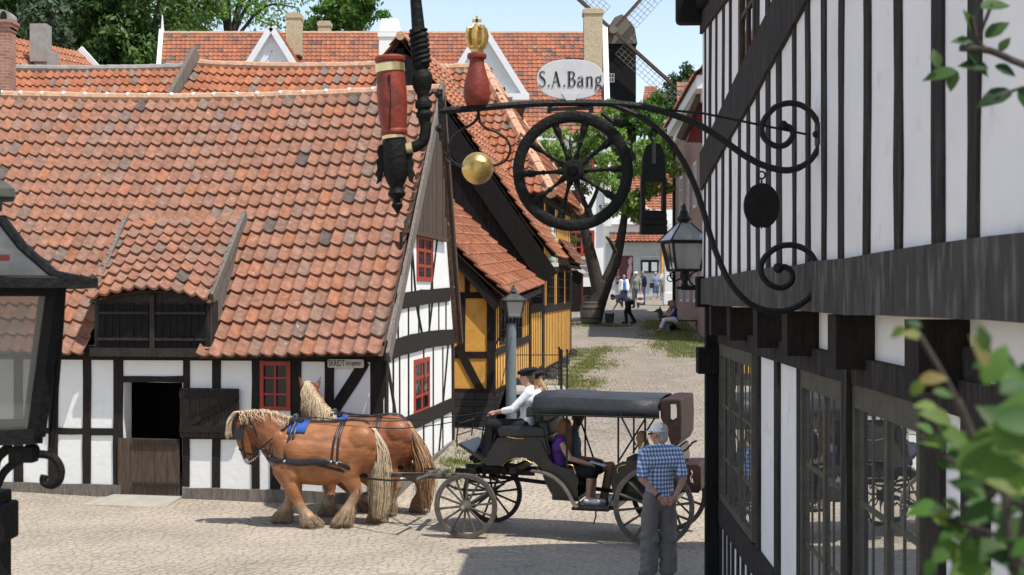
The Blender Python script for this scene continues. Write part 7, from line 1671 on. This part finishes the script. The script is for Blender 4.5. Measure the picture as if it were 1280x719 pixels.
for px in (600,625): M.bar(off(K(px,583,y0),.2),off(K(px,598,y0),.2),.05,.05)
M.build('underframe',CR)
M=MB('iron')
for pts in ([(569,560),(568,549),(570,533),(571,528)],[(598,562),(600,546),(602,534)]): M.tube([off(K(px,py,y0),.1) for px,py in pts],.010,6)
M.tube([off(K(571,530,y0),.1),off(K(571,530,y0),.8)],.010,6); M.tube([off(K(569,545,y0),.1),off(K(569,545,y0),.8)],.008,6); M.tube([off(K(571,528,y0),.8),off(K(568,552,y0),.8)],.010,6); M.build('dash_rail',CR)
# pole, evener, traces, reins
M=MB('wheelgrey'); pa=off(K(575,596,.65),0); pb=h1(350,594,.46); M.tube([pa,pb],[.04,.03],8); M.build('pole',CR,smooth=True)
M=MB('wheelgrey'); e1=K(548,594,.2); e2=K(560,588,1.1); M.bar(e1,e2,.06,.05)
for c_,d_ in ((K(530,596,.15),.32),(K(540,590,.85),.32)): M.tube([c_-cf_*d_,c_+cf_*d_],.024,8); M.tube([c_,lerp(c_,lerp(e1,e2,.2 if d_ and c_==0 else .5),.9)],.012,6)
M.build('swingle_bars',CR)
M=MB('leather')
for a,b in ((h1(457,594,-.30),K(530,596,.15)-cf_*.32),(h1(457,594,.32),K(530,596,.15)+cf_*.30),(h2(457,594,-.30),K(540,590,.85)-cf_*.3),(h2(457,594,.3),K(540,590,.85)+cf_*.3)): M.tube([a,lerp(a,b,.5)-V((0,0,.02)),b],.014,6)
M.build('traces',CR)
hand=K(611,515,.50)
for nm,a,b,sag in (('rein',h1(368,519,-.05),hand,.10),('rein',h2(368,519,-.05),hand+cf_*.12,.12),('rein',h1(400,525,.05),hand+V((0,0,-.02)),.16)):
    M=MB('leather'); M.tube([lerp(a,b,i/10)-V((0,0,sag*math.sin(math.pi*i/10))) for i in range(11)],.0075,6); M.build(nm,CR,smooth=True)
M=MB('iron'); M.tube([K(847,568,.5),K(858,562,.5),K(866,553,.5),K(871,551,.5)],.014,6); M.build('whip_holder',CR,smooth=True)
M=MB('iron'); M.tube([K(606,548,.9),K(622,505,.9),K(640,420,.95)],[.012,.008,.003],6); M.build('whip',CR,smooth=True)
# ================================================================== people in the carriage
def seated(label,y,pj,face,k,floorbase=None,**kw):
    """pj: joints as (px,py,depth)"""
    J={a:K(v[0],v[1],v[2]) if len(v)==3 else V(v) for a,v in pj.items()}; b=J['pel'].copy(); b.z=J['anL'].z-.08
    return person(label,b,J,face,k,**kw)
fw=-ce
yD=.52
J=dict(pel=(660,529,yD),chest=(660,503,yD),neck=(662,486,yD),head=(658.5,472,yD),shL=(661,492,yD-.17),shR=(661,492,yD+.17),elL=(641,512,yD-.22),elR=(642,512,yD+.22),wrL=(621,515,yD-.10),wrR=(622,516,yD+.12),hdL=(611,515.5,yD-.06),hdR=(612,517,yD+.08),
 hipL=(655,533,yD-.10),hipR=(655,533,yD+.10),knL=(614,531,yD-.12),knR=(616,531,yD+.10),anL=(606,571,yD-.12),anR=(601,568,yD+.10),toL=(594,576,yD-.13),toR=(590,573,yD+.11))
tD=seated('coachman in white shirt and black cap holding the reins',yD,J,fw,.98,hair={'col':(.12,.08,.05)},cap={'col':(.012,.012,.014),'flat':1,'brim':.8},shirt={'col':(.74,.74,.76),'sleeve':1.55,'low':-.02,'wide':1.02},legs={'col':(.012,.012,.013)},shoes=(.012,.011,.011),skin=(.50,.27,.18))
yE=.95
J=dict(pel=(671,529,yE),chest=(671,505,yE),neck=(672,490,yE),head=(668,476,yE),shL=(671,495,yE-.16),shR=(671,495,yE+.16),elL=(664,517,yE-.19),elR=(664,517,yE+.19),wrL=(645,527,yE-.12),wrR=(645,527,yE+.12),hdL=(636,529,yE-.08),hdR=(636,529,yE+.08),
 hipL=(666,533,yE-.09),hipR=(666,533,yE+.09),knL=(628,531,yE-.10),knR=(628,531,yE+.10),anL=(618,570,yE-.10),anR=(618,570,yE+.10),toL=(607,575,yE-.1),toR=(607,575,yE+.1))
seated('second coach attendant in black cap with fair ponytail, beyond the coachman',yE,J,fw,.93,hair={'col':(.50,.30,.14),'tail':1},cap={'col':(.012,.012,.014),'flat':1,'brim':.7},shirt={'col':(.70,.70,.71),'sleeve':1.6},legs={'col':(.015,.015,.016)},shoes=(.012,.011,.011))
yw=.42
J=dict(pel=(698,588,yw),chest=(698,562,yw),neck=(702,546,yw),head=(705,533,yw),look=ce*.95+cf_*.3+V((0,0,-.25)),shL=(698,550,yw+.15),shR=(700,551,yw-.16),elL=(714,574,yw+.2),elR=(712,573,yw-.2),wrL=(730,580,yw+.1),wrR=(731,578,yw-.12),hdL=(740,583,yw+.08),hdR=(740,580,yw-.10),
 hipL=(704,591,yw+.09),hipR=(704,591,yw-.09),knL=(742,590,yw+.09),knR=(738,590,yw-.09),anL=(741,624,yw+.08),anR=(735,624,yw-.09),toL=(754,628,yw+.08),toR=(748,628,yw-.09))
def leaflet(t,J,k):
    M=MB('paper'); a=J['hdR']; M.hexa([a+ce*x+cf_*y+V((0,0,z-x*.25)) for z in (.02,.024) for x,y in ((-.03,-.06),(.18,-.04),(.18,.12),(-.03,.10))]); M.build('leaflet',t)
seated('woman in a purple top with long auburn hair riding in the carriage',yw,J,ce,.95,hair={'col':(.27,.12,.05),'long':.26,'n':18},shirt={'col':(.11,.035,.23),'sleeve':0,'collar':0,'low':0},legs={'col':(.013,.013,.014),'len':1.12},shoes=(.74,.74,.74),extra=leaflet,skin=(.50,.29,.20))
ym=.92
J=dict(pel=(715,586,ym),chest=(716,556,ym),neck=(718,538,ym),head=(722,522,ym),look=ce+V((0,0,-.15)),shL=(716,545,ym+.18),shR=(717,545,ym-.19),elL=(722,572,ym+.24),elR=(722,574,ym-.24),wrL=(742,576,ym+.1),wrR=(744,574,ym-.1),hdL=(751,577,ym+.06),hdR=(753,576,ym-.07),
 hipL=(722,588,ym+.10),hipR=(722,588,ym-.10),knL=(762,582,ym+.12),knR=(764,582,ym-.12),anL=(752,626,ym+.10),anR=(756,627,ym-.12),toL=(765,631,ym+.1),toR=(768,632,ym-.12))
seated('man in a slate-blue shirt and shorts seated beside the auburn-haired woman',ym,J,ce,1.0,hair={'col':(.10,.07,.05)},shirt={'col':(.13,.16,.20),'sleeve':.8},legs={'col':(.02,.02,.024),'len':.62},shoes=(.05,.035,.03),skin=(.30,.15,.10))
yc=.50; 
J=dict(pel=(812,588,yc),chest=(810,570,yc),neck=(806,558,yc),head=(801,547,yc),look=-ce+cf_*.2+V((0,0,-.1)),shL=(808,562,yc-.12),shR=(808,562,yc+.12),elL=(798,579,yc-.15),elR=(797,579,yc+.15),wrL=(782,580,yc-.06),wrR=(783,579,yc+.08),hdL=(775,581,yc-.04),hdR=(776,581,yc+.06),
 hipL=(808,590,yc-.07),hipR=(808,590,yc+.07),knL=(786,590,yc-.08),knR=(786,590,yc+.08),anL=(784,614,yc-.08),anR=(784,614,yc+.08),toL=(776,617,yc-.08),toR=(776,617,yc+.08))
seated('fair-haired child in a pale blue shirt on the rear bench of the carriage',yc,J,-ce,.78,hair={'col':(.42,.27,.13),'long':.14,'n':12},shirt={'col':(.28,.40,.50),'sleeve':.55},legs={'col':(.06,.07,.12),'len':1.6},shoes=(.2,.2,.22))
# ================================================================== people up the street
def feet(px,Y): p=P(px,371,Y); return V((p.x,p.y,gz(p.x,Y)))
g_='people in the far street'
b=feet(784.5,53.6); W,f,k=standing(b,R(90),1.72,pel=(0,-.06,.92),chest=(0,.24,1.08),neck=(0,.45,1.10),head=(0,.60,1.06),look=(0,.8,-.6),shL=(-.17,.40,1.10),shR=(.17,.40,1.10),elL=(-.20,.44,.82),elR=(.18,.30,.85),wrL=(-.16,.58,.58),wrR=(.14,.18,.72),hdL=(-.14,.66,.48),hdR=(.12,.24,.66),hipL=(-.09,-.05,.86),hipR=(.09,-.05,.86),knL=(-.10,.08,.46),knR=(.10,-.08,.47),anL=(-.1,.05,.085),anR=(.1,-.30,.085),toL=(-.1,.20,.045),toR=(.1,-.15,.045))
person('man in grey shirt and black trousers bending down to a bucket by the street tree',b,W,f,k,hair={'col':(.06,.04,.03)},shirt={'col':(.20,.20,.22)},legs={'col':(.012,.012,.015)},shoes=(.02,.02,.02),voxel=.02,fingers=False,group=g_)
bp_=feet(762,53.6); bk_=thing('bucket','small grey-green bucket on the cobbles beside the bending man','bucket',bp_)
M=MB('zinc'); M.lathe([(.15,0),(.19,.40),(.20,.41),(.17,.40),(.14,.05)],bp_,(0,0,1),16); M.build('pail',bk_,smooth=True); M=MB('iron'); M.tube([bp_+V((.19*math.cos(R(a)),0,.40+.08*math.sin(R(a)))) for a in range(0,181,20)],.008,5); M.build('handle',bk_)
b=feet(780,66); W,f,k=standing(b,R(180+8),1.58,wrL=(-.20,.10,.9),hdL=(-.18,.14,.8)); person('woman with ginger hair in a white jacket over a bright blue top',b,W,f,k,hair={'col':(.40,.19,.08)},shirt={'col':(.06,.20,.52),'sleeve':1.85,'low':-.1},legs={'col':(.03,.035,.07)},shoes=(.1,.1,.1),voxel=.022,fingers=False,group=g_,
  extra=lambda t,J,k:(lambda S:[S.seg(J['sh'+s],J['el'+s],.085*k,.075*k,(.75,.75,.76)) or S.seg(J['el'+s],J['wr'+s],.072*k,.055*k,(.75,.75,.76)) or S.seg(J['sh'+s]+(J['neck']-J['sh'+s])*.35-V((0,.06,.02)),J['hip'+s]+V(((J['hip'+s]-J['pel']).x*.7,-.08,.05)),.075*k,.08*k,(.75,.75,.76)) for s in 'LR'] and S.build('jacket',t,.022,2,'cloth'))(Body()))
b=feet(795,65); W,f,k=standing(b,R(180-25),1.76); 
def bag(t,J,k):
    c=J['hdL']-V((0,0,.30)); M=MB('paper'); M.hexa([c+V((x*s_,y,z)) for z,s_ in ((-.20,1),(.20,.9)) for x,y in ((-.16,-.05),(.16,-.05),(.16,.05),(-.16,.05))]); o=M.build('shopping_bag',t); M=MB('redpaint'); q=[c+V((.15*math.cos(R(a)),-.054,.07*math.sin(R(a))-.03)) for a in range(0,360,24)]; M.prism(q,V((0,-.004,0))); M.build('red_emblem',o)
    M=MB('paper'); M.tube([c+V((-.1,0,.22)),J['hdL'],c+V((.1,0,.22))],.012,5); M.build('bag_handle',o)
person('man in white cap and sage shirt carrying a white shopping bag with red emblem',b,W,f,k,hair={'col':(.3,.28,.26)},cap={'col':(.72,.72,.7)},shirt={'col':(.28,.32,.25)},legs={'col':(.13,.14,.15)},shoes=(.06,.06,.06),voxel=.022,fingers=False,extra=bag,group=g_)
b=feet(803,69); W,f,k=standing(b,R(40),1.74); person('person in a navy jacket walking away behind the man with the white bag',b,W,f,k,hair={'col':(.30,.22,.12)},shirt={'col':(.025,.03,.06),'sleeve':1.9},legs={'col':(.16,.20,.27)},shoes=(.1,.1,.1),voxel=.022,fingers=False,group=g_)
b=feet(819.5,79); W,f,k=standing(b,R(180),1.66,knR=(.1,.08,.49),anR=(.11,.12,.1)); person('woman in slate-blue blouse and denim shorts with a dark shoulder bag',b,W,f,k,hair={'col':(.32,.28,.22)},shirt={'col':(.20,.24,.33),'low':-.2},legs={'col':(.05,.09,.19),'len':.95},shoes=(.6,.6,.58),voxel=.025,fingers=False,group=g_,extra=lambda t,J,k:(lambda M:(M.box(J['hdR']+V((0,-.08,.12)),(.26,.14,.30)),M.build('shoulder_bag',t,bevel=.03)))(MB('ink')))
b=feet(830.5,79); W,f,k=standing(b,R(175),1.80,elL=(-.24,.04,1.13),wrL=(-.1,.26,1.05),hdL=(-.02,.30,1.05),elR=(.24,.04,1.13),wrR=(.1,.26,1.05),hdR=(.02,.30,1.05)); person('dark-haired man in white shirt and khaki shorts holding a folded coat',b,W,f,k,skin=(.22,.12,.08),hair={'col':(.012,.01,.01)},shirt={'col':(.55,.55,.56)},legs={'col':(.27,.20,.11),'len':.95},shoes=(.08,.05,.04),voxel=.025,fingers=False,group=g_,extra=lambda t,J,k:(lambda S:(S.seg(J['wrL']+V((-.1,-.05,0)),J['wrR']+V((.2,-.05,-.02)),.09,.10,(.20,.15,.08)),S.seg(J['wrR']+V((.15,-.05,0)),J['wrR']+V((.2,-.05,-.6)),.11,.14,(.20,.15,.08)),S.build('folded_coat',t,.025,2,'cloth')))(Body()))
# bench, seated women, dog
bb=feet(846,49.6); bn=thing('bench','low dark plank bench at the brick house on the right verge','bench',bb)
M=MB('brownwood'); M.box(bb+V((.25,.3,.44)),(1.7,.42,.06)); M.build('seat',bn)
for x in (-.4,.9): M=MB('greystone'); M.box(bb+V((x,.3,.2)),(.3,.36,.42)); M.build('leg',bn)
M=MB('brownwood'); M.box(bb+V((.9,-.8,.05)),(1.4,.3,.08)); 
b=bb+V((-.05,.15,0)); W,f,k=standing(b,R(100),1.64,pel=(0,0,.55),chest=(0,.05,.83),neck=(0,.06,1.02),head=(0,.10,1.16),look=(0,.8,-.45),shL=(-.17,.06,.97),shR=(.17,.06,.97),elL=(-.2,.22,.74),elR=(.2,.22,.74),wrL=(-.12,.42,.70),wrR=(.1,.40,.72),hdL=(-.08,.50,.70),hdR=(.06,.48,.72),hipL=(-.09,.04,.52),hipR=(.09,.04,.52),knL=(-.1,.44,.52),knR=(.1,.42,.50),anL=(-.1,.66,.12),anR=(.1,.52,.10),toL=(-.1,.80,.05),toR=(.1,.66,.045))
person('woman in navy vest and white trousers sitting on the low bench',b,W,f,k,skin=(.48,.27,.18),hair={'col':(.27,.14,.07),'tail':1},shirt={'col':(.03,.035,.14),'sleeve':0,'collar':0},legs={'col':(.70,.66,.72),'len':1.7},shoes=(.35,.10,.08),voxel=.02,fingers=False,group=g_)
b=bb+V((.05,1.6,.0)); W,f,k=standing(b,R(100),1.60,pel=(0,0,.55),chest=(0,.05,.83),neck=(0,.08,1.02),head=(0,.14,1.16),look=(0,.8,-.6),shL=(-.17,.06,.97),shR=(.17,.06,.97),elL=(-.2,.22,.74),elR=(.2,.22,.74),wrL=(-.12,.40,.70),wrR=(.1,.40,.72),hdL=(-.08,.48,.70),hdR=(.06,.48,.72),hipL=(-.09,.04,.52),hipR=(.09,.04,.52),knL=(-.1,.44,.52),knR=(.1,.42,.50),anL=(-.1,.56,.10),anR=(.1,.52,.10),toL=(-.1,.70,.045),toR=(.1,.66,.045))
person('ginger-haired person sitting just behind the woman in the navy vest',b,W,f,k,hair={'col':(.36,.15,.06),'long':.12},shirt={'col':(.16,.09,.06),'sleeve':.6},legs={'col':(.10,.07,.06)},shoes=(.05,.04,.03),voxel=.02,fingers=False,group=g_)
dp=feet(826,50.5); dg_=thing('dog','dark brown shepherd dog sitting with pricked ears on the grass verge','dog',dp); B=Body(); d1=(.030,.022,.017); d2=(.12,.07,.04)
def D(x,y,z): return dp+V((x,y,z))
B.seg(D(.42,0,.20),D(.15,0,.42),.17,.15,d1,((0,1,0),.75)); B.seg(D(.15,0,.42),D(.02,0,.56),.15,.12,d1,((0,1,0),.75)); B.seg(D(.02,0,.56),D(-.04,0,.74),.11,.085,d1); B.seg(D(-.04,0,.76),D(-.12,0,.76),.085,.06,d1); B.seg(D(-.12,0,.75),D(-.24,0,.71),.05,.034,d2); B.seg(D(-.24,0,.715),D(-.25,0,.715),.02,.018,(.01,.01,.01))
for y in (-.055,.055): B.seg(D(-.03,y,.82),D(-.02,y*1.25,.94),.035,.010,d1); B.seg(D(.05,y*1.6,.46),D(.0,y*1.6,.24),.065,.04,d1); B.seg(D(.0,y*1.6,.24),D(-.01,y*1.6,.05),.04,.034,d2); B.seg(D(-.01,y*1.6,.04),D(-.08,y*1.6,.035),.035,.03,d2); B.seg(D(.40,y*2,.20),D(.20,y*2.4,.14),.12,.08,d1); B.seg(D(.20,y*2.4,.10),D(.10,y*2.4,.04),.05,.035,d2)
B.seg(D(.52,0,.10),D(.80,.1,.05),.05,.025,d1); B.build('body',dg_,.018,3,'coat')
